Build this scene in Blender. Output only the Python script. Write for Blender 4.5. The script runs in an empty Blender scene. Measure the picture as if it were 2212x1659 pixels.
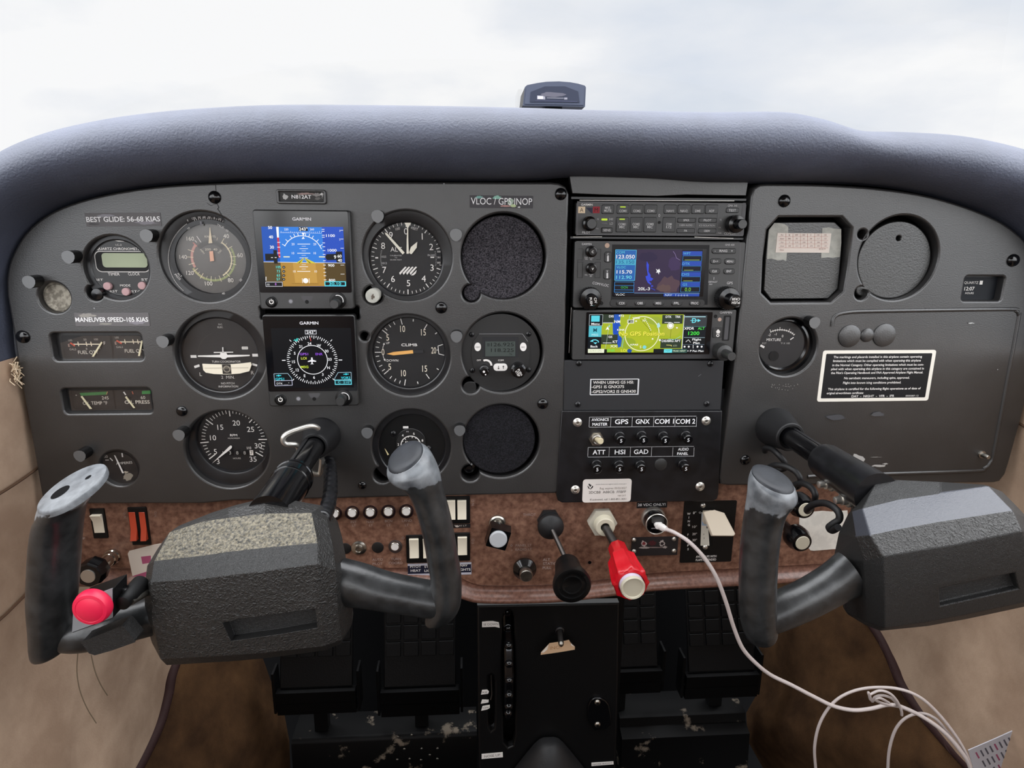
import bpy, bmesh, math, random
from math import sin, cos, pi, radians, sqrt, atan2
from mathutils import Vector, Matrix
from mathutils.geometry import delaunay_2d_cdt
random.seed(7)
SC = bpy.context.scene
COL = SC.collection

# ------------------------------------------------------------------ camera
FPX, YAW, PITCH, ROLL = 1417.4, 0.0716, 0.2445, 0.0087      # focal length in pixels of the 2212 x 1659 frame
_F = Vector((sin(YAW)*cos(PITCH), cos(YAW)*cos(PITCH), -sin(PITCH)))
_R0 = Vector((cos(YAW), -sin(YAW), 0)); _U0 = _R0.cross(_F)
_R = cos(ROLL)*_R0 + sin(ROLL)*_U0; _U = -sin(ROLL)*_R0 + cos(ROLL)*_U0
def ray(px, py): return _F + _R*((px-1106)/FPX) + _U*((829.5-py)/FPX)
_a, _b = ray(1246.7, 436.7), ray(1607.8, 439.7)
DIST = 0.159/abs(_a.x/_a.y-_b.x/_b.y)                        # a standard 159 mm wide radio sets the distance to the panel
CAM = Vector((0, -DIST, 1.0))
def atY(px, py, Y):
    d = ray(px, py); return CAM + d*((Y-CAM.y)/d.y)
def atX(px, py, X):
    d = ray(px, py); return CAM + d*((X-CAM.x)/d.x)
def atZ(px, py, Z):
    d = ray(px, py); return CAM + d*((Z-CAM.z)/d.z)
cd = bpy.data.cameras.new('camera'); cam = bpy.data.objects.new('camera', cd); COL.objects.link(cam)
cd.sensor_fit = 'HORIZONTAL'; cd.sensor_width = 36; cd.lens = 36*FPX/2212; cd.clip_start = 0.01
cam.matrix_world = Matrix.Translation(CAM) @ Matrix((_R, _U, -_F)).transposed().to_4x4()
SC.camera = cam

# ------------------------------------------------------------------ sky and exposure
SC.view_settings.view_transform = 'Standard'; SC.view_settings.look = 'None'
SC.view_settings.gamma = 1; SC.view_settings.use_curve_mapping = False; SC.view_settings.exposure = 0.0
def lin(h):
    h = h.lstrip('#'); c = [int(h[i:i+2], 16)/255 for i in (0, 2, 4)]
    return tuple((x/12.92 if x <= .04045 else ((x+.055)/1.055)**2.4) for x in c)+(1,)
w = bpy.data.worlds.new('overcast_sky'); SC.world = w; w.use_nodes = True
nt = w.node_tree; nt.nodes.clear(); N = nt.nodes.new; Lk = nt.links.new
tc = N('ShaderNodeTexCoord'); mp = N('ShaderNodeMapping'); mp.inputs['Scale'].default_value = (1.0, 1.0, 2.6); mp.inputs['Location'].default_value = (.35, .1, .2)
nz = N('ShaderNodeTexNoise'); nz.inputs['Scale'].default_value = 2.1; nz.inputs['Detail'].default_value = 7; nz.inputs['Roughness'].default_value = .5
cr = N('ShaderNodeValToRGB'); e = cr.color_ramp.elements
e[0].position = .34; e[0].color = (.70, .755, .84, 1); e[1].position = .56; e[1].color = (.95, .955, .96, 1)
m1 = e.new(.47); m1.color = (.83, .855, .895, 1)
sp = N('ShaderNodeSeparateXYZ'); mr = N('ShaderNodeMapRange'); mr.inputs['From Min'].default_value = .33; mr.inputs['From Max'].default_value = .85
mr.inputs['To Min'].default_value = 1.0; mr.inputs['To Max'].default_value = 4.2                      # zenith gain starts above the view, added to light the cabin interior
mb_ = N('ShaderNodeMapRange'); mb_.inputs['From Min'].default_value = .60; mb_.inputs['From Max'].default_value = -.4
mb_.inputs['To Min'].default_value = 0.0; mb_.inputs['To Max'].default_value = 3.2                    # gain to the sides and rear, added as fill for the interior
ad = N('ShaderNodeMath'); ad.operation = 'ADD'; vm = N('ShaderNodeVectorMath'); vm.operation = 'SCALE'; bg = N('ShaderNodeBackground'); ou = N('ShaderNodeOutputWorld')
Lk(tc.outputs['Generated'], mp.inputs['Vector']); Lk(mp.outputs[0], nz.inputs['Vector']); Lk(nz.outputs['Fac'], cr.inputs['Fac'])
Lk(tc.outputs['Generated'], sp.inputs[0]); Lk(sp.outputs['Z'], mr.inputs['Value']); Lk(sp.outputs['Y'], mb_.inputs['Value'])
Lk(mr.outputs[0], ad.inputs[0]); Lk(mb_.outputs[0], ad.inputs[1]); Lk(cr.outputs['Color'], vm.inputs[0]); Lk(ad.outputs[0], vm.inputs['Scale'])
gm = N('ShaderNodeMapRange'); gm.inputs['From Min'].default_value = -.10; gm.inputs['From Max'].default_value = .02
gx = N('ShaderNodeMixRGB'); gx.inputs['Color1'].default_value = (.045, .040, .035, 1)                  # tarmac and cabin below the horizon
Lk(sp.outputs['Z'], gm.inputs['Value']); Lk(gm.outputs[0], gx.inputs['Fac']); Lk(vm.outputs[0], gx.inputs['Color2']); Lk(gx.outputs[0], bg.inputs['Color']); Lk(bg.outputs[0], ou.inputs['Surface']); bg.inputs['Strength'].default_value = 1.0

# ------------------------------------------------------------------ materials
MAT = {}
def mat(name, col='#808080', rough=.5, metal=0, spec=.5, bump=0, bscale=300, var=0, vscale=30, em=0, coat=0, col2=None, bdet=3, btype='noise', vlo=.42, vhi=.58):
    m = bpy.data.materials.new(name); m.use_nodes = True; nt = m.node_tree; b = nt.nodes['Principled BSDF']
    b.inputs['Base Color'].default_value = lin(col); b.inputs['Roughness'].default_value = rough; b.inputs['Metallic'].default_value = metal
    b.inputs['Specular IOR Level'].default_value = spec; b.inputs['Coat Weight'].default_value = coat
    tc = nt.nodes.new('ShaderNodeTexCoord')
    if em:
        b.inputs['Base Color'].default_value = (.004, .004, .004, 1); b.inputs['Emission Color'].default_value = lin(col); b.inputs['Emission Strength'].default_value = em
    if col2 or var:
        n = nt.nodes.new('ShaderNodeTexNoise'); n.inputs['Scale'].default_value = vscale; n.inputs['Detail'].default_value = 6; n.inputs['Roughness'].default_value = .6
        r = nt.nodes.new('ShaderNodeValToRGB'); r.color_ramp.elements[0].position = vlo; r.color_ramp.elements[1].position = vhi
        c = lin(col); r.color_ramp.elements[0].color = c if col2 else tuple(x*(1-var) for x in c[:3])+(1,)
        r.color_ramp.elements[1].color = lin(col2) if col2 else tuple(min(1, x*(1+var)) for x in c[:3])+(1,)
        nt.links.new(tc.outputs['Object'], n.inputs['Vector']); nt.links.new(n.outputs['Fac'], r.inputs['Fac']); nt.links.new(r.outputs['Color'], b.inputs['Base Color'])
    if bump:
        if btype == 'voronoi':
            t = nt.nodes.new('ShaderNodeTexVoronoi'); t.feature = 'DISTANCE_TO_EDGE'; t.inputs['Scale'].default_value = bscale; o = t.outputs['Distance']
            n2 = nt.nodes.new('ShaderNodeTexNoise'); n2.inputs['Scale'].default_value = bscale*.8; mx = nt.nodes.new('ShaderNodeMixRGB'); mx.inputs['Fac'].default_value = .012
            nt.links.new(tc.outputs['Object'], n2.inputs['Vector']); nt.links.new(tc.outputs['Object'], mx.inputs['Color1']); nt.links.new(n2.outputs['Color'], mx.inputs['Color2']); nt.links.new(mx.outputs[0], t.inputs['Vector'])
        else:
            t = nt.nodes.new('ShaderNodeTexNoise'); t.inputs['Scale'].default_value = bscale; t.inputs['Detail'].default_value = bdet; o = t.outputs['Fac']
            nt.links.new(tc.outputs['Object'], t.inputs['Vector'])
        bp = nt.nodes.new('ShaderNodeBump'); bp.inputs['Strength'].default_value = bump; bp.inputs['Distance'].default_value = .001
        nt.links.new(o, bp.inputs['Height']); nt.links.new(bp.outputs[0], b.inputs['Normal'])
    MAT[name] = m; return m
def em(c, s=.95):
    k = 'em_%s_%g' % (c, s)
    if k not in MAT: mat(k, c, .3, em=s, spec=.2)
    return k
def pt(c, r=.55):
    k = 'pt_'+c
    if k not in MAT: mat(k, c, r, spec=.3)
    return k
def G(name):     # material or colour
    if name in MAT: return name
    return pt(name)
mat('panel', '#292828', .37, spec=1.0, bump=.12, bscale=900, var=.12, vscale=14)
mat('panel_dark', '#1b1b1d', .5, bump=.1, bscale=900)
mat('glare_vinyl', '#4f5464', .54, spec=.7, bump=.55, bscale=520, var=.12, vscale=9)  # glareshield is black vinyl; veiling blue haze is put into its base colour
mat('black', '#0a0a0b', .42, spec=.35); mat('black_gloss', '#08080a', .16, spec=.6); mat('black_metal', '#131316', .33, spec=.6, var=.3, vscale=60)
mat('deep', '#050506', .8, spec=.1); mat('radio', '#232323', .42, spec=.8, bump=.08, bscale=1500); mat('key', '#141415', .40, spec=.7)
mat('face', '#141315', .5, var=.2, vscale=40); mat('face_tan', '#5b5754', .55, var=.1, vscale=50)
mat('foam', '#1c1b1e', .95, spec=.15, col2='#605c62', vscale=900, vlo=.40, vhi=.72, bump=.9, bscale=1100)
mat('foam_dark', '#101012', .9, spec=.2, col2='#2c2a30', vscale=800, vlo=.4, vhi=.75, bump=.7, bscale=900)
mat('chrome', '#c8c4bc', .16, 1); mat('steel', '#b0aca4', .3, 1, var=.2, vscale=150); mat('alu', '#d8d4cc', .35, .9); mat('rod', '#4a4644', .35, .8)
mat('wood', '#553529', .42, spec=.45, col2='#99735f', vscale=150, vlo=.30, vhi=.78, bump=.1, bscale=300)
mat('wood_lip', '#573a30', .33, spec=.5, col2='#8b6557', vscale=260, vlo=.30, vhi=.75)
mat('beige', '#a38974', .85, spec=.2, col2='#c0a68f', vscale=12, vlo=.35, vhi=.65, bump=.25, bscale=500); mat('hazed', '#454b5c', .6, spec=.4); mat('post_tip', '#5a5b5c', .35, spec=1.0)
mat('kick', '#3a2718', .9, spec=.15, col2='#5e442c', vscale=16, vlo=.35, vhi=.7, bump=.8, bscale=700)
mat('piping', '#35201f', .7, spec=.3, bump=.6, bscale=160, btype='noise')
mat('pad', '#2b2a29', .46, spec=.6, bump=1.0, bscale=260, btype='voronoi'); mat('pad_worn', '#2a2a29', .5, col2='#958c76', vscale=560, vlo=.34, vhi=.74, bump=1.0, bscale=260, btype='voronoi')
mat('pad_top_lit', '#44464e', .36, spec=.7, bump=.2, bscale=330, btype='voronoi'); mat('leatherette', '#232323', .46, spec=.5, bump=.5, bscale=500, btype='voronoi')  # first: copilot pad's top facet, windshield light put in as paler blue-grey
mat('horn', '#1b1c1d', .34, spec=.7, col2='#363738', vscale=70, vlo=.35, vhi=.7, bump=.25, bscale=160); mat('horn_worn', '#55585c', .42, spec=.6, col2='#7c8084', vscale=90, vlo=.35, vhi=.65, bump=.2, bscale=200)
mat('horn_cap', '#191c22', .5, col2='#23262c', vscale=90)
mat('red_plastic', '#c3101f', .3, spec=.6); mat('red_switch', '#b04026', .35, spec=.6); mat('cream', '#ece3cf', .4); mat('ivory', '#c9c2ae', .4, spec=.5); mat('pink', '#e8204a', .4, spec=.6)
mat('white_plastic', '#e6e2de', .4); mat('cable', '#c9bebb', .45); mat('paper', '#e9e5dc', .8, var=.06, vscale=80); mat('tape', '#a9a8a0', .7, var=.1, vscale=120); mat('chalk', '#a8a193', .8, col2='#756f64', vscale=220)
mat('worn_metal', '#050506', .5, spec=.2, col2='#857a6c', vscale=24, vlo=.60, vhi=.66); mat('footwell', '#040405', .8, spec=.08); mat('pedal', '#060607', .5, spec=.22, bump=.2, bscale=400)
mat('lcd', '#9aa386', .3); mat('lcd_grey', '#3f4744', .35); mat('g5_glass', '#05070c', .12, spec=.6); mat('rubber', '#141416', .55, bump=.2, bscale=300); mat('blank', '#272726', .36, spec=1.0, bump=.2, bscale=700, var=.12, vscale=18)
def glass(name, f, rough=.03, tint=(1, 1, 1, 1)):
    m = bpy.data.materials.new(name); m.use_nodes = True; nt = m.node_tree; nt.nodes.clear()
    t = nt.nodes.new('ShaderNodeBsdfTransparent'); t.inputs[0].default_value = tint; g = nt.nodes.new('ShaderNodeBsdfGlossy'); g.inputs['Roughness'].default_value = rough
    x = nt.nodes.new('ShaderNodeMixShader'); x.inputs[0].default_value = f; o = nt.nodes.new('ShaderNodeOutputMaterial')
    nt.links.new(t.outputs[0], x.inputs[1]); nt.links.new(g.outputs[0], x.inputs[2]); nt.links.new(x.outputs[0], o.inputs[0]); MAT[name] = m
glass('glass', .012, .0); glass('glass_shine', .05, .0); glass('windshield', .02, .0)

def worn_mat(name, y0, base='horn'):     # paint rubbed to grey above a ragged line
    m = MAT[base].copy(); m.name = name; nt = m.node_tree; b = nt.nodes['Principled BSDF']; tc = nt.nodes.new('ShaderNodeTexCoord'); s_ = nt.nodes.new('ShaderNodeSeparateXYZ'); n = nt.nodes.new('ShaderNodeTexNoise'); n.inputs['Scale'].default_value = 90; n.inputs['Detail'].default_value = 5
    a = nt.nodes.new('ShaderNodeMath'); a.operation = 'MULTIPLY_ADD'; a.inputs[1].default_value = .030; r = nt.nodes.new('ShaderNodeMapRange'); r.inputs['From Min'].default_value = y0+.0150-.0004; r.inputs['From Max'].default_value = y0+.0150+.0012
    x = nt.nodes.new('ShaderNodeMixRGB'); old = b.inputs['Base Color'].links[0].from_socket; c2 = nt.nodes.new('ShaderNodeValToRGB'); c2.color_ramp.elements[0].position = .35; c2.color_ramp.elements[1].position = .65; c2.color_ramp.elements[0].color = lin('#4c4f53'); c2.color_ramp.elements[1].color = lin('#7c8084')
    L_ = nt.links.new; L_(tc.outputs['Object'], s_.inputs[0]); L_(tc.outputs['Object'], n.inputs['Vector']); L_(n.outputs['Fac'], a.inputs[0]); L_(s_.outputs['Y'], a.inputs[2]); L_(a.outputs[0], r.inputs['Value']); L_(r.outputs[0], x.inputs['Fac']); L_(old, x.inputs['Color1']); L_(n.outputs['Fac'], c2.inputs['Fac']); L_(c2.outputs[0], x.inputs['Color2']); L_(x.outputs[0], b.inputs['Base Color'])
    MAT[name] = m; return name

# ------------------------------------------------------------------ text
_tc = bpy.data.curves.new('t', 'FONT'); _to = bpy.data.objects.new('t', _tc); COL.objects.link(_to); _tc.resolution_u = 3
_tcache = {}
def text_mesh(s, bold=0):
    k = (s, bold)
    if k not in _tcache:
        _tc.body = s; _tc.offset = .014*bold; _tc.size = 1; bpy.context.view_layer.update()
        me = bpy.data.meshes.new_from_object(_to.evaluated_get(bpy.context.evaluated_depsgraph_get()))
        vs = [(v.co.x, v.co.y) for v in me.vertices]; fs = [tuple(p.vertices) for p in me.polygons]
        bpy.data.meshes.remove(me); _tcache[k] = (vs, fs)
    return _tcache[k]
_hv = [v[1] for v in text_mesh('H')[0]]; CAP = max(_hv)-min(_hv)

# ------------------------------------------------------------------ mesh builder, millimetres
def rr(cx, cy, w, h, r=0, n=5):
    r = min(r, min(w, h)*.49)
    if r <= 0: return [(cx-w/2, cy-h/2), (cx+w/2, cy-h/2), (cx+w/2, cy+h/2), (cx-w/2, cy+h/2)]
    o = []
    for sx, sy, a0 in ((1, -1, -90), (1, 1, 0), (-1, 1, 90), (-1, -1, 180)):
        for i in range(n+1):
            a = radians(a0+90*i/n); o.append((cx+sx*(w/2-r)+r*cos(a), cy+sy*(h/2-r)+r*sin(a)))
    return o
def circ(cx, cy, r, n=48, ry=None): return [(cx+r*cos(2*pi*i/n), cy+(ry or r)*sin(2*pi*i/n)) for i in range(n)]
def area(p): return sum(p[i-1][0]*p[i][1]-p[i][0]*p[i-1][1] for i in range(len(p)))/2
def offset(p, d):        # + = outwards, p counter-clockwise
    n = len(p); o = []
    for i in range(n):
        a, b, c = Vector(p[i-1]), Vector(p[i]), Vector(p[(i+1) % n]); u = (b-a); v = (c-b)
        if u.length < 1e-9: u = v
        if v.length < 1e-9: v = u
        u.normalize(); v.normalize(); nn = Vector((u.y+v.y, -u.x-v.x)); k = max(nn.length, .3); o.append(tuple(b+nn/k*d*min(2.2, 2/k if k else 1)))
    return o
def spline(pts, n=6, closed=False):
    P = [Vector(p) for p in pts]; o = []; m = len(P)
    for i in range(m if closed else m-1):
        if closed: a, b, c, d = P[i-1], P[i], P[(i+1) % m], P[(i+2) % m]
        else: a, b, c, d = P[max(i-1, 0)], P[i], P[i+1], P[min(i+2, m-1)]
        for k in range(n):
            t = k/n; o.append(.5*((2*b)+(c-a)*t+(2*a-5*b+4*c-d)*t*t+(3*b-a-3*c+d)*t**3))
    if not closed: o.append(P[-1])
    return [tuple(v) for v in o]
class MB:
    def __init__(s, m='black'): s.v = []; s.f = []; s.m = []; s.mat = m
    def add(s, vs, fs, m=None):
        k = len(s.v); s.v += [tuple(v) for v in vs]
        for f in fs: s.f.append([i+k for i in f]); s.m.append(G(m or s.mat))
    def poly(s, p, z, m=None):
        if area(p) < 0: p = p[::-1]
        s.add([(x, y, z) for x, y in p], [range(len(p))], m)
    def prism(s, p, z0, z1, m=None, ms=None, top=None):
        if area(p) < 0: p = p[::-1]
        n = len(p); q = top or p
        if top and area(q) < 0: q = q[::-1]
        s.add([(x, y, z0) for x, y in p]+[(x, y, z1) for x, y in q], [(i, (i+1) % n, n+(i+1) % n, n+i) for i in range(n)], ms or m)
        s.add([(x, y, z1) for x, y in q], [range(n)], m); s.add([(x, y, z0) for x, y in p], [range(n-1, -1, -1)], ms or m)
    def box(s, cx, cy, w, h, z0, z1, m=None, r=0, ms=None, ch=0):
        if ch: # chamfered block
            p = rr(cx, cy, w, h, r); a = rr(cx, cy, w-2*ch, h-2*ch, max(r-ch*.5, 0)); s.prism(p, z0, z1-ch, m, ms); n = len(p)
            if area(p) < 0: p = p[::-1]; a = a[::-1]
            s.add([(x, y, z1-ch) for x, y in p]+[(x, y, z1) for x, y in a], [(i, (i+1) % n, n+(i+1) % n, n+i) for i in range(n)]+[range(n, 2*n)], m)
        else: s.prism(rr(cx, cy, w, h, r), z0, z1, m, ms)
    def cyl(s, cx, cy, r, z0, z1, m=None, n=28, ms=None): s.prism(circ(cx, cy, r, n), z0, z1, m, ms)
    def lathe(s, cx, cy, prof, m=None, n=40, sy=1):   # prof: [(r,z)...]
        vs = []; fs = []; k = len(prof)
        for r, z in prof:
            for i in range(n): a = 2*pi*i/n; vs.append((cx+r*cos(a), cy+sy*r*sin(a), z))
        for j in range(k-1):
            for i in range(n): fs.append((j*n+i, j*n+(i+1) % n, (j+1)*n+(i+1) % n, (j+1)*n+i))
        if prof[-1][0] > 1e-4: fs.append(range((k-1)*n, k*n))
        s.add(vs, fs, m)
    def ring(s, cx, cy, r0, r1, z, a0=0, a1=360, m=None, n=None):
        n = n or max(6, int(abs(a1-a0)/6)); vs = []; fs = []
        for i in range(n+1):
            a = radians(a0+(a1-a0)*i/n)
            for r in (r0, r1): vs.append((cx+r*sin(a), cy+r*cos(a), z))
        for i in range(n): fs.append((2*i, 2*i+2, 2*i+3, 2*i+1) if a1 > a0 else (2*i, 2*i+1, 2*i+3, 2*i+2))
        s.add(vs, [f[::-1] for f in fs], m)
    def line(s, x0, y0, x1, y1, w, z, m=None):
        d = Vector((x1-x0, y1-y0)); d = d.normalized() if d.length else Vector((1, 0)); q = Vector((-d.y, d.x))*w/2
        s.poly([(x0-q.x, y0-q.y), (x1-q.x, y1-q.y), (x1+q.x, y1+q.y), (x0+q.x, y0+q.y)], z, m)
    def ticks(s, cx, cy, r0, r1, angs, w, z, m=None):
        for a in angs: a = radians(a); s.line(cx+r0*sin(a), cy+r0*cos(a), cx+r1*sin(a), cy+r1*cos(a), w, z, m)
    def text(s, t, cx, cy, h, z, m=None, w=None, rot=0, bold=0, al=0):
        vs, fs = text_mesh(t, bold)
        if not vs: return
        x0 = min(v[0] for v in vs); x1 = max(v[0] for v in vs); k = h/CAP; kx = (w/(x1-x0)) if w else k; xm = (x0+x1)/2 if al == 0 else x0
        a = radians(rot); o = []
        for x, y in vs:
            x, y = (x-xm)*kx, (y-CAP/2)*k; o.append((cx+x*cos(a)-y*sin(a), cy+x*sin(a)+y*cos(a), z))
        s.add(o, fs, m)
    def loft(s, rings, m=None, closed=True, cap=True):
        k = len(rings[0]); vs = [v for r in rings for v in r]; fs = []
        for j in range(len(rings)-1):
            for i in range(k if closed else k-1): fs.append((j*k+i, j*k+(i+1) % k, (j+1)*k+(i+1) % k, (j+1)*k+i))
        if cap and closed: fs += [range(k-1, -1, -1), range((len(rings)-1)*k, len(rings)*k)]
        s.add(vs, fs, m)
    def tube(s, pts, r, m=None, n=10, up=(0, 0, 1)):      # r: number or list of (ra, rb)
        P = [Vector(p) for p in pts]; rings = []; U = Vector(up)
        for i, p in enumerate(P):
            d = (P[min(i+1, len(P)-1)]-P[max(i-1, 0)]).normalized(); a = d.cross(U)
            if a.length < .05: a = d.cross(Vector((.3, 1, .2)))
            a.normalize(); b = a.cross(d).normalized(); ra, rb = (r[i] if isinstance(r, list) else (r, r))
            rings.append([tuple(p+a*ra*cos(2*pi*j/n)+b*rb*sin(2*pi*j/n)) for j in range(n)])
        s.loft(rings, m)
    def ball(s, c, r, m=None, n=16, k=8):
        r = (r, r, r) if not isinstance(r, tuple) else r; vs = []; fs = []
        for j in range(1, k):
            t = pi*j/k
            for i in range(n): a = 2*pi*i/n; vs.append((c[0]+r[0]*sin(t)*cos(a), c[1]+r[1]*sin(t)*sin(a), c[2]-r[2]*cos(t)))
        for j in range(k-2):
            for i in range(n): fs.append((j*n+i, j*n+(i+1) % n, (j+1)*n+(i+1) % n, (j+1)*n+i))
        fs += [range(n-1, -1, -1), range((k-2)*n, (k-1)*n)]; s.add(vs, fs, m)
    def plate(s, outer, holes, z0, z1, bev, m=None, ms=None):
        outer = outer if area(outer) > 0 else outer[::-1]; holes = [h if area(h) > 0 else h[::-1] for h in holes]
        loops = [offset(outer, -bev)]+[offset(h, bev) for h in holes]; V = []; E_ = []; F_ = []
        for li, l in enumerate(loops):
            k = len(V); V += [Vector(p) for p in l]; n = len(l); E_ += [(k+i, k+(i+1) % n) for i in range(n)]
        vo, eo, fo, *_ = delaunay_2d_cdt(V, E_, [], 5, 1e-5)
        keep = []
        def inside(p, q):
            c = False
            for i in range(len(q)):
                a, b = q[i-1], q[i]
                if (a[1] > p[1]) != (b[1] > p[1]) and p[0] < (b[0]-a[0])*(p[1]-a[1])/(b[1]-a[1])+a[0]: c = not c
            return c
        for f in fo:
            c = sum((vo[i] for i in f), Vector((0, 0)))/len(f)
            if inside(c, loops[0]) and not any(inside(c, h) for h in loops[1:]): keep.append(f if area([vo[i] for i in f]) > 0 else f[::-1])
        s.add([(v.x, v.y, z1) for v in vo], keep, m)
        for li, l in enumerate([outer]+holes):
            sg = -1 if li == 0 else 1; rings = []
            for j in range(6): a = radians(90*j/5); rings.append(([x for x in offset(l, sg*bev*(1-sin(a)))], z1-bev*(1-cos(a))))
            rings.append((l, z0)); vs = [(x, y, z) for p, z in rings for x, y in p]; n = len(l); fs = []
            for j in range(len(rings)-1):
                for i in range(n):
                    q = (j*n+i, (j+1)*n+i, (j+1)*n+(i+1) % n, j*n+(i+1) % n); fs.append(q if li == 0 else q[::-1])
            s.add(vs, fs, ms or m)
    def build(s, name, parent=None, bevel=0, seg=2, sub=0, sharp=38, M=None, smooth=True):
        me = bpy.data.meshes.new(name); me.from_pydata([(x/1000, y/1000, z/1000) for x, y, z in s.v], [], s.f)
        mats = sorted(set(s.m))
        for k in mats: me.materials.append(MAT[k])
        ix = {k: i for i, k in enumerate(mats)}; me.polygons.foreach_set('material_index', [ix[k] for k in s.m]); me.validate(); me.update()
        if smooth:
            me.polygons.foreach_set('use_smooth', [True]*len(me.polygons)); me.set_sharp_from_angle(angle=radians(sharp))
        o = bpy.data.objects.new(name, me); COL.objects.link(o)
        if parent is not None: o.parent = parent
        if M is not None: o.matrix_basis = M
        if bevel:
            b = o.modifiers.new('bevel', 'BEVEL'); b.width = bevel/1000; b.segments = seg; b.limit_method = 'ANGLE'; b.angle_limit = radians(30)
        if sub: u = o.modifiers.new('sub', 'SUBSURF'); u.levels = sub; u.render_levels = sub
        return o
def tag(o, label=None, cat=None, group=None, kind=None):
    if label: o['label'] = label
    if cat: o['category'] = cat
    if group: o['group'] = group
    if kind: o['kind'] = kind
    return o
def cropf(x0, y0, s): return lambda x, y: (x0+x*s, y0+y*s)
PX = lambda x, y: (x, y)
A1 = cropf(0, 380, .25316); A2 = cropf(540, 380, .20796); A3 = cropf(780, 380, .20796); A4 = cropf(0, 700, .25316); A5 = cropf(540, 660, .20796); A6 = cropf(780, 660, .25915)
A7 = cropf(1200, 380, .19892); A8 = cropf(1200, 650, .19892); B1 = cropf(1200, 870, .18083); B2 = cropf(1600, 380, .27667); B3 = cropf(1550, 700, .29928); B4 = cropf(40, 1000, .25316)
B5 = cropf(540, 880, .217); B6 = cropf(680, 1060, .18083); B7 = cropf(1000, 1060, .20796); B8 = cropf(1330, 1060, .23508); C1 = cropf(250, 1040, .27125); C2 = cropf(740, 940, .27125)
C3 = cropf(1560, 960, .29476); C4 = cropf(0, 740, .554); C5 = cropf(500, 1280, .25316); C6 = cropf(980, 1270, .23442); C7 = cropf(1320, 1240, .2525); C8 = cropf(1700, 1240, .25259)
D1 = cropf(1080, 150, .1085); D2 = cropf(340, 440, .13863); D3 = cropf(540, 890, .14464); D4 = cropf(1620, 870, .18692); D5 = cropf(1260, 660, .12658); D8 = cropf(840, 880, .07838)
class T:      # a thing on the panel: local x right, y up, z towards the pilot, millimetres, z = 0 on the panel face
    def __init__(s, name, label, cat, p, crop=PX, group=None, z=0, roll=0, single=False):
        s.c = crop; q = crop(*p); s.O = atY(q[0], q[1], -z/1000); s.O = Vector((s.O.x, 0, s.O.z)); s.roll = roll; s.info = (name, label, cat, group); s.root = None; s.z = z
        s.Mx = Matrix.Translation(s.O) @ Matrix.Rotation(pi/2, 4, 'X') @ Matrix.Rotation(roll, 4, 'Z')
        if not single: s.root = bpy.data.objects.new(name, None); s.root.empty_display_size = .01; COL.objects.link(s.root); s.root.matrix_world = s.Mx; tag(s.root, label, cat, group)
    def p(s, x, y, z=None, c=None):
        z = s.z if z is None else z; q = (c or s.c)(x, y); w_ = atY(q[0], q[1], -z/1000)
        lx, ly = (w_.x-s.O.x)*1000, (w_.z-s.O.z)*1000; k, m = cos(-s.roll), sin(-s.roll); return (lx*k-ly*m, lx*m+ly*k)
    def s_(s, x, y, z=None, c=None):
        a = s.p(x, y, z, c); b = s.p(x+1, y, z, c); return sqrt((a[0]-b[0])**2+(a[1]-b[1])**2)
    def rc(s, x0, y0, x1, y1, z=None, c=None):
        a = s.p(x0, y0, z, c); b = s.p(x1, y1, z, c); return ((a[0]+b[0])/2, (a[1]+b[1])/2, abs(b[0]-a[0]), abs(b[1]-a[1]))
    def part(s, name, mb, parent=None, label=None, **k):
        if s.root is None:
            o = mb.build(s.info[0], **k); o.matrix_world = s.Mx; tag(o, s.info[1], s.info[2], s.info[3]); s.root = o; return o
        o = mb.build(name, parent or s.root, **k)
        if label: o['label'] = label
        return o
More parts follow.
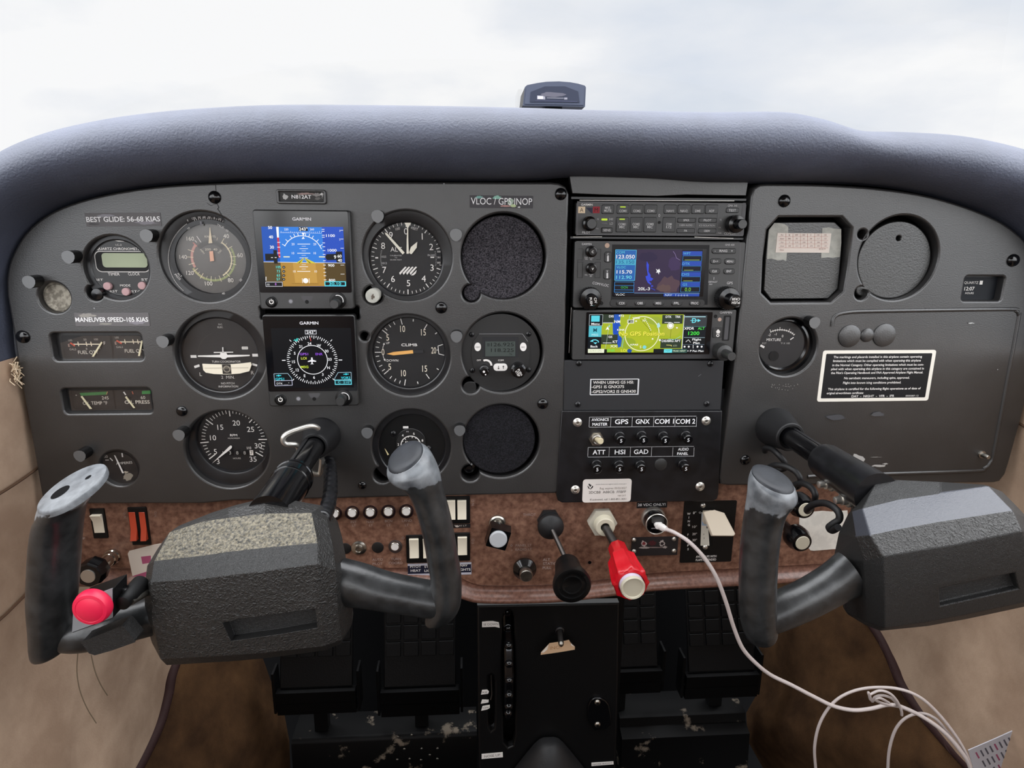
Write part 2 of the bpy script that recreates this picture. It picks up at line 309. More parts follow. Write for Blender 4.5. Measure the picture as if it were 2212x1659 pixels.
class Ink:    # flat marks in crop pixels on the plane z of a thing
    def __init__(s, t, z, mb=None, e=0, crop=None, step=.03): s.t = t; s.z = z; s.zz = z+.05; s.mb = mb or MB(); s.e = e; s.c = crop; s.step = step
    def k(s, c): return em(c, s.e) if s.e and c not in MAT else c
    def P(s, x, y): return s.t.p(x, y, s.z, s.c)
    def up(s): s.zz += s.step; return s.zz
    def sc(s, x, y): return s.t.s_(x, y, s.z, s.c)
    def rect(s, x0, y0, x1, y1, c, r=0):
        a = s.P(x0, y0); b = s.P(x1, y1); s.mb.poly(rr((a[0]+b[0])/2, (a[1]+b[1])/2, abs(b[0]-a[0]), abs(a[1]-b[1]), r*s.sc(x0, y0)), s.up(), s.k(c))
    def frame(s, x0, y0, x1, y1, w, c):
        for q in ((x0, y0, x1, y0+w), (x0, y1-w, x1, y1), (x0, y0, x0+w, y1), (x1-w, y0, x1, y1)): s.rect(*q, c)
    def poly(s, p, c): s.mb.poly([s.P(*q) for q in p], s.up(), s.k(c))
    def line(s, x0, y0, x1, y1, w, c):
        a = s.P(x0, y0); b = s.P(x1, y1); s.mb.line(*a, *b, w*s.sc(x0, y0), s.up(), s.k(c))
    def pl(s, pts, w, c):
        for i in range(len(pts)-1): s.line(*pts[i], *pts[i+1], w, c)
    def txt(s, t, x, y, h, c, w=None, rot=0, bold=0, al=0):
        a = s.P(x, y); k = s.sc(x, y); s.mb.text(t, a[0], a[1], h*k, s.up(), s.k(c), w*k if w else None, rot, bold, al)
    def disc(s, x, y, r, c): a = s.P(x, y); s.mb.poly(circ(*a, r*s.sc(x, y), 24), s.up(), s.k(c))
    def ring(s, x, y, r, w, c, a0=0, a1=360): a = s.P(x, y); k = s.sc(x, y); s.mb.ring(*a, (r-w/2)*k, (r+w/2)*k, s.up(), a0, a1, s.k(c))
    def ticks(s, x, y, r0, r1, angs, w, c): a = s.P(x, y); k = s.sc(x, y); s.mb.ticks(*a, r0*k, r1*k, angs, w*k, s.up(), s.k(c))
    def blot(s, x, y, rx, ry, c, seed=1, n=18, j=.35):
        R = random.Random(seed); s.poly([(x+rx*(1-j*R.random())*cos(2*pi*i/n), y+ry*(1-j*R.random())*sin(2*pi*i/n)) for i in range(n)], c)

# ------------------------------------------------------------------ the setting
def mm(v): return (v[0]*1000, v[1]*1000, v[2]*1000)
def st(name, mb, **k): return tag(mb.build(name, **k), kind='structure')
XL = atY(52, 900, .004).x-.004; XR = atY(2195, 900, .004).x+.012
# side walls: beige fabric, from behind the pilots forward into the footwell
def wall(name, X, sgn, pipe_px, seams=()):
    pipe = [atX(px, py, X) for px, py in pipe_px]
    m = MB('beige'); top = .885; pts = [(-1.5, top)]
    poly = [(-1.5, .0), (-1.5, .87), (-.30, .875), (-.02, .862), (.30, .86)]+[(p.y, p.z) for p in pipe]
    n = 26; rows = []
    ys = [-1.5+i*(1.5+pipe[0].y)/30 for i in range(31)]
    def zlow(y):                                   # the piping is the forward/lower border of the fabric
        for a, b in zip(pipe, pipe[1:]):
            if b.y <= y <= a.y: return b.z+(a.z-b.z)*(y-b.y)/(a.y-b.y)
        return 0 if y < pipe[-1].y else pipe[0].z
    R = random.Random(len(name)); vs = []
    for y in ys:
        zl = min(zlow(y), .8)
        for j in range(13):
            z = zl+(.872-zl)*j/12; bulge = .006*sin(y*9+z*5)+.004*sin(z*21+y*3)
            vs.append(mm((X-sgn*(abs(bulge)-.004), y, z)))
    fs = [(i*13+j, i*13+j+1, (i+1)*13+j+1, (i+1)*13+j) for i in range(30) for j in range(12)]
    m.add(vs, fs)
    for L_ in seams: m.tube(spline([mm(atX(px, py, X-sgn*.0045)) for px, py in L_], 6), 1.3, pt('#5a4434', .9), n=6)
    if sgn < 0:                                     # frayed fabric edge beside the panel
        R2 = random.Random(3)
        for i in range(34):
            p0 = mm(atX(22+R2.random()*20, 782+R2.random()*38, X+.006)); m.tube([p0, (p0[0]+2+R2.random()*3, p0[1]-3-R2.random()*5, p0[2]+R2.uniform(-5, 5)), (p0[0]+5+R2.random()*4, p0[1]-R2.random()*9, p0[2]+R2.uniform(-8, 8))], .45, pt('#d8c4a8', .9), n=4)
    st(name, m)
    return pipe
pl_px = [(425, 1290), (400, 1380), (372, 1450), (362, 1500), (345, 1560), (318, 1620), (284, 1680), (230, 1760), (170, 1850)]
pr_px = [(1800, 1240), (1850, 1300), (1900, 1372), (1925, 1420), (1948, 1475), (1985, 1530), (2035, 1590), (2095, 1655), (2150, 1710), (2230, 1800)]
pL = wall('wall_left', XL, -1, pl_px, [[(-60, 1100), (0, 1066), (50, 1034), (90, 1004)], [(-60, 1385), (0, 1338), (40, 1300), (80, 1258)]]); pR = wall('wall_right', XR, 1, pr_px, [[(2190, 906), (2212, 921), (2260, 950)]])
def piping(name, pipe):
    m = MB('piping'); c = [tuple(v) for v in spline([mm(p) for p in pipe], 8)]; m.tube(c, 7.5, n=14)
    k = []                                          # twisted seam ridges round the welt
    for i in range(len(c)*5-5):
        a = Vector(c[i//5]).lerp(Vector(c[i//5+1]), (i % 5)/5); t = i*.16; k.append((a.x+7.2*cos(t), a.y+7.2*sin(t)*.7, a.z+7.2*sin(t)*.7))
    m.tube(k, 1.0, n=5); st(name, m)
piping('trim_1', pL); piping('trim_2', pR)
def kick(name, pipe, inner, sgn, X):
    m = MB('kick'); rows = []
    for p, q in zip(pipe, inner):
        r = []
        for j in range(9): t = j/8; v = p.lerp(q, t); r.append(mm((v.x-sgn*.012*sin(pi*t), v.y, v.z)))
        rows.append(r)
    m.loft(rows, closed=False, cap=False); st(name, m)
inL = [atY(px, py, Y) for px, py, Y in ((470, 1250, .42), (545, 1330, .40), (560, 1400, .385), (585, 1470, .37), (612, 1530, .36), (625, 1600, .35), (628, 1680, .34), (640, 1760, .33), (660, 1850, .3))]
inR = [atY(px, py, Y) for px, py, Y in ((1660, 1230, .44), (1650, 1280, .43), (1640, 1340, .42), (1640, 1390, .41), (1636, 1440, .40), (1640, 1490, .385), (1612, 1540, .37), (1615, 1600, .355), (1660, 1680, .34), (1690, 1800, .32))]
kick('wall_left_footwell', pL, inL, -1, XL); kick('wall_right_footwell', pR, inR, 1, XR)
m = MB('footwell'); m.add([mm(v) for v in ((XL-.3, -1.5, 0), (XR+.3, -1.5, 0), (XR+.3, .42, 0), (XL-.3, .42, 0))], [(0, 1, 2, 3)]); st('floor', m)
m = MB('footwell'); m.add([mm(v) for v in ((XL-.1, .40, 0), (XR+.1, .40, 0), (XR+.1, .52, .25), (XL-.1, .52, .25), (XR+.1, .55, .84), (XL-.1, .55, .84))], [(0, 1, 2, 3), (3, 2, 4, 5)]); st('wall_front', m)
# rest of the cabin behind the camera: headliner, rear bulkhead with its window opening, seat backs below sill height
m = MB('beige'); rings = []
for i in range(9): x = XL+(XR-XL)*i/8; h = 1.40-.09*(2*i/8-1)**2; rings.append([(x*1000, -1900, h*1000), (x*1000, -300, h*1000), (x*1000, -300, h*1000+20), (x*1000, -1900, h*1000+20)])
m.loft(rings); st('ceiling', m)
m = MB('beige'); m.add([mm(v) for v in ((XL, -1.9, 0), (XR, -1.9, 0), (XR, -1.9, .97), (XL, -1.9, .97))], [(0, 1, 2, 3)]); m.add([mm(v) for v in ((XL, -1.9, 1.3), (XR, -1.9, 1.3), (XR, -1.9, 1.40), (XL, -1.9, 1.40))], [(0, 1, 2, 3)]); st('wall_back', m)
for s_ in (-1, 1):
    X_ = XL if s_ < 0 else XR; m = MB('beige'); m.add([mm(v) for v in ((X_, -1.9, 0), (X_, -1.5, 0), (X_, -1.5, .87), (X_, -1.9, .97))], [(0, 1, 2, 3)])
    for y0, y1 in ((-1.02, -.92), (-.34, -.30)): m.add([mm(v) for v in ((X_, y0, .86), (X_, y1, .86), (X_, y1, 1.33), (X_, y0, 1.33))], [(0, 1, 2, 3)])
    st('wall_%s_pillars' % ('left' if s_ < 0 else 'right'), m)
# windshield: one curved sheet of acrylic ahead of the glareshield
m = MB('windshield'); rings = []
for i in range(25):
    a = -1.25+2.5*i/24; rings.append([mm((sin(a)*.80*(1-.12*j/6), .12+.62*cos(a)*(1-.42*j/6), .86+.62*j/6)) for j in range(7)])
m.loft(rings, closed=False, cap=False); st('window_1', m)

# ------------------------------------------------------------------ glareshield
GI = [(40, 905, 8), (30, 830, 6), (18, 765, 3), (12, 700, 3), (8, 655, 3), (9, 600, 3), (22, 548, 3), (55, 497, 3), (105, 455, 3), (170, 428, 3), (250, 410, 3), (340, 397, 3), (450, 390, 3), (600, 385, 3), (800, 386, 3), (1000, 388, 3), (1150, 386, 3), (1240, 380, 3), (1400, 384, 3), (1520, 392, 3), (1640, 393, 3), (1780, 393, 3), (1900, 400, 3), (2010, 418, 3), (2110, 448, 3), (2180, 482, 3), (2235, 530, 3), (2265, 600, 3), (2272, 700, 3), (2262, 790, 3), (2250, 860, 3)]
GO = [(-40, 905), (-62, 830), (-95, 765), (-130, 690), (-150, 610), (-140, 530), (-110, 440), (-50, 366), (20, 317), (110, 281), (210, 257), (320, 241), (450, 230), (600, 223.5), (800, 224), (1000, 227), (1150, 230.5), (1250, 234), (1400, 237), (1540, 239.5), (1690, 239), (1765, 252), (1850, 279), (1960, 283), (2080, 291), (2190, 313), (2290, 350), (2390, 430), (2430, 560), (2400, 690), (2380, 800)]
PROF = [(-.02, 12), (.0, 3), (.015, -9), (.07, -24), (.17, -38), (.32, -48), (.50, -53), (.68, -52), (.84, -46), (.94, -38), (.99, -27), (1.01, -12), (1.005, 10), (.985, 60), (.93, 150), (.8, 300)]
rI = spline([mm(atY(a[0], a[1], .003)) for a in GI], 5); rO = spline([mm(atY(a[0], a[1], -.030)) for a in GO], 5); rings = []
for a, b in zip(rI, rO):
    a = Vector(a); b = Vector(b); d = b-a; kk = min(1, d.length/60); rings.append([(a.x+d.x*f, y*(kk if y < 0 else 1), a.z+d.z*f) for f, y in PROF])
m = MB('glare_vinyl'); m.loft(rings, closed=False, cap=False)
tag(m.build('glareshield', sharp=60), 'haze-tinted black padded vinyl glareshield roll arching over the whole instrument panel', 'glareshield')

# compass beyond the glareshield
t = T('magnetic_compass', 'small dark arched-top compass box standing above the glareshield against the sky', 'compass', (1198, 205), z=-110)
def cpts(q): return [t.p(x, y, -110) for x, y in q]
out = [D1(*q) for q in ((458, 712), (500, 340), (545, 300), (750, 258), (940, 232), (1180, 225), (1400, 242), (1560, 270), (1700, 310), (1722, 345), (1704, 735))]
b = MB('hazed'); o = cpts(out); b.prism(o, -165, -113, ms='black', top=o); inn = offset(o if area(o) > 0 else o[::-1], -1.6); b.prism(inn, -113.5, -112.2, 'hazed'); t.part('housing', b, bevel=1.2)
b = MB(pt('#2f3444', .5)); fw = cpts([D1(*q) for q in ((600, 640), (620, 440), (900, 330), (1300, 330), (1560, 430), (1590, 650))]); b.prism(fw, -112.6, -111.6); ik = Ink(t, -111.5, b, crop=D1)
for q in ((740, 520, 900, 600), (1280, 560, 1340, 600), (930, 560, 1270, 580)): ik.rect(*q, '#8c8b95')
ik.blot(1050, 500, 300, 60, '#5c5b66', 3); ik.rect(750, 530, 860, 590, '#c9c6d2'); ik.line(700, 625, 1540, 640, 8, '#4b4c66'); t.part('card_window', b)
b = MB('glass_shine'); b.box(*t.rc(*D1(352, 400), *D1(440, 712), -118), -150, -116, r=1); t.part('bracket', b, label='clear plastic bracket')
b = MB('black'); q = t.rc(*D1(900, 720), *D1(1250, 790), -120); b.box(q[0], q[1]-4, q[2], q[3]+14, -150, -124, r=2); t.part('mount', b)

# ------------------------------------------------------------------ panel plates
def ear(ph, c, r, p, re, n=56):      # circle with a knob notch: outline of the union
    (cx, cy), (ex, ey) = c, p; d = sqrt((ex-cx)**2+(ey-cy)**2); A = atan2(ey-cy, ex-cx)
    if not re: return circ(cx, cy, r, n)
    x = (d*d+r*r-re*re)/(2*d); h = sqrt(max(r*r-x*x, 0.01)); ha = atan2(h, x); hb = atan2(h, x-d); o = []
    for i in range(n+1): a = A+ha+(2*pi-2*ha)*i/n; o.append((cx+r*cos(a), cy+r*sin(a)))
    for i in range(1, 14): a = A-hb+(2*hb)*i/14; o.append((ex+re*cos(a), ey+re*sin(a)))
    return o
HOLES = {  # name: centre px, radius px, ear px, ear radius px
 'clock': ((250.5, 579), 72, (204, 632), 18), 'asi': ((442, 556), 100, None, 0), 'tc': ((476, 768), 100, None, 0), 'tach': ((491, 972), 92, None, 0),
 'alt': ((880, 554), 98, (806, 637), 21), 'blk1': ((1088, 555), 93, (1018, 634), 20), 'vsi': ((883, 769), 91, None, 0), 'comm': ((1086, 763), 89, (1017, 832), 19),
 'fuelp': ((889, 966), 86, (826, 1026), 20), 'blk2': ((1083, 954), 84, (1016, 1022), 20), 'amp': ((257, 1012), 43, None, 0), 'plug': ((117, 643), 35, None, 0)}
t = T('instrument_panel', 'dark grey moulded pilot-side instrument panel full of round gauge openings', 'instrument panel', (640, 740)); PT = t
def hol(k):
    c, r, e_, re = HOLES[k]; cc = t.p(*c); s = t.s_(*c)
    return ear(k, cc, r*s*.985, t.p(*e_) if e_ else (0, 0), re*s)
hs = [hol(k) for k in HOLES]
def rrpx(x0, y0, x1, y1, r, th=None): q = (th or t).rc(x0, y0, x1, y1); return rr(*q, r, 4)
hs.append(rrpx(107, 720, 311, 778, 4)); hs.append(rrpx(131, 840, 331, 892, 4))
g5 = t.rc(561, 662, 776, 690); hs.append(offset(rr(*g5, 2), 0)); e1 = t.p(787, 727); 
out = [(92, 1084), (76, 990), (56, 880), (38, 780), (24, 690), (15, 640), (14, 600), (24, 556), (55, 503), (105, 462), (170, 435), (250, 416), (340, 403), (450, 396), (600, 392), (900, 393), (1190, 394)]
o = spline([t.p(*q) for q in out[5:]], 4); o = [t.p(*q) for q in out[:5]]+o
o += [t.p(*q) for q in ((1208, 396), (1222, 404), (1229, 420), (1228, 450), (1213, 1050), (1208, 1062), (1198, 1066), (900, 1073), (500, 1082), (440, 1088), (100, 1089))]
FP = b = MB('panel'); b.plate(o, hs+[circ(*e1, 4.2, 20)], -16, 0, 2.0)
b = MB('deep'); q = [Vector(u).lerp(Vector(v), .30) for u, v in zip(rI, rO)]; b.prism([(v.x-t.O.x*1000, v.z-t.O.z*1000) for v in q], -40, -34); q = t.rc(90, 600, 1215, 1075, -22); b.box(*q, -26, -24)
q = t.rc(30, 560, 1215, 900, -22); b.box(*q, -27, -24); t.part('backing', b, label='black structure behind the openings')
def screw(th, x, y, r, crop=PX, z=0, m='black_gloss', par=None, name='screw', slot=None):
    a = th.p(x, y, z+2, crop); r = r*th.s_(x, y, z, crop) if crop is PX else r; b = MB(m)
    b.lathe(*a, [(r, z), (r, z+.5), (r*.9, z+r*.34), (r*.62, z+r*.52), (r*.3, z+r*.6), (.01, z+r*.62)], n=20)
    if slot: b.box(a[0], a[1], r*1.0, r*.24, z+r*.5, z+r*.66, slot); b.box(a[0], a[1], r*.24, r*1.0, z+r*.5, z+r*.66, slot)
    return th.part(name, b, par)
for x, y, r in ((462, 426, 14), (47, 728, 15), (953, 665, 13), (1212, 419, 13), (1173, 873, 12), (391, 889, 12), (782, 1050, 9)): screw(t, x, y, r)
# crack above the airspeed indicator
ik = Ink(t, .02, FP, crop=PX); ik.pl([(466, 400), (467, 416)], 1.4, '#0a0a0b'); ik.pl([(468, 438), (473, 448), (470, 451), (477, 461), (481, 470), (487, 477)], 1.5, '#0a0a0b'); ik.pl([(470, 440), (455, 444), (447, 438)], .8, '#2a2a2b'); ik.disc(204, 666, 1.6, '#8f8f90'); ik.disc(959, 397, 1.6, '#8f8f90')
t.part('face_plate', FP)
# wood-look lower panel with rolled lip
WZ = -7
t = T('lower_panel', 'brown burl-look lower panel with rolled bottom lip below the gauges', 'panel', (900, 1180), z=WZ); LP = t
be = spline([t.p(*q) for q in ((118, 1262), (400, 1264), (700, 1264), (900, 1262), (958, 1270), (1000, 1290), (1050, 1299), (1190, 1297), (1300, 1286), (1400, 1273), (1600, 1261), (1800, 1250), (2060, 1236))], 5)
top = [t.p(*q) for q in ((2055, 1030), (1560, 1035), (1200, 1045), (600, 1060), (100, 1070))]
nn = []
for i, q in enumerate(be):
    a = Vector(be[max(i-1, 0)]); c = Vector(be[min(i+1, len(be)-1)]); d = (c-a).normalized(); nn.append(Vector((-d.y, d.x)))
up = [tuple(Vector(q)+n*19 + Vector((0, 0))) for q, n in zip(be, nn)]
b = MB('wood'); b.plate(up+top, [], WZ-14, WZ, .3)
PR = [(19, 0), (18, -.9), (16.5, -1.3), (13, -.6), (10, 1.2), (8.6, 3.4), (6.8, 5.6), (4.4, 7.0), (2.0, 6.8), (0.2, 4.8), (-.6, 1.5), (-.4, -3), (1, -14)]
b.loft([[(q[0]+n.x*p, q[1]+n.y*p, WZ+z) for p, z in PR] for q, n in zip(be, nn)], 'wood_lip', closed=False, cap=False)
ik = Ink(t, WZ, b, crop=PX)
for s_, x, y, h, c, rot in (('N', 180, 1108, 5, '#b9aca6', 0), ('X', 177, 1140, 5, '#b9aca6', 0), ('FUEL', 173, 1152, 5, '#b9aca6', 0), ('PUMP', 175, 1163, 5, '#b9aca6', 0), ('O', 269, 1109, 5, '#93817a', 90), ('N', 270, 1117, 5, '#93817a', 90), ('O', 336, 1107, 5, '#93817a', 90), ('N', 336, 1114, 5, '#93817a', 90)):
    ik.txt(s_, x, y, h, c, rot=rot)
for s_, x, y in (('INT', 464, 372), ('LT', 470, 412), ('NAV', 664, 370), ('LT', 672, 410), ('BCN', 882, 360), ('LT', 884, 410), ('LAND', 1102, 355), ('LT', 1100, 408), ('AUTO', 750, 820), ('PILOT', 750, 870), ('TURN', 970, 812), ('COORD', 966, 860)):
    ik.txt(s_, *B6(x, y), 5.6, '#a8958e')
for s_, x, y, rot in (('O', 1888, 118, 90), ('N', 1888, 160, 90), ('O', 1890, 585, 90), ('F', 1890, 620, 90), ('O', 1056, 560, 90)): ik.txt(s_, *B6(x, y), 5.4, '#a8958e', rot=rot)
for s_, x, y in (('PANEL LT', 630, 563), ('RADIO LT', 630, 605), ('THROT', 690, 245)): ik.txt(s_, *B7(x, y), 5.6, '#9d8b84', al=0)
for s_, x, y in (('ALT', 866, 712), ('STATIC', 900, 752), ('PULL', 872, 796)): ik.txt(s_, *B7(x, y), 6, '#b9aca6')
ik.ring(*B7(503, 565), 2, .8, '#9d8b84'); ik.disc(*B7(508, 612), 1, '#9d8b84'); ik.txt('N AIR', *B8(1560, 320), 5.4, '#a8958e', w=24)
t.part('board', ik.mb, sharp=50)
for q in ((1316, 745),): a = t.p(*B7(*q)); b = MB('black'); b.lathe(*a, [(3.2, WZ-1), (3.2, WZ+.3), (2.2, WZ+.4), (1.8, WZ+.1)], n=20, m='wood_lip'); b.poly(circ(*a, 1.9, 18), WZ+.3, 'deep'); t.part('screw_hole', b)

# right-hand plate with the glovebox
t = T('copilot_panel', 'dark grey moulded right-hand panel with blanked gauge openings and glovebox', 'instrument panel', (1890, 720)); CP = t
octo = [B2(*q) for q in ((300, 322), (790, 322), (868, 405), (835, 700), (803, 900), (705, 985), (240, 988), (165, 912), (178, 640), (207, 420))]
c1, s1 = t.p(*B2(1232, 643)), t.s_(*B2(1232, 643)); mx, ms_ = t.p(*B2(372, 1338)), t.s_(*B2(372, 1338))
hs = [[t.p(*q) for q in octo], ear('', c1, 86*s1, t.p(*B2(945, 915)), 14*s1), circ(*mx, 61*ms_, 56), rr(*t.rc(*B2(1758, 785), *B2(2030, 975)), 3, 4), circ(*t.p(*B2(952, 455)), 4.3, 20)]
o = [t.p(*q) for q in ((1573, 1049), (1556, 1046), (1553, 1032), (1585, 800), (1622, 425), (1628, 406), (1642, 398))]+spline([t.p(*q) for q in ((1660, 397), (1780, 399), (1900, 407), (2010, 424), (2110, 455), (2180, 490), (2230, 540), (2256, 610), (2252, 700), (2232, 800))], 4)[0:]
o += [t.p(*q) for q in ((2208, 900), (2180, 1000), (2172, 1025), (2160, 1040), (2148, 1043), (1900, 1046))]
FP = b = MB('panel'); b.plate(o, hs, -16, 0, 2.2)
for x, y, r in ((350, 190), (2140, 660)) and ((*B2(348, 195), 13), (*B2(2138, 660), 13), (*B3(205, 985), 11)): screw(t, x, y, r)
for x, y, r in ((847, 1250, 24), (985, 1243, 14.5), (1118, 1243, 24.5)):
    a = t.p(*B2(x, y)); s = t.s_(*B2(x, y)); b = MB('panel'); R_ = r*s; b.lathe(*a, [(R_, -.1), (R_*.97, 1.2), (R_*.8, 2.0), (R_*.4, 2.5), (.01, 2.6)], n=36); t.part('snap_plug', b)
# glovebox door: raised border ridge
def half(pts, r, zz=0): return [(x, y, zz) for x, y in pts]
b = MB('panel'); pth = spline([t.p(*q) for q in ((1745, 1030), (1800, 1027), (2095, 1018), (2125, 1012), (2140, 998), (2150, 960), (2198, 700), (2200, 680), (2194, 671), (2170, 668), (1900, 672), (1830, 675), (1803, 684), (1797, 705))], 4)
b.tube([(x, y, -.6) for x, y in pth], 2.2, n=12); b2 = offset(rr(*t.rc(1806, 684, 2180, 1010), 8), 0); t.part('glovebox_ridge', b)
a = t.p(*B3(1905, 940)); b = MB('steel'); b.lathe(*a, [(4.2, 0), (4.0, 1.5), (2.6, 2), (2.4, 9), (1.8, 10), (.01, 10.2)], n=20); t.part('glovebox_latch', b, label='small metal latch stud')
ik = Ink(t, .02, FP, crop=B3)
for x, y, rx, ry, s_, c in ((1010, 975, 62, 46, 3, '#b7b4b0'), (1160, 1022, 60, 14, 8, '#b7b4b0'), (1215, 1008, 30, 8, 5, '#b7b4b0'), (1175, 1100, 50, 22, 9, '#c9c6c0'), (1140, 960, 60, 3, 4, '#8f8c88')): ik.blot(x, y, rx, ry, c, s_, j=.45 if rx == 62 else .75)
for i in range(26): ik.disc(380+random.random()*200, 430+random.random()*50, 2.2, '#9b9894')
ik.blot(850, 672, 80, 22, '#454548', 2, j=.3); ik.blot(1150, 650, 66, 22, '#4c4c4e', 6, j=.5); ik.c = B2; ik.blot(1792, 1148, 34, 6, '#b0b0ae', 4, j=.6); ik.disc(2000, 1510, 4, '#8a8a88'); t.part('face_plate', FP)

# ------------------------------------------------------------------ gauges
def gauge(name, label, cat, hole, fc, rf, crop, zf=-11, zb=-7, dial='face', bz='black_metal', gl='glass', steps=1):
    c, r, *_ = HOLES[hole] if isinstance(hole, str) else hole
    t = T(name, label, cat, fc, crop, z=zf); a = t.p(*fc); s = t.s_(*fc); R_ = rf*s; H = PT.s_(*c)*r+3.5
    hc = t.p(c[0], c[1], 0, PX); b = MB(bz)
    # bezel: square-shouldered ring between opening and dial
    n = 64; prof = [(0, zb-9), (1, zb-.6), (.93, zb), (.12, zb), (.04, zb-.8), (0, zf)]
    rings = []
    for f, z in ((1, -15), (1, zb-1), (.96, zb), (.16, zb), (.07, zb-.7), (.0, zf+.2), (0, zf-.4)):
        cx, cy, rad = a[0]+(hc[0]-a[0])*f, a[1]+(hc[1]-a[1])*f, R_+(H-R_)*f; rings.append([(cx+rad*cos(2*pi*i/n), cy+rad*sin(2*pi*i/n), z) for i in range(n)])
    b.loft(rings, cap=False); t.part('bezel', b, sharp=30)
    b = MB(dial); b.poly(circ(*a, R_+.6, 64), zf); ik = Ink(t, zf, b, crop=crop)
    g = MB(gl); g.poly(circ(*a, R_+.3, 48), zf+3.2); t.gl = g; t.a = a; t.R = R_
    return t, ik
def done(t, ik, name='dial'): d = t.part(name, ik.mb); t.part('glass', t.gl); return d
def needle(t, pts, z, m, crop=None, th=.5, name='needle', hub=None, label=None):
    b = MB(m); b.prism([t.p(x, y, z, crop) for x, y in pts], z, z+th)
    if hub: a = t.p(hub[0], hub[1], z, crop); b.cyl(*a, hub[2], z, z+th+.5, hub[3])
    return t.part(name, b, label=label)
W_ = '#dedad6'
# airspeed
t, k = gauge('airspeed_indicator', 'round airspeed indicator with tan dial and coloured speed arcs, top of the left column', 'airspeed indicator', 'asi', (855, 862), 545, D2, zf=-8, zb=-4, dial='face_tan', gl='glass_shine')
k.ring(850, 850, 250, 3, '#6f6b68'); c_ = (852, 852)
k.ring(*c_, 350, 34, '#8d9468', 62, 205); k.ring(*c_, 350, 34, '#a59f78', 205, 243); k.ring(*c_, 305, 20, '#cfc2a2', 34, 152); k.ring(*c_, 312, 40, '#b98a80', 243, 312); k.line(555, 605, 625, 668, 14, '#c07a70')
k.ticks(*c_, 285, 385, (35, 60, 85, 105, 139, 163, 188, 214, 236, 255, 273, 291), 8, '#d8ccb0'); k.ticks(*c_, 300, 350, (20, 47, 73, 96, 120, 150, 176, 200, 225), 5, '#d8ccb0'); k.ticks(*c_, 290, 400, (330,), 9, W_); k.ticks(*c_, 325, 370, (320,), 8, W_)
for s_, x, y in (('160', 515, 545), ('140', 405, 830), ('120', 510, 1078), ('100', 802, 1243), ('80', 1145, 1192), ('60', 1290, 802), ('40', 1075, 505)): k.txt(s_, x, y, 62, '#d9d3ca')
k.txt('KNOTS', 825, 512, 34, '#cfc6b4', w=170); k.ring(850, 850, 250, 60, '#4a4745', -48, 48); k.txt('200  40', 840, 712, 34, '#cfc6b4', w=190)
for s_, x, y, r_ in (('MPH', 705, 745, -50), ('TAS', 975, 750, 50)): k.txt(s_, x, y, 30, '#cfc6b4', rot=r_)
done(t, k); z = -7.2
needle(t, [(825, 900), (812, 742), (868, 738), (885, 890)], z, 'pt_#d9a48a' if 'pt_#d9a48a' in MAT else pt('#d9a48a'), D2, name='needle'); needle(t, [(800, 618), (812, 480), (817, 372), (823, 372), (838, 480), (858, 612)], z, pt('#d8c6a8'), D2, name='needle_tip')
b = MB('black_metal'); a = t.a; b.ring(*a, t.R+.3, t.R+4.2, -3.9+.2, m='black_metal', n=60); ik = Ink(t, -3.7, b, crop=D2)
for s_, x, y, r_ in (('120', 568, 228, 12), ('90', 655, 215, 6), ('60', 728, 210, 2), ('30', 810, 215, -3), ('0', 888, 225, -8), ('-30', 965, 240, -12), ('F', 478, 262, 30), ('10', 490, 385, 30), ('TRUE', 985, 350, -25), ('30', 1090, 420, -35), ('40', 1030, 1398, 12), ('20', 1300, 1190, 40), ('ALT', 350, 1110, -50), ('PRESS', 320, 1140, -50)): ik.txt(s_, x, y, 32, '#c9c5c2', rot=r_)
for i in range(60):
    an = radians(222+i*1.75); ik.disc(852+672*sin(an), 858-672*cos(an)*.98, 6, '#bdb9b6')
for i in range(14): an = radians(-20+i*4); ik.ticks(860, 880, 640, 665, (-18+i*3,), 6, '#bdb9b6')
ik.rect(680, 275, 712, 348, '#6d6c70'); t.part('true_airspeed_ring', ik.mb)
# turn coordinator (crop A4 extended)
t, k = gauge('turn_coordinator', 'turn coordinator with white miniature aeroplane and ball tube, below the airspeed indicator', 'turn coordinator', 'tc', (1885, 262), 322, A4, gl='glass_shine')
k.ring(1900, 270, 210, 3, '#3b3936', 200, 340)
for q in ((1625, 265, 1678, 288), (2152, 254, 2202, 277)): k.rect(*q, W_)
k.poly([(1655, 357), (1700, 343), (1706, 362), (1662, 377)], W_); k.poly([(2152, 332), (2198, 346), (2192, 362), (2150, 350)], W_); k.rect(2062, 192, 2118, 216, '#c9c5c0', 6); k.line(2065, 204, 2116, 204, 3, '#6d6a66')
for s_, x, y, h in (('L', 1714, 427, 32), ('R', 2155, 414, 32), ('2  MIN.', 1946, 453, 26), ('TURN COORDINATOR', 1932, 320, 17), ('NO PITCH', 1945, 505, 17), ('INFORMATION', 1950, 532, 17), ('D.C.', 1882, 2, 13), ('ELEC.', 1882, 26, 14)): k.txt(s_, x, y, h, '#cfcbc6', w=245 if 'TURN' in s_ else None)
done(t, k); b = MB(W_); z = -9.5; P = lambda *q: [t.p(x, y, z, A4) for x, y in q]
b.prism(P((1690, 278), (1690, 268), (1880, 262), (1880, 248), (1900, 240), (1898, 198), (1906, 198), (1908, 240), (1935, 248), (1940, 262), (2132, 262), (2132, 272), (1940, 284), (1925, 297), (1900, 297), (1882, 284)), z, z+.6); b.prism(P((1826, 246), (1826, 238), (1990, 236), (1990, 243)), z, z+.6); t.part('aeroplane_symbol', b)
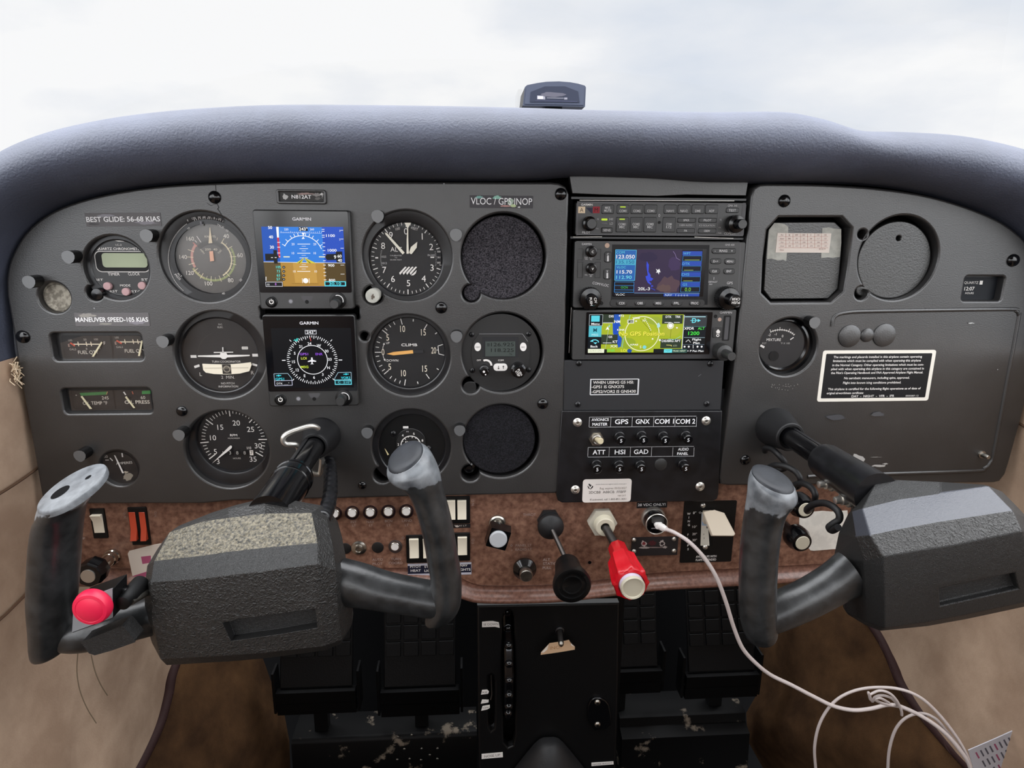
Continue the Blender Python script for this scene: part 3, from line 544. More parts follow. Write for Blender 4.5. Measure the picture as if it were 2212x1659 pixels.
b = MB('cream'); tp = [(1730, 338), (1830, 342), (1940, 344), (2050, 336), (2142, 325), (2150, 345), (2130, 400), (2050, 420), (1940, 428), (1830, 424), (1760, 412), (1738, 390)]; b.prism(P(*tp), z, z+1.2); ik = Ink(t, z+1.2, b, crop=A4); ik.rect(1893, 345, 1976, 425, '#2a2724'); ik.ring(1935, 384, 26, 10, '#8d8578'); ik.disc(1935, 384, 22, '#3a3733'); ik.line(1745, 376, 2120, 372, 4, '#a79f8c'); t.part('inclinometer', b)
# tachometer
t, k = gauge('tachometer', 'engine tachometer reading about 500 RPM with small hour counter, above the left yoke', 'tachometer', 'tach', (1997, 975), 301, A4)
c_ = (1995, 985)
for s_, x, y in (('5', 1838, 1088), ('10', 1818, 970), ('15', 1880, 880), ('20', 2016, 844), ('25', 2138, 898), ('30', 2204, 1038), ('35', 2160, 1152), ('3', 1862, 1172)): k.txt(s_, x, y, 46, W_)
A0 = -128; st_ = 6.55
for i in range(0, 39): an = -128+i*6.6; big = i in (0, 5, 12, 19, 26, 33, 38); k.ticks(*c_, 215 if big else 240, 287 if big else 272, (an,), 9 if big else 6, W_)
k.txt('RPM', 1998, 944, 20, W_, w=60); k.txt('HUNDREDS', 2000, 970, 13, '#b5b1ac', w=100); k.txt('HOURS', 2026, 1141, 14, '#b5b1ac', w=64)
for i, d in enumerate('1388'): k.rect(1885+i*62, 1072, 1928+i*62, 1112, '#0a0a0b'); k.txt(d, 1906+i*62, 1094, 30, '#a8a49f')
k.rect(2134, 1072, 2168, 1114, '#d8d0c8'); k.txt('7', 2151, 1093, 30, '#1a1a1a'); k.txt('1/10', 2130, 1052, 24, W_, w=36); done(t, k)
needle(t, [(1810, 1188), (1955, 1045), (1968, 1036), (1980, 1042), (1978, 1056), (1962, 1072)], -9.3, W_, A4)
# altimeter
t, k = gauge('altimeter', 'altimeter with ivory hands, striped window and grey setting knob at its lower left', 'altimeter', 'alt', (1620, 868), 372, A2, zf=-9, zb=-5)
c_ = (1632, 858)
for i in range(50): an = i*7.2; big = i % 5 == 0; k.ticks(*c_, 322 if big else 340, 372 if big else 368, (an,), 9 if big else 6, W_)
for s_, x, y in (('0', 1622, 575), ('1', 1790, 628), ('2', 1884, 737), ('3', 1892, 952), ('4', 1806, 1065), ('5', 1648, 1112), ('6', 1487, 1068), ('7', 1398, 975), ('8', 1385, 725), ('9', 1466, 615)): k.txt(s_, x, y, 64, W_)
k.txt('ALT', 1520, 762, 46, W_); 
for s_, y, w_ in (('CALIBRATED', 826, 122), ('TO', 848, 26), ('20,000 FEET', 870, 122)): k.txt(s_, 1518, y, 12, '#b9b6b6', w=w_)
k.txt('100', 1536, 550, 24, '#c9c6c2', rot=14); k.txt('FEET', 1712, 548, 24, '#c9c6c2', rot=-14); k.ring(1640, 860, 210, 3, '#2c2c36'); k.ring(1630, 860, 40, 3, '#30303c')
for s_, x, y in (('1025', 1392, 838), ('1013', 1398, 905), ('IN.HG', 1885, 822)): k.txt(s_, x, y, 20, '#b9b6b6')
k.rect(1305, 842, 1335, 856, W_); k.rect(1876, 838, 1915, 850, W_); k.rect(1935, 775, 1990, 912, '#17171b'); 
for y, s_ in ((785, '300'), (845, '301'), (900, '302')): k.txt(s_, 1962, y, 17, '#d8d4d0')
k.ticks(1630, 860, 262, 275, range(255, 290, 3), 3, '#b9b6b6'); k.ticks(1630, 860, 300, 312, range(76, 104, 3), 3, '#b9b6b6')
for i in range(5):
    x = 1552+i*36; k.poly([(x, 1005), (x+62, 940), (x+78, 945), (x+10, 1025)] if i < 4 else [(x-22, 1030), (x+38, 975), (x+28, 1010), (x+5, 1030)], W_)
done(t, k); needle(t, [(1585, 815), (1408, 608), (1402, 588), (1425, 596), (1608, 798)], -7.2, pt('#e6e1d2'), A2, name='long_hand'); needle(t, [(1662, 808), (1652, 796), (1672, 738), (1738, 684), (1732, 745), (1680, 812)], -7.6, pt('#e6e1d2'), A2, name='short_hand')
needle(t, [(1604, 486), (1674, 486), (1644, 540), (1645, 660), (1650, 808), (1626, 808), (1628, 665), (1634, 540)], -6.8, pt('#e6e1d2'), A2, name='ten_thousands_hand')
b = MB('tape'); a = t.p(1305, 1205, 0); e2 = t.p(1272, 1250, 14); r = 75*t.s_(1272, 1250, 14); x, y = e2
b.lathe(x, y, [(r*.9, -8), (r*.92, 2), (r, 4), (r, 13), (r*.93, 14), (.01, 14)], n=30); ik = Ink(t, 14, b, crop=A2); ik.blot(1275, 1255, 26, 34, '#5a5148', 4, j=.6); t.part('setting_knob', b, label='grey worn setting knob')
# blank 1, 2
def foamblank(name, label, fc, rf, earp, er, crop, m, z=-5):
    t = T(name, label, 'blanking plate', fc, crop, z=z, single=True); a = t.p(*fc); s = t.s_(*fc); R_ = rf*s; o = ear('', a, R_, t.p(*earp), er*s) if earp else circ(*a, R_, 64)
    b = MB(m); b.plate(o, [], -15, z, 1.5); t.part('', b)
foamblank('blanking_plate', 'round speckled grey foam-textured blank cover in the opening right of the altimeter', (1468, 850), 425, (1150, 1215), 88, A3, 'foam')
foamblank('blanking_plate', 'round speckled black blank cover in the lowest opening beside the switch panel', (1150, 1118), 302, None, 0, A6, 'foam_dark', -3)
t = T('knob_shaft', 'small black stub in the notch of the lowest blank cover', 'knob', (900, 1360), A6, z=-4, single=True); a = t.p(900, 1360); b = MB('black_gloss'); b.lathe(*a, [(6, -15), (6, -8), (3.5, -7), (3.2, -3), (.01, -2.6)], n=20); t.part('', b)
# climb
t, k = gauge('vertical_speed_indicator', 'vertical speed indicator marked CLIMB with orange needle at zero', 'vertical speed indicator', 'vsi', (1655, 490), 368, A5)
c_ = (1665, 482)
for s_, x, y in (('10', 1586, 242), ('15', 1802, 278), ('5', 1430, 332), ('20', 1908, 466), ('15', 1815, 655), ('10', 1595, 702), ('5', 1452, 635), ('0', 1382, 482)): k.txt(s_, x, y, 66, '#e3d8c6', w=22*len(s_)+6)
k.txt('CLIMB', 1655, 408, 28, W_, w=165, bold=1); k.txt('UP', 1432, 388, 22, W_); k.txt('DOWN', 1480, 570, 24, W_, w=120)
k.pl([(1392, 400), (1382, 430), (1380, 455)], 5, W_); k.pl([(1382, 510), (1388, 540), (1400, 560)], 5, W_); k.poly([(1380, 402), (1396, 385), (1402, 408)], W_); k.poly([(1388, 560), (1408, 578), (1408, 552)], W_)
for an in range(-81, -18, 9): k.ticks(*c_, 325, 360, (an,), 7, W_) if an != -54 else 0
for an in range(200, 267, 9): k.ticks(*c_, 325, 360, (an,), 7, W_) if an not in (227,) else 0
k.ticks(*c_, 300, 365, (-90, -50, -14, 191, 230), 8, W_); k.ticks(*c_, 285, 345, (32, 146), 8, W_); k.ticks(*c_, 325, 350, (7, 54, 123, 168), 9, W_)
k.pl([(2005, 402), (1953, 418), (1962, 500), (2018, 514)], 7, W_); k.line(1940, 460, 1955, 460, 6, W_); done(t, k); needle(t, [(1422, 502), (1490, 482), (1692, 462), (1696, 496), (1490, 516)], -9.3, pt('#e0a860'), A5); needle(t, [(1697, 464), (1800, 460), (1800, 490), (1697, 494)], -9.4, pt('#2b2b2d'), A5, name='counterweight')
# radio in round hole
t = T('com_radio', 'round-panel com radio showing 126.925 and 118.225 with white buttons', 'radio', (1165, 390), A6, z=-6); a = t.p(1165, 395); s = t.s_(1165, 395)
b = MB('key'); o = ear('', a, 330*s, t.p(905, 690), 60*s); b.plate(o, [], -15, -6, .8); t.part('faceplate', b)
b = MB('radio'); q = [(985, 232), (1350, 232), (1395, 300), (1408, 400), (1390, 500), (1340, 560), (990, 562), (935, 500), (918, 400), (935, 300)]; b.prism([t.p(x, y, -5) for x, y in q], -6, -4.2, 'key'); ik = Ink(t, -4.2, b, crop=A6)
ik.pl([(985, 236), (1345, 236), (1390, 300)], 3, '#8a8a8c'); ik.rect(1010, 262, 1310, 430, '#262628', 8); ik.txt('OFF', 982, 456, 14, W_); ik.txt('COM', 1165, 456, 14, W_); ik.ring(1040, 500, 46, 16, W_, -25, 90); t.part('bezel', b, bevel=.4)
b = MB('lcd_grey'); q = t.rc(1035, 300, 1285, 422, -4); b.box(*q, -4.3, -3.6); ik = Ink(t, -3.6, b, crop=A6); ik.txt('126.925', 1178, 325, 30, '#0d0f0e', w=190); ik.txt('118.225', 1178, 372, 30, '#0d0f0e', w=190); 
for i in range(3): ik.line(1050, 318+i*9, 1072, 318+i*9, 4, '#0d0f0e')
ik.txt('Tx', 1248, 405, 15, '#0d0f0e'); t.part('display', b)
for x, s_ in ((972, 'MEM'), (1352, 'REC')):
    b = MB('white_plastic'); c = t.p(x, 345, -3); b.prism(circ(*c, 27*s, 28, 35*s), -6, -2.6); ik = Ink(t, -2.6, b, crop=A6); ik.txt(s_, x, 347, 12, '#6a6664'); t.part('button', b, bevel=.4)
b = MB('white_plastic'); q = t.rc(1103, 485, 1220, 543, -3); b.box(*q, -6, -2.4, r=4); ik = Ink(t, -2.4, b, crop=A6)
for x, d in ((1146, 1), (1186, -1)): ik.line(x, 503, x, 528, 5, '#3a3634'); ik.poly([(x-10, 516+6*d), (x+10, 516+6*d), (x, 516+16*d)], '#3a3634')
t.part('rocker_button', b, bevel=.4)
for x0, y0, x1, y1, r, s_ in ((1040, 500, 1030, 560, 34, 'VO'), (1310, 480, 1318, 560, 52, 'PUSH')):
    b = MB('black_gloss'); c = t.p(x1, y1, 12); R_ = r*s; b.lathe(*c, [(R_*1.25, -5), (R_*1.2, 2), (R_*.95, 3), (R_*.95, 11), (R_*.85, 12), (.01, 12)], n=28); ik = Ink(t, 12, b, crop=A6)
    if s_ == 'VO': ik.disc(x1-6, y1-8, 10, W_); ik.disc(x1+8, y1+16, 6, W_)
    else: ik.txt('PUSH', x1+6, y1-4, 18, W_, rot=-62, bold=1); ik.txt('STEP', x1-14, y1+8, 18, W_, rot=-62, bold=1)
    t.part('knob', b)
for x, y in ((922, 245), (1398, 240), (928, 545), (1398, 540)): screw(t, x, y, 2.6, A6, -6, 'black_metal', slot='deep')
# fuel pressure
t, k = gauge('fuel_pressure_gauge', 'black fuel pressure gauge with small inner dial marked FUEL, partly behind the yoke grip', 'fuel pressure gauge', 'fuelp', (430, 1160), 270, A6, zf=-9, zb=-4, dial='black')
a = t.p(*(410, 1140)); t.c = D8; k.c = D8; s = t.s_(600, 1000); k.z = -9; b = k.mb; a = t.p(610, 960); b.lathe(*a, [(415*s, -9), (412*s, -7.6), (400*s, -7.2), (390*s, -7.6), (.01, -7.6)], 'key', n=44); k.zz = -7.5
k.z = -7.5; k.ring(605, 1045, 270, 26, W_, -92, 92); 
for an in (-88, -62, -38, -14, 11, 35, 62, 88): k.ticks(605, 1045, 215 if an in (-88, -38, 11, 62) else 235, 262, (an,), 20, W_)
for s_, x, y in (('2', 262, 1020), ('4', 382, 770), ('6', 690, 720), ('8', 925, 910)): k.txt(s_, x, y, 66, W_, bold=1)
k.txt('PSI', 515, 665, 40, '#b9b6b6'); k.txt('FUEL', 580, 960, 66, W_, w=250, bold=1); k.rect(390, 515, 540, 575, W_); done(t, k)
needle(t, [(640, 985), (735, 985), (1000, 1100), (1000, 1112), (700, 1000)], -6.8, W_, D8); t.c = A6; needle(t, [(196, 1190), (205, 1200), (232, 1240), (222, 1248)], -7, pt('#d8c898'), A6, name='pressure_pointer')
for x, y in ((112, 735), (1090, 1150)): screw(t, x, y, 3.2, D8, -9, 'black_metal', slot='deep')
# ammeter
t, k = gauge('ammeter', 'small round ammeter with a chipped label at the bottom left of the panel', 'ammeter', ((257, 1012), 43), (1020, 1235), 166, A4, zf=-7, zb=-3.5, gl='glass_shine')
k.txt('60', 903, 1130, 24, W_); k.rect(898, 1157, 930, 1163, W_); k.line(938, 1142, 962, 1166, 9, W_); k.rect(1036, 1100, 1052, 1134, W_); k.txt('AMPERES', 1060, 1185, 22, '#cfcbc6', w=140, rot=4); k.blot(1090, 1300, 52, 42, '#8b8377', 7, j=.5); k.blot(1075, 1262, 26, 10, '#b5ab9a', 3, j=.5); k.ring(1030, 1235, 150, 5, '#9a968f', 170, 225); done(t, k)
needle(t, [(975, 1118), (985, 1122), (1058, 1270), (1045, 1272)], -5.6, W_, A4)
# clock
t, k = gauge('digital_clock', 'round black quartz chronometer clock with pale green display, left of the airspeed indicator', 'clock', 'clock', (1030, 785), 238, A1, zf=-6, zb=-5, dial='key', gl='glass')
t.part('dial', k.mb) if 0 else None
k.poly([(942, 533), (1000, 530), (1062, 552), (1062, 560), (1010, 560), (960, 545)], '#c9c6c2'); k.txt('LC-2', 1012, 588, 14, W_, w=50); k.txt('QUARTZ CHRONOMETER', 1018, 622, 20, W_, w=390, bold=1)
k.rect(800, 640, 1285, 822, '#d8d4d0', 50); k.rect(806, 646, 1279, 816, '#0f0f10', 46)
for s_, x, y in (('TIMER', 972, 838), ('CLOCK', 1144, 836)): k.txt(s_, x, y, 24, W_, w=100)
for s_, x, y in (('SET', 848, 886), ('MODE', 1070, 934), ('ST.', 1240, 884), ('RST', 972, 984), ('ST/SP', 1178, 985)): k.txt(s_, x, y, 18, W_, w=22*len(s_))
t.part('dial', k.mb); b = MB('lcd'); q = t.rc(862, 658, 1262, 782, -5); b.box(*q, -6, -5, r=3); t.part('display', b)
for x, y in ((912, 942), (1070, 990), (1208, 938)): b = MB(pt('#b08f90')); c = t.p(x, y, -3); b.lathe(*c, [(3.6, -6), (3.6, -3.4), (3.1, -2.8), (.01, -2.6)], n=22); t.part('button', b, label='pale pink push button')
b = MB('black_gloss'); c = t.p(*(830, 1010), 2); b.lathe(c[0]-1, c[1], [(5.5, -15), (5.5, -2), (4.8, 1), (.01, 1.6)], n=24); t.part('knob', b)
# plug
t = T('vent_plug', 'pale mottled round plug set in a recess at the far left of the panel', 'plug', (498, 1040), A1, z=-7, single=True); a = t.p(498, 1040); b = MB('chalk'); r = 122*t.s_(498, 1040); b.lathe(*a, [(r*1.25, -15), (r*1.2, -8), (r, -7.4), (r*.95, -6.6), (.01, -6)], n=40); t.part('', b)
# twin rectangular gauges
def strip(name, label, box, zf=-8): t = T(name, label, 'engine gauge', ((box[0]+box[2])/2, (box[1]+box[3])/2), A4, z=zf); b = MB('face'); q = t.rc(*box); b.box(q[0], q[1], q[2]+14, q[3]+14, zf-4, zf, 'key'); b.box(*q, zf, zf+.4, r=3); k = Ink(t, zf+.4, b, crop=A4); g = MB('glass_shine'); g.box(q[0], q[1], q[2], q[3], zf+3, zf+3.2); t.gl = g; return t, k
t, k = strip('fuel_quantity_gauge', 'twin rectangular fuel quantity gauges in the upper slot at the left', (520, 95, 1235, 298))
for ox, w_ in ((0, 1), (400, 1)):
    oy = -20 if ox else 0; k.line(620+ox, 172+oy, 850+ox if not ox else 1222, 172+oy, 9, '#d8ccb4'); k.txt('E', 590+ox, 182+oy, 26, '#b89a8c'); k.line(600+ox*.99, 160+oy, 640+ox, 186+oy, 14, '#c0503c'); k.txt('LBS', 600+ox, 138+oy*1.2, 16, '#a8a29a'); k.txt('GALS', 622+ox, 215+oy, 17, '#a8a29a')
    for x in (665, 735, 775): k.line(x+ox, 150+oy, x+ox+8, 188+oy, 8, '#d8ccb4')
    k.txt('FUEL QTY', 755+ox, 240-(12 if ox else 0), 30, '#cdc6ba', w=175, al=0)
k.txt('50', 728, 132, 18, '#a8a29a'); k.txt('100', 822, 130, 18, '#a8a29a'); k.txt('F', 895, 162, 28, '#cdc6ba'); k.txt('8', 742, 210, 18, '#a8a29a'); k.txt('19', 850, 207, 18, '#a8a29a'); k.rect(938, 95, 972, 298, '#121112'); done(t, k)
needle(t, [(865, 150), (876, 158), (802, 278), (786, 276)], -6.4, '#d8cfae', A4); needle(t, [(1208, 140), (1220, 140), (1196, 272), (1180, 272)], -6.4, '#d8cfae', A4)
t, k = strip('oil_gauge', 'twin rectangular oil temperature and pressure gauges in the lower slot at the left', (600, 560, 1308, 722))
k.poly([(678, 588), (918, 576), (908, 602), (692, 612)], '#3f7a45'); k.line(918, 576, 908, 602, 6, '#b08a5a'); k.txt('245', 898, 630, 28, '#cdc6ba'); k.txt('OIL TEMP °F', 812, 674, 30, '#cdc6ba', w=210); k.poly([(1212, 570), (1285, 566), (1285, 594), (1212, 598)], '#3f8a4a'); k.line(1128, 574, 1137, 598, 9, '#a8604c'); k.line(1056, 578, 1074, 604, 11, W_); k.txt('60', 1221, 626, 28, '#cdc6ba'); k.txt('OIL PRESS', 1172, 665, 30, '#cdc6ba', w=214, bold=1); k.rect(962, 560, 995, 722, '#101010'); k.disc(652, 607, 6, '#9a968f'); done(t, k)
needle(t, [(690, 618), (702, 612), (786, 722), (768, 724)], -6.4, '#d8cfae', A4); needle(t, [(1068, 622), (1080, 614), (1154, 714), (1140, 716)], -6.4, '#d8cfae', A4)
# mixture gauge
t = T('mixture_gauge', 'round mixture gauge in the right-hand panel, right of the radios', 'mixture gauge', (320, 1318), B2, z=-6); CPs = t.s_(320, 1318); zf = -6
a = t.p(320, 1318); R_ = 178*CPs; hc = t.p(*B2(372, 1338), 0, PX); b = MB('black_gloss'); H = 64*t.s_(*B2(372, 1338), 0, PX); rings = []
for f, z in ((1, -16), (1, -9), (.9, -8), (.55, -7.5), (.45, -5), (.2, -4.4), (.0, -5.4), (0, -7)): rings.append([(a[0]+(hc[0]-a[0])*f+(R_+(H-R_)*f)*cos(2*pi*i/56), a[1]+(hc[1]-a[1])*f+(R_+(H-R_)*f)*sin(2*pi*i/56), z) for i in range(56)])
b.loft(rings, cap=False); t.part('bezel', b, sharp=30); b = MB('face'); b.poly(circ(*a, R_+.5, 48), zf); k = Ink(t, zf, b, crop=B2)
k.ring(290, 1385, 180, 5, W_, -25, 38); 
for i in range(12): an = -24+i*5.6; k.ticks(290, 1385, 172, 200 if i % 4 == 0 else 188, (an,), 4, W_)
k.line(385, 1278, 412, 1260, 7, W_); k.txt('-2', 222, 1240, 18, W_); k.txt('-1', 270, 1235, 18, W_); k.txt('0', 325, 1250, 18, W_); k.txt('MIXTURE', 256, 1278, 20, W_, w=112); k.txt('EGT', 182, 1306, 13, '#a8a5a2'); k.txt('°F X 100', 345, 1306, 13, '#a8a5a2', w=72); k.line(152, 1322, 182, 1338, 16, W_); k.disc(258, 1405, 38, '#0a0a0b')
t.part('dial', k.mb); b = MB('glass'); b.poly(circ(*a, R_, 40), zf+2); t.part('glass', b)
# blanks on the right plate
t = T('compass_card_holder', 'octagonal blanking plate with a taped paper correction card, upper right panel', 'blanking plate', (480, 660), B2, z=-9); q = [(270, 362), (735, 360), (792, 415), (783, 640), (760, 880), (682, 958), (235, 962), (180, 890), (195, 640), (215, 428)]
b = MB('blank'); b.plate([t.p(x, y) for x, y in q], [], -15, -9, .8); t.part('cover', b)
for q in ([(262, 368), (300, 368), (345, 378), (372, 398), (368, 520), (356, 664), (330, 655), (290, 660), (240, 645), (205, 650), (212, 520), (222, 420)], [(638, 408), (690, 402), (720, 410), (784, 416), (786, 520), (775, 632), (720, 640), (680, 636), (628, 642), (632, 520)]):
    b = MB('tape'); b.poly([t.p(x, y, -8.8) for x, y in q], -8.8); t.part('masking_tape', b)
b = MB(pt('#e2d6cc', .8)); q = t.rc(288, 446, 690, 600, -8.5); b.box(*q, -8.8, -8.5); k = Ink(t, -8.5, b, crop=B2)
for y in (474, 503, 531, 562): k.line(296, y, 682, y, 2, '#b98074')
for x in (352, 408, 466, 522, 577, 630): k.line(x, 450, x, 562, 2, '#b98074')
for j, row in enumerate((('For', 'N', '030', '060', 'E', '120', '150'), ('Steer', '000', '34', '62', '88', '117', '151'), ('For', 'S', '210', '240', 'W', '300', '330'), ('Steer', '180', '211', '241', '270', '304', '331'))):
    for i, s_ in enumerate(row): k.txt(s_, 323+i*56, 461+j*28.5, 10, '#8a5a54')
k.txt('Date', 318, 577, 11, '#8a5a54'); k.txt('8/12/19', 632, 570, 11, '#8a5a54'); t.part('paper_card', b, label='printed heading correction card')
t = T('blanking_plate', 'plain grey round blank cover with one small hole, upper right panel', 'blanking plate', (1200, 655), B2, z=-8, single=True); a = t.p(1200, 660); s = t.s_(1200, 660); b = MB('blank'); o = ear('', a, 285*s, t.p(948, 890), 46*s); hh = circ(*t.p(1234, 487), 2.4, 16); b.plate(o, [hh], -15, -8, 1.2); t.part('', b)
t = T('quartz_clock', 'small clock display mostly hidden in the rectangular opening at the far right', 'clock', (1890, 880), B2, z=-9, single=True); b = MB('key'); q = t.rc(1720, 760, 2060, 1000); b.box(*q, -14, -9); k = Ink(t, -9, b, crop=B2); k.rect(1750, 790, 2000, 970, '#10141a'); k.txt('QUARTZ', 1800, 833, 18, W_, w=110); k.rect(1868, 818, 1886, 848, W_); k.txt('12:07', 1785, 880, 26, W_, bold=1); k.txt('HOURS', 1785, 915, 14, W_); t.part('', b)
# post lights
PLs = [(316, 509, 'beside the BEST GLIDE placard'), (147, 555, 'left of the digital clock'), (62, 609, 'above the pale round plug'), (351, 738, 'right of the fuel quantity gauges'), (386, 940, 'left of the tachometer'), (815.6, 467, 'upper left of the altimeter'), (985, 507, 'between altimeter and grey foam blank'),
       (986, 727, 'between climb gauge and com radio'), (793, 935, 'left of the fuel pressure gauge'), (993, 930, 'left of the black speckled blank'), (172, 985, 'left of the ammeter'), (1760, 697, 'upper right of the mixture gauge')]
pm = None
for i, (x, y, w_) in enumerate(PLs):
    zz = 13 if x < 400 else (9 if i < 11 else 12)
    t = T('post_light', 'stubby grey hooded post light '+w_, 'post light', (x, y), z=zz, single=True, group='post lights on the instrument panel'); a = (0, 0); c = t.p(x, y, zz)
    o = [(-5.6, 1.2), (-5.2, -1.5), (-3.6, -4.2), (-1, -5.8), (1, -5.8), (3.6, -4.2), (5.2, -1.5), (5.6, 1.2), (4.6, 3.6), (2.4, 5), (0, 5.4), (-2.4, 5), (-4.6, 3.6)]
    b = MB('panel'); b.prism([(u+c[0], v+c[1]) for u, v in o], 0, zz, 'post_tip', ms='black'); t.part('', b, bevel=.5)  # side shading put into the colour: black sides behind a paler tip face

# ------------------------------------------------------------------ flight displays
def g5(label, A, B, scr, crop, draw, logo, pw, dot, hole, knob, zt=9):
    t = T('flight_display', label, 'flight display', ((A[0]+B[0])/2, (A[1]+B[1])/2), crop, z=zt); q = t.rc(*A, *B); b = MB('radio'); b.box(*q, -1, zt, r=2.5, ch=1.0); t.part('housing', b)
    sq = t.rc(*scr); b = MB('g5_glass'); b.box(sq[0], sq[1], sq[2], sq[3], zt-.5, zt+.5, r=1.5); k = Ink(t, zt+.5, b, crop=crop); k.txt('GARMIN', *logo, 30, '#e4e2e6', w=195, bold=1); t.part('screen_glass', b)
    b = MB('g5_glass'); k = Ink(t, zt+.6, b, e=1.0, crop=crop, step=.02); draw(k); t.part('display', b, label='lit colour screen')
    for (x, y), r, n_ in ((pw, 62, 'power_button'), (knob, 88, 'knob')):
        b = MB('black'); a = t.p(x, y, zt); s = t.s_(x, y, zt); r *= s
        if n_ == 'power_button': b.lathe(*a, [(r, zt), (r, zt+.6), (r*.8, zt+1.2), (r*.75, zt+.8), (r*.7, zt+1.6), (.01, zt+1.8)], n=28); k = Ink(t, zt+1.9, b, crop=crop); k.ring(x, y, 20, 9, W_, 25, 335); k.rect(x-4, y-30, x+4, y-4, W_)
        else:
            b.lathe(*a, [(r, zt), (r*.98, zt+1), (r*.74, zt+1.4), (r*.72, zt+3), (r*.66, zt+3.4), (.01, zt+3.4)], n=32); k = Ink(t, zt+3.4, b, crop=crop); k.ring(x, y, 56, 9, '#d8d6d4', -20, 110)
            c = t.p(x-38, y+40, zt+17); b.lathe(*c, [(r*.52, zt+3), (r*.54, zt+16), (r*.48, zt+17), (.01, zt+17)], 'radio', n=26)
        t.part(n_, b)
    b = MB('radio'); k = Ink(t, zt, b, crop=crop); k.disc(*dot, 26, '#5a595b'); k.disc(*dot, 18, '#86858a'); k.disc(*hole, 20, '#050505'); a = t.p(hole[0], hole[1]-60); s = t.s_(*hole); 
    b.ring(*a, 0.1, 60*s, zt+.06, 90, 270, m='pt_#4a494b' if 'pt_#4a494b' in MAT else pt('#4a494b')); t.part('lower_trim', b)
    return t
def pfd(k):
    k.rect(117, 527, 985, 1148, '#2f7fe0'); k.zz -= .0
    k.poly([(117, 527), (298, 527), (314, 900), (142, 893)], '#1d55b8'); k.poly([(745, 529), (968, 530), (988, 905), (775, 903)], '#2450c0')
    k.poly([(142, 893), (990, 905), (1003, 1145), (168, 1148)], '#b5893a'); k.poly([(142, 893), (316, 896), (348, 1148), (168, 1148)], '#5b4a28'); k.poly([(775, 903), (990, 905), (1003, 1145), (790, 1147)], '#54421f'); k.poly([(445, 900), (680, 902), (700, 1110), (470, 1110)], '#c79a48')
    k.line(142, 893, 990, 905, 5, '#e8ecf4')
    for x in (960, 966, 972): pass
    W = '#ffffff'
    k.poly([(272, 529), (298, 529), (302, 640), (282, 640)], W); k.poly([(282, 640), (302, 640), (318, 850), (296, 850)], '#d03048')
    for y in (690, 740, 800, 838): k.line(284, y, 316, y, 6, W)
    for s_, x, y in (('50', 210, 536), ('40', 219, 634), ('30', 229, 740)): k.txt(s_, x, y, 30, W, bold=1)
    k.poly([(243, 770), (280, 770), (284, 820), (305, 842), (286, 862), (290, 910), (252, 910), (248, 878), (162, 880), (158, 808), (246, 808)], '#0a0a0c'); k.line(220, 848, 240, 848, 6, W); k.line(258, 848, 278, 848, 6, W)
    for s_, x, y in (('220', 378, 555), ('260', 645, 555)): k.txt(s_, x, y, 20, W)
    k.rect(506, 532, 602, 572, '#08080c'); k.txt('243°', 555, 552, 30, W, bold=1, w=88); k.line(315, 588, 745, 598, 3, '#bcd0f4')
    for i in range(22): k.line(325+i*20, 588-(8 if i % 5 else 16), 325+i*20, 592, 3, W)
    k.ring(555, 830, 208, 7, W, -62, 70); k.ticks(555, 830, 208, 240, (-60, -45, -30, -20, -10, 10, 20, 30, 45, 60), 6, W)
    k.poly([(538, 590), (575, 590), (557, 622)], W); k.poly([(540, 655), (572, 652), (556, 628)], W)
    for y, w_, c in ((708, 66, '20'), (802, 68, '10'), (991, 68, '10')):
        k.line(562-w_, y, 562+w_, y, 6, W); k.txt(c, 450 if y < 900 else 465, y, 22, W); k.txt(c, 676 if y < 900 else 686, y, 22, W)
    for y in (730, 778, 825, 872, 922, 966): k.line(562-22, y, 562+22, y, 4, '#dfe6f4')
    for y in (755, 850, 943): k.line(562-44, y, 562+44, y, 5, W)
    k.poly([(568, 846), (480, 905), (540, 905)], '#d8d040'); k.poly([(568, 846), (600, 905), (690, 905)], '#d8d040'); k.poly([(568, 850), (520, 905), (505, 905)], '#6a6420'); k.poly([(568, 850), (640, 905), (622, 905)], '#6a6420')
    for x in (352, 720): k.rect(x, 834, x+66, 846, '#e8e8c8')
    for y in (555, 575, 616, 636, 695, 735, 775, 815, 880, 925, 962, 1000, 1035, 1078): k.line(748+(y-530)*.045, y, 776+(y-530)*.04, y, 6, W)
    for s_, x, y in (('1100', 840, 620), ('1000', 858, 772), ('900', 848, 928), ('800', 856, 1082)): k.txt(s_, x, y, 26, W, bold=1, w=92 if len(s_) > 3 else 66)
    k.poly([(785, 842), (800, 812), (896, 808), (896, 785), (962, 785), (966, 898), (905, 898), (900, 872), (805, 874)], '#0a0a0c'); k.txt('9', 888, 842, 34, W, bold=1); k.txt('60', 934, 832, 30, W, bold=1); k.txt('40', 938, 876, 30, W, bold=1)
    for y in (565, 655, 750, 925, 1018): k.line(945, y, 972+(y-560)*.03, y, 4, W)
    for s_, y in (('30', 570), ('20', 660)): k.txt('2' if s_ == '20' else '3', 938, y, 18, W)
    for s_, y in (('105', 945), ('73', 988), ('63', 1030), ('57', 1070)): k.txt(s_, 302, y, 26, '#58d8d0', bold=1); k.disc(358, y+2, 15, '#0a0a0c'); k.txt('G', 358, y+2, 12, W)
    k.rect(168, 1098, 348, 1147, '#dcdce4'); k.rect(173, 1103, 343, 1142, '#0c0c14'); k.txt('0', 275, 1122, 22, '#d080f0', bold=1); k.txt('GS', 198, 1125, 16, W)
    k.rect(778, 1092, 1003, 1144, '#58e0f0'); k.rect(788, 1100, 992, 1134, '#0a1418'); k.txt('30.10', 890, 1117, 26, '#58e0f0', bold=1, w=124)
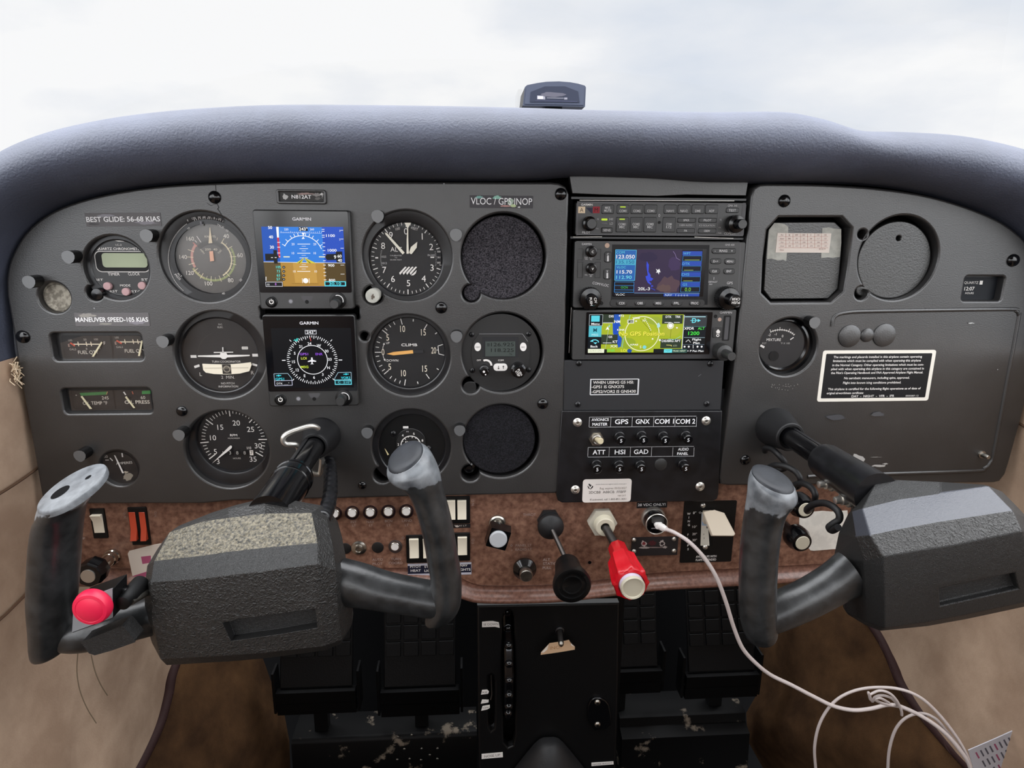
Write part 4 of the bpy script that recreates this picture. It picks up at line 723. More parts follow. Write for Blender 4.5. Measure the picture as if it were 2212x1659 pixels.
    k.disc(585, 1086, 27, W); k.rect(548, 1062, 556, 1112, W); k.rect(618, 1062, 626, 1112, W); k.line(440, 1115, 720, 1120, 3, '#7a5c22'); k.line(175, 1045, 175, 1085, 7, W)
g5('upper of two square flight displays, showing blue sky over brown ground', (22, 348), (1085, 1385), (32, 362, 1058, 1212), A2, pfd, (537, 448), (222, 1308), (423, 1303), (592, 1308), (912, 1295))
def hsi(k):
    W = '#f4f4f8'; k.rect(215, 235, 1080, 850, '#03040a'); k.rect(570, 255, 692, 298, '#e0e0e8'); k.rect(575, 260, 687, 293, '#05060c'); k.txt('243°', 632, 276, 28, W, bold=1, w=92)
    c = (650, 564); k.ring(*c, 155, 7, W); 
    for i in range(72): k.ticks(*c, 228 if i % 2 == 0 else 240, 262, (i*5-3,), 7, W)
    k.ticks(*c, 275, 312, (-90, 90), 9, W); k.ticks(*c, 285, 310, (-45, 45, 135, 225), 7, W)
    for s_, x, y in (('24', 622, 392), ('21', 530, 422), ('W', 720, 412), ('30', 800, 470), ('33', 833, 555), ('N', 820, 642), ('3', 760, 712), ('6', 670, 742), ('E', 572, 725), ('12', 497, 665), ('15', 458, 580), ('S', 470, 492)): k.txt(s_, x, y, 28, W, bold=1)
    k.txt('GPS1', 565, 500, 24, '#a060e0', bold=1, w=88); k.txt('ENR', 722, 500, 24, '#9050d8', bold=1, w=74); k.txt('LOI', 564, 544, 25, '#d8e050', bold=1, w=58); k.txt('MSG', 572, 633, 25, '#c8e040', bold=1, w=80)
    k.poly([(640, 535), (654, 535), (658, 560), (692, 570), (692, 580), (657, 578), (655, 594), (668, 604), (632, 606), (644, 594), (642, 578), (606, 582), (606, 572), (640, 560)], W)
    k.poly([(455, 362), (470, 345), (483, 352), (490, 335), (508, 338), (500, 365), (484, 372), (478, 360)], '#40c8c0'); k.line(628, 325, 638, 365, 7, '#d05050')
    for p in ([(254, 704), (398, 700), (438, 750), (440, 772), (262, 776), (254, 704)], [(262, 776), (442, 772), (446, 822), (266, 828), (262, 776)]): k.pl(p, 5, '#a8c8d8' if p[0][1] < 750 else '#d0d0e8')
    k.pl([(1055, 688), (920, 690), (884, 752), (886, 768), (1058, 764), (1055, 688)], 5, '#a8c8d8'); k.txt('GPS1', 316, 758, 26, '#40d8e8', bold=1, w=90); k.txt('VOR2', 998, 745, 26, '#40d8e8', bold=1, w=96); k.rect(884, 766, 1062, 816, '#70e0f0'); k.rect(892, 774, 1054, 808, '#0a3038'); k.txt('C  210°', 985, 790, 24, '#70e0f0', w=130)
    k.txt('DTK ___°', 350, 804, 20, W, w=130); k.line(278, 724, 332, 720, 8, '#40d8e8'); k.line(975, 708, 1030, 706, 8, '#40d8e8'); k.disc(305, 722, 10, '#40d8e8'); k.disc(1003, 707, 10, '#40d8e8')
g5('lower of two square flight displays, showing a black compass rose', (122, 98), (1132, 1040), (130, 112, 1118, 884), A5, hsi, (613, 182), (316, 978), (503, 968), (668, 970), (974, 960))

# ------------------------------------------------------------------ radio stack
def knob(t, x, y, tx, ty, r0, r1, zl, z, name='knob', m='black_gloss', txts=(), ribs=0, tip=None, base=0):
    a = t.p(x, y, z+1); s = t.s_(x, y, z); b = MB(m); R0 = r0*s; R1 = r1*s; zt = z+zl; c = t.p(tx, ty, zt); R1 *= t.s_(tx, ty, zt)/s
    c = ((c[0]+a[0])/2, (c[1]+a[1])/2) if base else c
    b.lathe(*c, [(R0, z-.2), (R0, z+zl*.35), (R0*.94, z+zl*.42), (R1*1.04, z+zl*.45), (R1*1.04, zt-.8), (R1*.92, zt), (.01, zt)], n=30)
    if ribs:
        for i in range(ribs): an = 2*pi*i/ribs; b.box(c[0]+R0*cos(an), c[1]+R0*sin(an), .8, .8, z, z+zl*.35)
    k = Ink(t, zt, b, crop=t.c)
    if tip: b.poly(circ(*c, R1*.9, 28), zt+.05, tip)
    for s_, dx, dy, h, rot in txts: k.txt(s_, tx+dx, ty+dy, h, W_, rot=rot, bold=1)
    return t.part(name, b)
def key(t, x0, y0, x1, y1, s_, z, lines=None, led=None, h=24, name='button', m='key', r=1, ty=None):
    q = t.rc(x0, y0, x1, y1, z); b = MB(m); b.box(*q, z-.5, z+1.1, r=r, ch=.45); k = Ink(t, z+1.1, b, crop=t.c); cx, cy = (x0+x1)/2, (y0+y1)/2; L_ = s_.split('\n')
    for i, l in enumerate(L_):
        wd = min((x1-x0)*.84, len(l)*h*.82) if l else 1
        if l: k.txt(l, cx, (ty or cy)+(i-(len(L_)-1)/2)*h*1.3, h, '#c4c2c2', w=wd, bold=1)
    if led: k.rect(cx-30, led[0]-6, cx+30, led[0]+6, em(led[1], .9) if led[1] == '#c8e838' else led[1], 5)
    return t.part(name, b)
z = -1
t = T('audio_selector', 'topmost unit of the radio stack, a slim audio panel with rows of small buttons', 'audio panel', (1135, 465), A7, z=z); b = MB('radio'); q = t.rc(228, 285, 2045, 652); b.box(*q, -34, z, r=1.2, ch=.4); k = Ink(t, z, b, crop=A7); k.frame(236, 292, 2036, 645, 3, '#5c5b5d')
k.txt('GARMIN', 340, 312, 22, W_, w=125, bold=1); k.rect(247, 333, 320, 405, '#d9c2a4'); k.txt('A', 283, 369, 40, '#3a2a1e'); k.rect(407, 333, 478, 405, '#8f2430'); k.txt('M', 442, 369, 40, '#2a0c10'); k.poly([(330, 345), (400, 345), (398, 412)], '#26263c')
for s_, x, y, h in (('PILOT', 332, 614, 24), ('HI', 604, 470, 24), ('LO', 604, 516, 24), ('GMA 340', 1920, 323, 20), ('COPILOT', 1892, 626, 24), ('CABIN AUDIO', 1412, 535, 18), ('ICS ISOLATION', 1642, 538, 18), ('SQ', 460, 468, 14), ('VOL', 452, 572, 14), ('SQ', 1790, 475, 14), ('VOL', 1780, 560, 14), ('PUSH', 1780, 620, 12)): k.txt(s_, x, y, h, '#c4c2c2', w=len(s_)*h*.72)
k.rect(497, 462, 562, 484, em('#c8e838', .9), 8)
k.rect(497, 510, 562, 520, '#6a6a6c', 4); k.disc(1127, 505, 15, '#050505'); k.txt('0', 1124, 430, 30, '#c4c2c2'); k.pl([(1320, 632), (1512, 636), (1534, 440), (1534, 636), (1742, 640), (1760, 470), (1762, 320)], 3, '#6a6a6c'); t.part('faceplate', b)
L1 = '#c8e838'; L0 = '#4a4a4c'
for x0, s_, c in ((503, 'MKR\nMUTE', None), (668, 'COM1', (337, L1)), (820, 'COM2', (335, L0)), (970, 'COM3', (335, L0)), (1180, 'NAV1', (340, L0)), (1330, 'NAV2', (340, L0)), (1482, 'DME', (342, L0)), (1630, 'ADF', (344, L0))): key(t, x0, 312, x0+128, 412, s_, z, led=c, ty=None if not c else 380)
for x0, s_, c in ((660, 'COM1\nMIC', L1), (812, 'COM2\nMIC', L0), (962, 'COM3\nMIC', L0), (1168, 'COM\n1/2', L0)): key(t, x0, 447, x0+126, 612, s_, z, led=(470, c), ty=540)
for q, s_ in (((1325, 455, 1515, 508), 'SPKR'), ((1318, 568, 1508, 622), 'PA'), ((1556, 455, 1745, 508), 'PILOT'), ((1550, 570, 1740, 625), 'CREW')): key(t, *q, s_, z, h=20)
key(t, 497, 560, 618, 618, 'SENS', z, h=24); key(t, 1855, 345, 1985, 402, 'TEST', z, h=24)
knob(t, 330, 495, 395, 520, 78, 55, 16, z, tip='radio'); knob(t, 1920, 510, 2032, 524, 92, 50, 22, z, tip='radio')
# GPS navigator with screen
t = T('gps_navigator', 'middle unit of the radio stack with a blue-framed moving map screen', 'GPS navigator', (1110, 1065), A7, z=z); b = MB('radio'); q = t.rc(212, 706, 2003, 1432); b.box(*q, -34, z, r=2, ch=.5); k = Ink(t, z, b, crop=A7); k.pl([(225, 712), (1998, 716)], 4, '#6a696b'); k.line(2008, 730, 1982, 1420, 4, '#6a696b')
k.poly([(615, 745), (1672, 750), (1650, 1400), (600, 1395)], '#1a1a1c')
for s_, x, y, h in (('GARMIN', 338, 740, 22), ('GNS 430', 1892, 748, 18), ('PWR', 334, 885, 14), ('VOL', 334, 902, 14), ('PUSH', 386, 888, 14), ('SQ', 386, 906, 14), ('VOL', 332, 1075, 14), ('PUSH', 384, 1070, 14), ('ID', 384, 1088, 14), ('DEFAULT', 1708, 1150, 17), ('NAV', 1684, 1176, 15), ('GPS', 1890, 1162, 26)): k.txt(s_, x, y, h, '#c4c2c2', w=len(s_)*h*.8)
k.txt('COM/VLOC', 490, 1176, 27, '#c4c2c2', rot=-10, w=180); k.disc(560, 755, 26, '#b59a88'); k.disc(498, 1382, 20, '#050505'); k.line(1718, 1098, 1716, 1128, 4, '#c4c2c2'); k.pl([(245, 792), (300, 792), (298, 912), (240, 912), (238, 1105), (290, 1105), (296, 935), (240, 935)], 3, '#0e0e10'); k.pl([(440, 795), (492, 795), (488, 908), (440, 908)], 3, '#0e0e10'); k.pl([(430, 935), (488, 935), (482, 1105), (425, 1105), (430, 935)], 3, '#0e0e10'); t.part('faceplate', b)
b = MB('key'); q = t.rc(590, 1342, 1618, 1418, z); b.box(*q, z-.5, z+.6, r=6, ch=.3); t.part('button_bar', b)
for x, s_ in ((718, 'CDI'), (918, 'OBS'), (1118, 'MSG'), (1315, 'FPL'), (1512, 'PROC')): key(t, x-56, 1356, x+56, 1408, s_, z+.6, h=24, r=2)
for q, s_ in (((1700, 783, 1955, 845), '-   RNG   +'), ((1684, 896, 1795, 957), 'D->'), ((1838, 896, 1952, 960), 'MENU'), ((1672, 1005, 1782, 1065), 'CLR'), ((1828, 1005, 1940, 1066), 'ENT'), ((532, 822, 606, 938), 'C\n|\n|'), ((524, 1006, 600, 1122), 'V\n|\n|')): key(t, *q, s_, z, h=22, r=2)
knob(t, 385, 812, 404, 825, 62, 40, 9, z, txts=(('C', 0, 0, 24, 0),)); knob(t, 380, 990, 404, 1010, 58, 40, 9, z, txts=(('V', 0, 0, 24, 0),))
knob(t, 355, 1300, 408, 1352, 118, 60, 20, z, ribs=30, txts=(('PUSH', -22, 12, 26, -80), ('C/V', 26, 0, 26, -80))); knob(t, 1850, 1310, 1958, 1356, 118, 62, 26, z, ribs=30, txts=(('CRSR', 0, -18, 26, 180), ('PUSH', 0, 20, 26, 180)))
b = MB('g5_glass'); q = t.rc(640, 790, 1600, 1310, z); b.box(*q, z-.5, z+.3); t.part('screen_glass', b)
b = MB('g5_glass'); k = Ink(t, z+.35, b, e=.85, crop=A7, step=.02); k.poly([(650, 795), (1600, 800), (1560, 1305), (628, 1300)], '#120f1c'); k.poly([(878, 798), (1378, 802), (1340, 1272), (850, 1268)], '#382a48'); k.blot(1240, 1180, 150, 110, '#5a444e', 5, j=.4); k.blot(1000, 880, 120, 60, '#2e2344', 9); k.blot(1180, 1220, 90, 50, '#66504f', 12, j=.4); k.blot(1290, 960, 80, 90, '#43325a', 14)
k.poly([(652, 802), (878, 806), (858, 1136), (642, 1134)], '#2a68b8'); k.poly([(655, 905), (872, 908), (866, 968), (650, 966)], '#4fb4d4')
C_ = '#3a8ed8'; k.pl([(652, 802), (878, 806), (858, 1136), (642, 1134), (652, 802)], 6, '#58c0e8'); k.pl([(642, 1150), (852, 1152), (848, 1265), (636, 1262), (642, 1150)], 5, C_); k.line(640, 1190, 850, 1192, 4, C_); k.line(638, 1236, 848, 1238, 4, C_)
k.txt('COM', 705, 830, 25, '#68d8e8', w=90); k.txt('123.050', 760, 877, 38, '#ffffff', bold=1, w=200); k.txt('135.150', 756, 935, 34, '#1a5a98', w=196); k.txt('VLOC', 712, 992, 24, '#68d8e8', w=100); k.txt('115.70', 746, 1042, 34, '#ffffff', bold=1, w=168); k.txt('112.90', 742, 1100, 34, '#78dcf0', bold=1, w=168); k.txt('OCN', 745, 1210, 22, '#50d060', w=74); k.txt('VLOC', 700, 1288, 22, '#ffffff', w=100)
k.poly([(990, 925), (1012, 965), (1008, 1040), (1030, 1075), (1030, 1100), (1060, 1115), (1040, 1140), (1012, 1140), (1040, 1172), (1030, 1182), (1000, 1160), (985, 1130), (975, 1090), (1000, 1080), (990, 1020), (985, 970)], '#3a50e0'); k.blot(1045, 1195, 16, 10, '#3a50e0', 4); k.line(1030, 1215, 1080, 1240, 10, '#3440b0'); k.pl([(1275, 818), (1298, 850), (1310, 890), (1350, 915)], 4, '#9a88b8')
k.poly([(1088, 1008), (1108, 1022), (1125, 1008), (1130, 1025), (1138, 1045), (1122, 1046), (1120, 1070), (1108, 1048), (1088, 1050), (1100, 1034)], '#ffffff'); k.txt('20L-3', 958, 1225, 30, '#ffffff', bold=1, w=130)
for y, s_ in ((842, 'WPT'), (953, 'DTK'), (1068, 'DIS'), (1178, 'GS')):
    o = (842-y)*.07; k.rect(1378+o, y-25, 1588+o, y+22, '#2c50b8'); k.txt(s_, 1424+o, y, 26, '#60c8e8', w=82 if len(s_) > 2 else 48); k.pl([(1382+o, y+26), (1586+o, y+26), (1582+o, y+82), (1376+o, y+82), (1382+o, y+26)], 4, C_)
    if y < 1100: k.line(1400+o, y+70, 1500+o+60*(y < 900), y+70, 5, '#a8c060')
    else: k.txt('0.0', 1432, 1232, 38, '#90d850')
k.line(850, 1270, 1560, 1276, 5, '#80a8d8'); k.rect(1170, 1278, 1555, 1306, '#2c50b8'); k.txt('NAV   1 o o o o', 1310, 1292, 22, '#d8f0ff', w=250); t.part('display', b, label='lit map screen')
# touchscreen navigator
t = T('touchscreen_navigator', 'lowest unit of the radio stack, its green map screen reads No GPS Position', 'GPS navigator', (1050, 350), A8, z=z); b = MB('radio'); q = t.rc(195, 98, 1915, 628); b.box(*q, -34, z+1, r=1.5, ch=.5); k = Ink(t, z+1, b, crop=A8)
k.txt('GARMIN', 1850, 126, 22, '#c4c2c2', w=130); k.disc(1737, 168, 20, '#050505'); k.disc(1782, 202, 20, '#b59a8c'); k.rect(1828, 158, 1884, 432, '#0c0c0d', 12); k.rect(1848, 175, 1868, 420, '#4a494b', 8); k.poly([(305, 620), (345, 580), (1640, 580), (1680, 560), (1700, 120), (1705, 600), (1690, 625)], '#3c3b3d'); t.part('faceplate', b)
b = MB('g5_glass'); q = t.rc(335, 122, 1668, 576, z+1); b.box(*q, z, z+1.6, r=1); t.part('screen_glass', b)
b = MB('key'); q = t.rc(1712, 285, 1800, 398, z+1); b.box(*q, z, z+2, r=1.4, ch=.3); k = Ink(t, z+2, b, crop=A8); k.poly([(1740, 335), (1766, 306), (1792, 335)], W_); k.rect(1748, 333, 1784, 352, W_); k.ring(1762, 374, 13, 8, W_); t.part('home_button', b)
knob(t, 1790, 510, 1915, 606, 88, 46, 30, z+1, m='radio')
b = MB('g5_glass'); k = Ink(t, z+1.65, b, e=1.0, crop=D5, step=.02); V = '#a8b828'; W = '#ffffff'
k.poly([(95, 150), (2110, 155), (2060, 800), (70, 800)], '#10151c'); k.poly([(320, 150), (1715, 150), (1680, 735), (1200, 740), (1195, 800), (395, 800), (300, 740)], V); k.blot(950, 450, 330, 280, '#b2be28', 3, j=.2); k.blot(1500, 420, 180, 120, '#b0b834', 7, j=.3); k.blot(760, 640, 160, 120, '#98ac2c', 11); k.blot(1200, 250, 150, 80, '#9cae38', 13)
k.poly([(520, 150), (640, 150), (620, 300), (640, 350), (600, 360), (560, 420), (600, 480), (660, 560), (640, 700), (590, 720), (590, 600), (530, 500), (500, 400), (540, 300), (520, 230)], '#2458b8'); k.poly([(500, 300), (600, 300), (610, 420), (580, 520), (640, 600), (600, 700), (540, 600), (505, 470)], '#1e50c0'); k.blot(790, 770, 50, 40, '#2050a0', 5)
for q in ((320, 150, 520, 300), (310, 495, 580, 660), (1350, 160, 1690, 310), (1320, 570, 1665, 725)): k.rect(*q, '#2e3a2c')
k.pl([(800, 160), (760, 300)], 7, '#90d8c8'); k.pl([(440, 310), (400, 600), (370, 740)], 6, '#b0c8b0'); k.pl([(690, 540), (660, 720)], 8, '#80d0d0'); k.pl([(960, 220), (1050, 320), (1130, 410), (1150, 470)], 5, '#4a5418'); k.pl([(1500, 380), (1480, 560)], 5, '#4a5418'); k.line(310, 490, 520, 492, 4, '#c8d060')
k.pl([(1660, 520), (1560, 580), (1450, 570)], 6, '#90e0d0'); k.ring(1000, 480, 290, 13, '#f8f8d0')
for i in range(8): k.disc(1050+i*14, 220+i*28, 8, W)
k.txt('S', 975, 705, 42, W); k.txt('N', 1030, 255, 40, W)
for s_, x, y, c, h, w_ in (('No GPS Position', 998, 478, '#f8f058', 66, 770),): k.txt(s_, x+4, y+5, h, '#6a6a10', w=w_, bold=1); k.txt(s_, x, y, h, c, w=w_, bold=1)
for s_, x, y, h, c, w_ in (('DIS', 476, 182, 36, W, 80), ('4T2', 645, 172, 34, W, 90), ('NM', 578, 272, 44, W, 100), ('KSNK', 640, 412, 30, W, 130), ('VPRR', 900, 212, 30, W, 130), ('GS', 458, 532, 34, W, 66), ('KT', 540, 616, 42, W, 80), ('DTK', 1452, 190, 36, W, 100), ('TRK', 1610, 190, 36, W, 96), ('DIS/BRG APT', 1495, 600, 38, W, 320), ('KPAE', 866, 665, 26, W, 130), ('ENR', 472, 764, 42, '#60e060', 132), ('LOI', 690, 764, 42, '#f0f050', 100), ('XPDR', 1800, 388, 40, W, 170), ('ALT', 2006, 388, 42, '#50e050', 116), ('1200', 1880, 470, 56, '#50f050', 190), ('Flight', 1922, 572, 34, W, 150), ('Plan', 1918, 630, 34, W, 110)): k.txt(s_, x, y, h, c, w=w_, bold=1)
for x0, x1, y in ((332, 508, 292), (330, 480, 634), (1380, 1486, 286), (1540, 1640, 286)): k.line(x0, y, x1, y, 8, W)
k.poly([(1410, 665), (1500, 668), (1505, 695), (1490, 690), (1488, 678), (1410, 675)], '#d0c870'); k.txt('KTI', 1560, 682, 28, '#b8c0a0'); k.txt('XX', 515, 690, 40, W, w=120); k.rect(750, 240, 858, 300, W); k.rect(758, 248, 850, 292, '#4a5818'); k.txt('1 mi', 804, 270, 30, W, w=80)
k.disc(1482, 340, 36, W); k.ring(1482, 340, 50, 10, W); k.blot(1275, 335, 34, 50, '#b8e0e0', 4); k.poly([(375, 415), (410, 350), (440, 415), (408, 400)], W); k.poly([(420, 355), (455, 325), (445, 365)], '#90e0e0'); k.blot(1040, 705, 40, 36, '#80d8e0', 5); k.blot(895, 262, 18, 14, W, 4); k.blot(1175, 565, 18, 14, W, 6); k.blot(1590, 375, 18, 14, W, 3); k.blot(1300, 585, 22, 20, W, 3)
k.rect(100, 150, 322, 340, '#e8f4f8'); k.rect(104, 154, 318, 336, '#081018'); k.rect(132, 170, 272, 270, '#60e0f0'); [k.line(132, y, 272, y, 4, '#2888a0') for y in (195, 220, 245)]; k.txt('Menu', 202, 308, 34, W, w=140, bold=1)
k.rect(92, 345, 300, 530, '#58c0d0'); k.txt('M', 196, 415, 62, '#0a4858', bold=1); k.txt('MSG', 192, 495, 36, '#d0f4f8', w=110); k.rect(92, 540, 295, 722, '#081018'); k.pl([(120, 605), (160, 582), (210, 580), (248, 600), (256, 625)], 16, '#70e0f0'); k.poly([(110, 610), (160, 575), (165, 612)], '#70e0f0'); k.poly([(165, 625), (235, 622), (200, 655)], '#70e0f0'); k.txt('Back', 180, 692, 36, W, w=125, bold=1)
k.rect(75, 735, 348, 800, '#f0f4d8'); k.txt('15:19:11 UTC', 205, 768, 26, '#a0a890', w=210); k.rect(350, 740, 395, 800, '#101810'); k.rect(1200, 742, 1365, 800, '#101418'); k.rect(1362, 735, 1755, 800, '#30504a'); k.rect(1368, 738, 1502, 797, '#70e8f0'); k.txt('MAP', 1435, 766, 26, '#1a7080', w=80); k.txt('TRAK NRST', 1625, 768, 28, '#e0f8d8', w=220); k.txt('+ P Pan Plan', 1900, 768, 30, W, w=280, bold=1)
k.line(1712, 155, 1672, 735, 9, '#f0f8f8'); k.rect(1720, 165, 2088, 345, '#383c40'); k.rect(1722, 180, 2075, 192, '#b8e8f0'); k.txt('D', 1880, 250, 78, '#70e0f0', bold=1); k.line(1815, 250, 1960, 250, 10, '#70e0f0'); k.poly([(1938, 222), (1992, 250), (1938, 278)], '#70e0f0'); k.line(1705, 350, 2080, 352, 5, '#70a0a8'); k.line(1705, 538, 2060, 540, 7, '#a0b8c0'); k.rect(1715, 550, 2055, 655, '#0c1014'); k.pl([(1735, 615), (1765, 590), (1780, 575), (1818, 622)], 7, W); k.txt('Flight', 1922, 572, 34, W, w=150, bold=1); k.txt('Plan', 1918, 630, 34, W, w=110, bold=1)
k.line(1690, 658, 2050, 658, 4, '#8090a0'); [k.disc(x, 694, 16, W) for x in (1715, 1786, 1935, 2005)]; k.line(1860, 665, 1860, 722, 8, W); t.part('display', b, label='lit green map screen')
# plates of the centre stack
t = T('filler_panel', 'blank grey filler strip above the radio stack, tucked under the glareshield', 'panel', (1420, 408), z=-6, single=True); b = MB('panel'); b.plate([t.p(*q) for q in ((1229, 374), (1330, 374), (1618, 380), (1612, 423), (1480, 421), (1420, 424), (1300, 421), (1236, 418))], [], -16, -6, .6); t.part('', b)
t = T('radio_rack', 'black metal rack frame with bright edges around the radio stack', 'rack', (1420, 600), z=-8); b = MB('black_metal')
for x0, y0, x1, y1 in ((1234, 425, 1612, 434), (1232, 511, 1606, 518)): q = t.rc(x0, y0, x1, y1, -5); b.box(*q, -30, -5, r=.5)
for pl_ in (((1222, 425), (1238, 425), (1224, 800), (1208, 800)), ((1610, 430), (1626, 430), (1586, 790), (1574, 790))): b.prism([t.p(x, y, -10) for x, y in pl_], -20, -10, 'deep')
t.part('side_rails', b); 
for z_, P_ in ((-4.6, [(1252, 432.5), (1586, 434)]), (-4.6, [(1238, 512), (1300, 511.5)]), (-4.6, [(1500, 512), (1584, 515)]), (-9.6, [(1234, 664), (1229, 762)])): b = MB('alu'); b.tube([(*t.p(x, y, z_), z_) for x, y in P_], .35, n=6); t.part('bright_edge', b, label='bare bright metal edge')
t = T('blank_panel', 'plain dark grey blank plate between the radios and the switch panel', 'panel', (1388, 830), z=-1); b = MB('pt_#2c2c2e' if 'pt_#2c2c2e' in MAT else pt('#2c2c2e', .5)); b.plate([t.p(*q) for q in ((1219, 779), (1564, 779), (1557, 886), (1216, 887))], [], -6, -1, .8); k = Ink(t, -1, b, crop=A8); k.line(1550, 820, 1582, 795, 4, '#77767a'); t.part('plate', b)
for x, y in ((258, 682), (1688, 688), (245, 1128), (1650, 1122)): screw(t, *A8(x, y), 6.5, PX, -1, 'black_metal', slot='deep')

# ------------------------------------------------------------------ placards
def placard(label, p0, p1, lines, fg=W_, bg='#1a1a1c', z=.4, border=None, skew=None, rot=0, crop=PX, single=True, name='placard', blots=(), r=.4, t_=None, hz=0):
    t = T(name, label, 'placard', ((p0[0]+p1[0])/2, (p0[1]+p1[1])/2), crop, z=hz, single=True); q = t.rc(*p0, *p1); b = MB(bg if bg in MAT else pt(bg)); c = rr(*q, r, 3)
    if rot: a = radians(rot); c = [(x*cos(a)-y*sin(a), x*sin(a)+y*cos(a)) for x, y in c]
    b.prism(c, hz-.05, hz+z); k = Ink(t, hz+z, b, crop=crop)
    for bl in blots: k.blot(*bl[:5], seed=bl[5], j=.5)
    if border: w_ = border[1]; x0, y0, x1, y1 = p0[0], p0[1], p1[0], p1[1]; k.frame(x0+1, y0+1, x1-1, y1-1, w_, border[0])
    for l in lines: k.txt(l[0], l[1], l[2], l[3], l[5] if len(l) > 5 else fg, w=l[4], rot=rot, bold=l[6] if len(l) > 6 else 0)
    t.part('', b); return t
gr = '#625f60'
placard('peeling grey placard reading BEST GLIDE 56-68 KIAS above the digital clock', (722, 312), (1382, 432), [('BEST GLIDE: 56-68 KIAS', 1052, 369, 42, 630, '#eceaea', 1)], bg=gr, crop=A1, rot=1, blots=((900, 340, 90, 16, '#86848a', 1), (1250, 400, 120, 18, '#827e84', 2), (800, 410, 60, 12, '#4a484a', 3)))
placard('grey placard reading MANEUVER SPEED 105 KIAS above the fuel quantity gauges', (632, 1168), (1282, 1280), [('MANEUVER SPEED-105 KIAS', 955, 1226, 38, 620, '#eceaea', 1)], bg=gr, crop=A1, blots=((740, 1190, 100, 20, '#8e8a84', 4), (1180, 1250, 90, 22, '#7e7a80', 5), (900, 1262, 60, 12, '#86837c', 8)))
t = T('registration_plate', 'small raised framed registration plate above the upper square display', 'placard', (535, 215), A2); b = MB('panel'); q = t.rc(275, 140, 800, 295); b.plate(rr(*q, 2), [rr(*t.rc(305, 165, 772, 265), .5)], -.1, 3, .8); t.part('frame', b); b = MB(pt('#3a3938')); q = t.rc(300, 160, 777, 270); b.box(*q, 0, 1.2); k = Ink(t, 1.2, b, crop=A2)
for i, (x, y, rx, ry, c) in enumerate(((365, 215, 40, 40, '#b8b6b4'), (570, 185, 120, 14, '#9c8580'), (700, 195, 60, 25, '#8a8684'), (745, 190, 26, 20, '#d0cecc'), (700, 235, 40, 20, '#6a6866'))): k.blot(x, y, rx, ry, c, i+3, j=.6)
k.txt('N812AT', 535, 217, 36, '#f0eeee', w=205, bold=1); k.txt('?', 752, 218, 34, '#e0dede'); t.part('label_insert', b)
placard('worn placard reading VLOC / GPS INOP above the grey foam blank', (1128, 200), (1785, 338), [('VLOC / GPS INOP', 1460, 264, 66, 635, '#f0eff0')], bg='#464447', crop=A3, z=.25, blots=((1230, 220, 50, 18, '#7ba8a0', 5), (1410, 225, 60, 26, '#8ab8a8', 6), (1550, 270, 40, 50, '#a0b0a0', 7), (1500, 312, 60, 12, '#b88a84', 8), (1580, 310, 36, 20, '#b8c898', 9), (1640, 325, 20, 9, '#d8d8d8', 10)))
t = placard('white-bordered notice reading WHEN USING G5 HSI on the blank plate', (376, 846), (902, 1020), [('WHEN USING G5 HSI:', 628, 884, 30, 440, W_, 1), ('-GPS1 IS GNX375', 568, 932, 30, 352, W_, 1), ('-GPS2/VOR2 IS GNS430', 632, 983, 30, 480, W_, 1)], bg='#161618', crop=A8, border=('#c8c8ca', 6), z=.3, hz=-1)
# big limitations placard
t = T('placard', 'large black limitations placard with thick white border on the glovebox door', 'placard', (1892, 810), single=True); b = MB(pt('#e2ddd2')); q = t.rc(1778, 757, 2004, 865); b.box(*q, -.05, .5, r=2.5); k = Ink(t, .5, b, crop=PX); q2 = t.rc(1784.5, 764, 1997.5, 858); b.box(q2[0], q2[1], q2[2], q2[3], .5, .58, '#121214', r=1); k.zz = .6; k.c = B3
TX = [('The markings and placards installed in this airplane contain operating', 1158, 236, 668), ('limitations which must be complied with when operating this airplane', 1152, 264, 662), ('in the Normal Category. Other operating limitations which must be com-', 1160, 294, 690), ('plied with when operating this airplane in this category are contained in', 1156, 322, 700), ("the Pilot's Operating Handbook and FAA Approved Airplane Flight Manual.", 1152, 350, 694), ('No aerobatic maneuvers, including spins, approved.', 1150, 388, 494), ('Flight into known icing conditions prohibited.', 1115, 422, 438), ('This airplane is certified for the following flight operations as of date of', 1132, 466, 700), ('original airworthiness certificate:', 920, 497, 278), ('DAY  -  NIGHT  -  VFR  -  IFR', 1120, 519, 322)]
for s_, x, y, w_ in TX: k.txt(s_, x, y, 15, W_, w=w_*.955, bold=1)
k.txt('0505087-12', 1402, 517, 11, W_, w=92); t.part('', b)

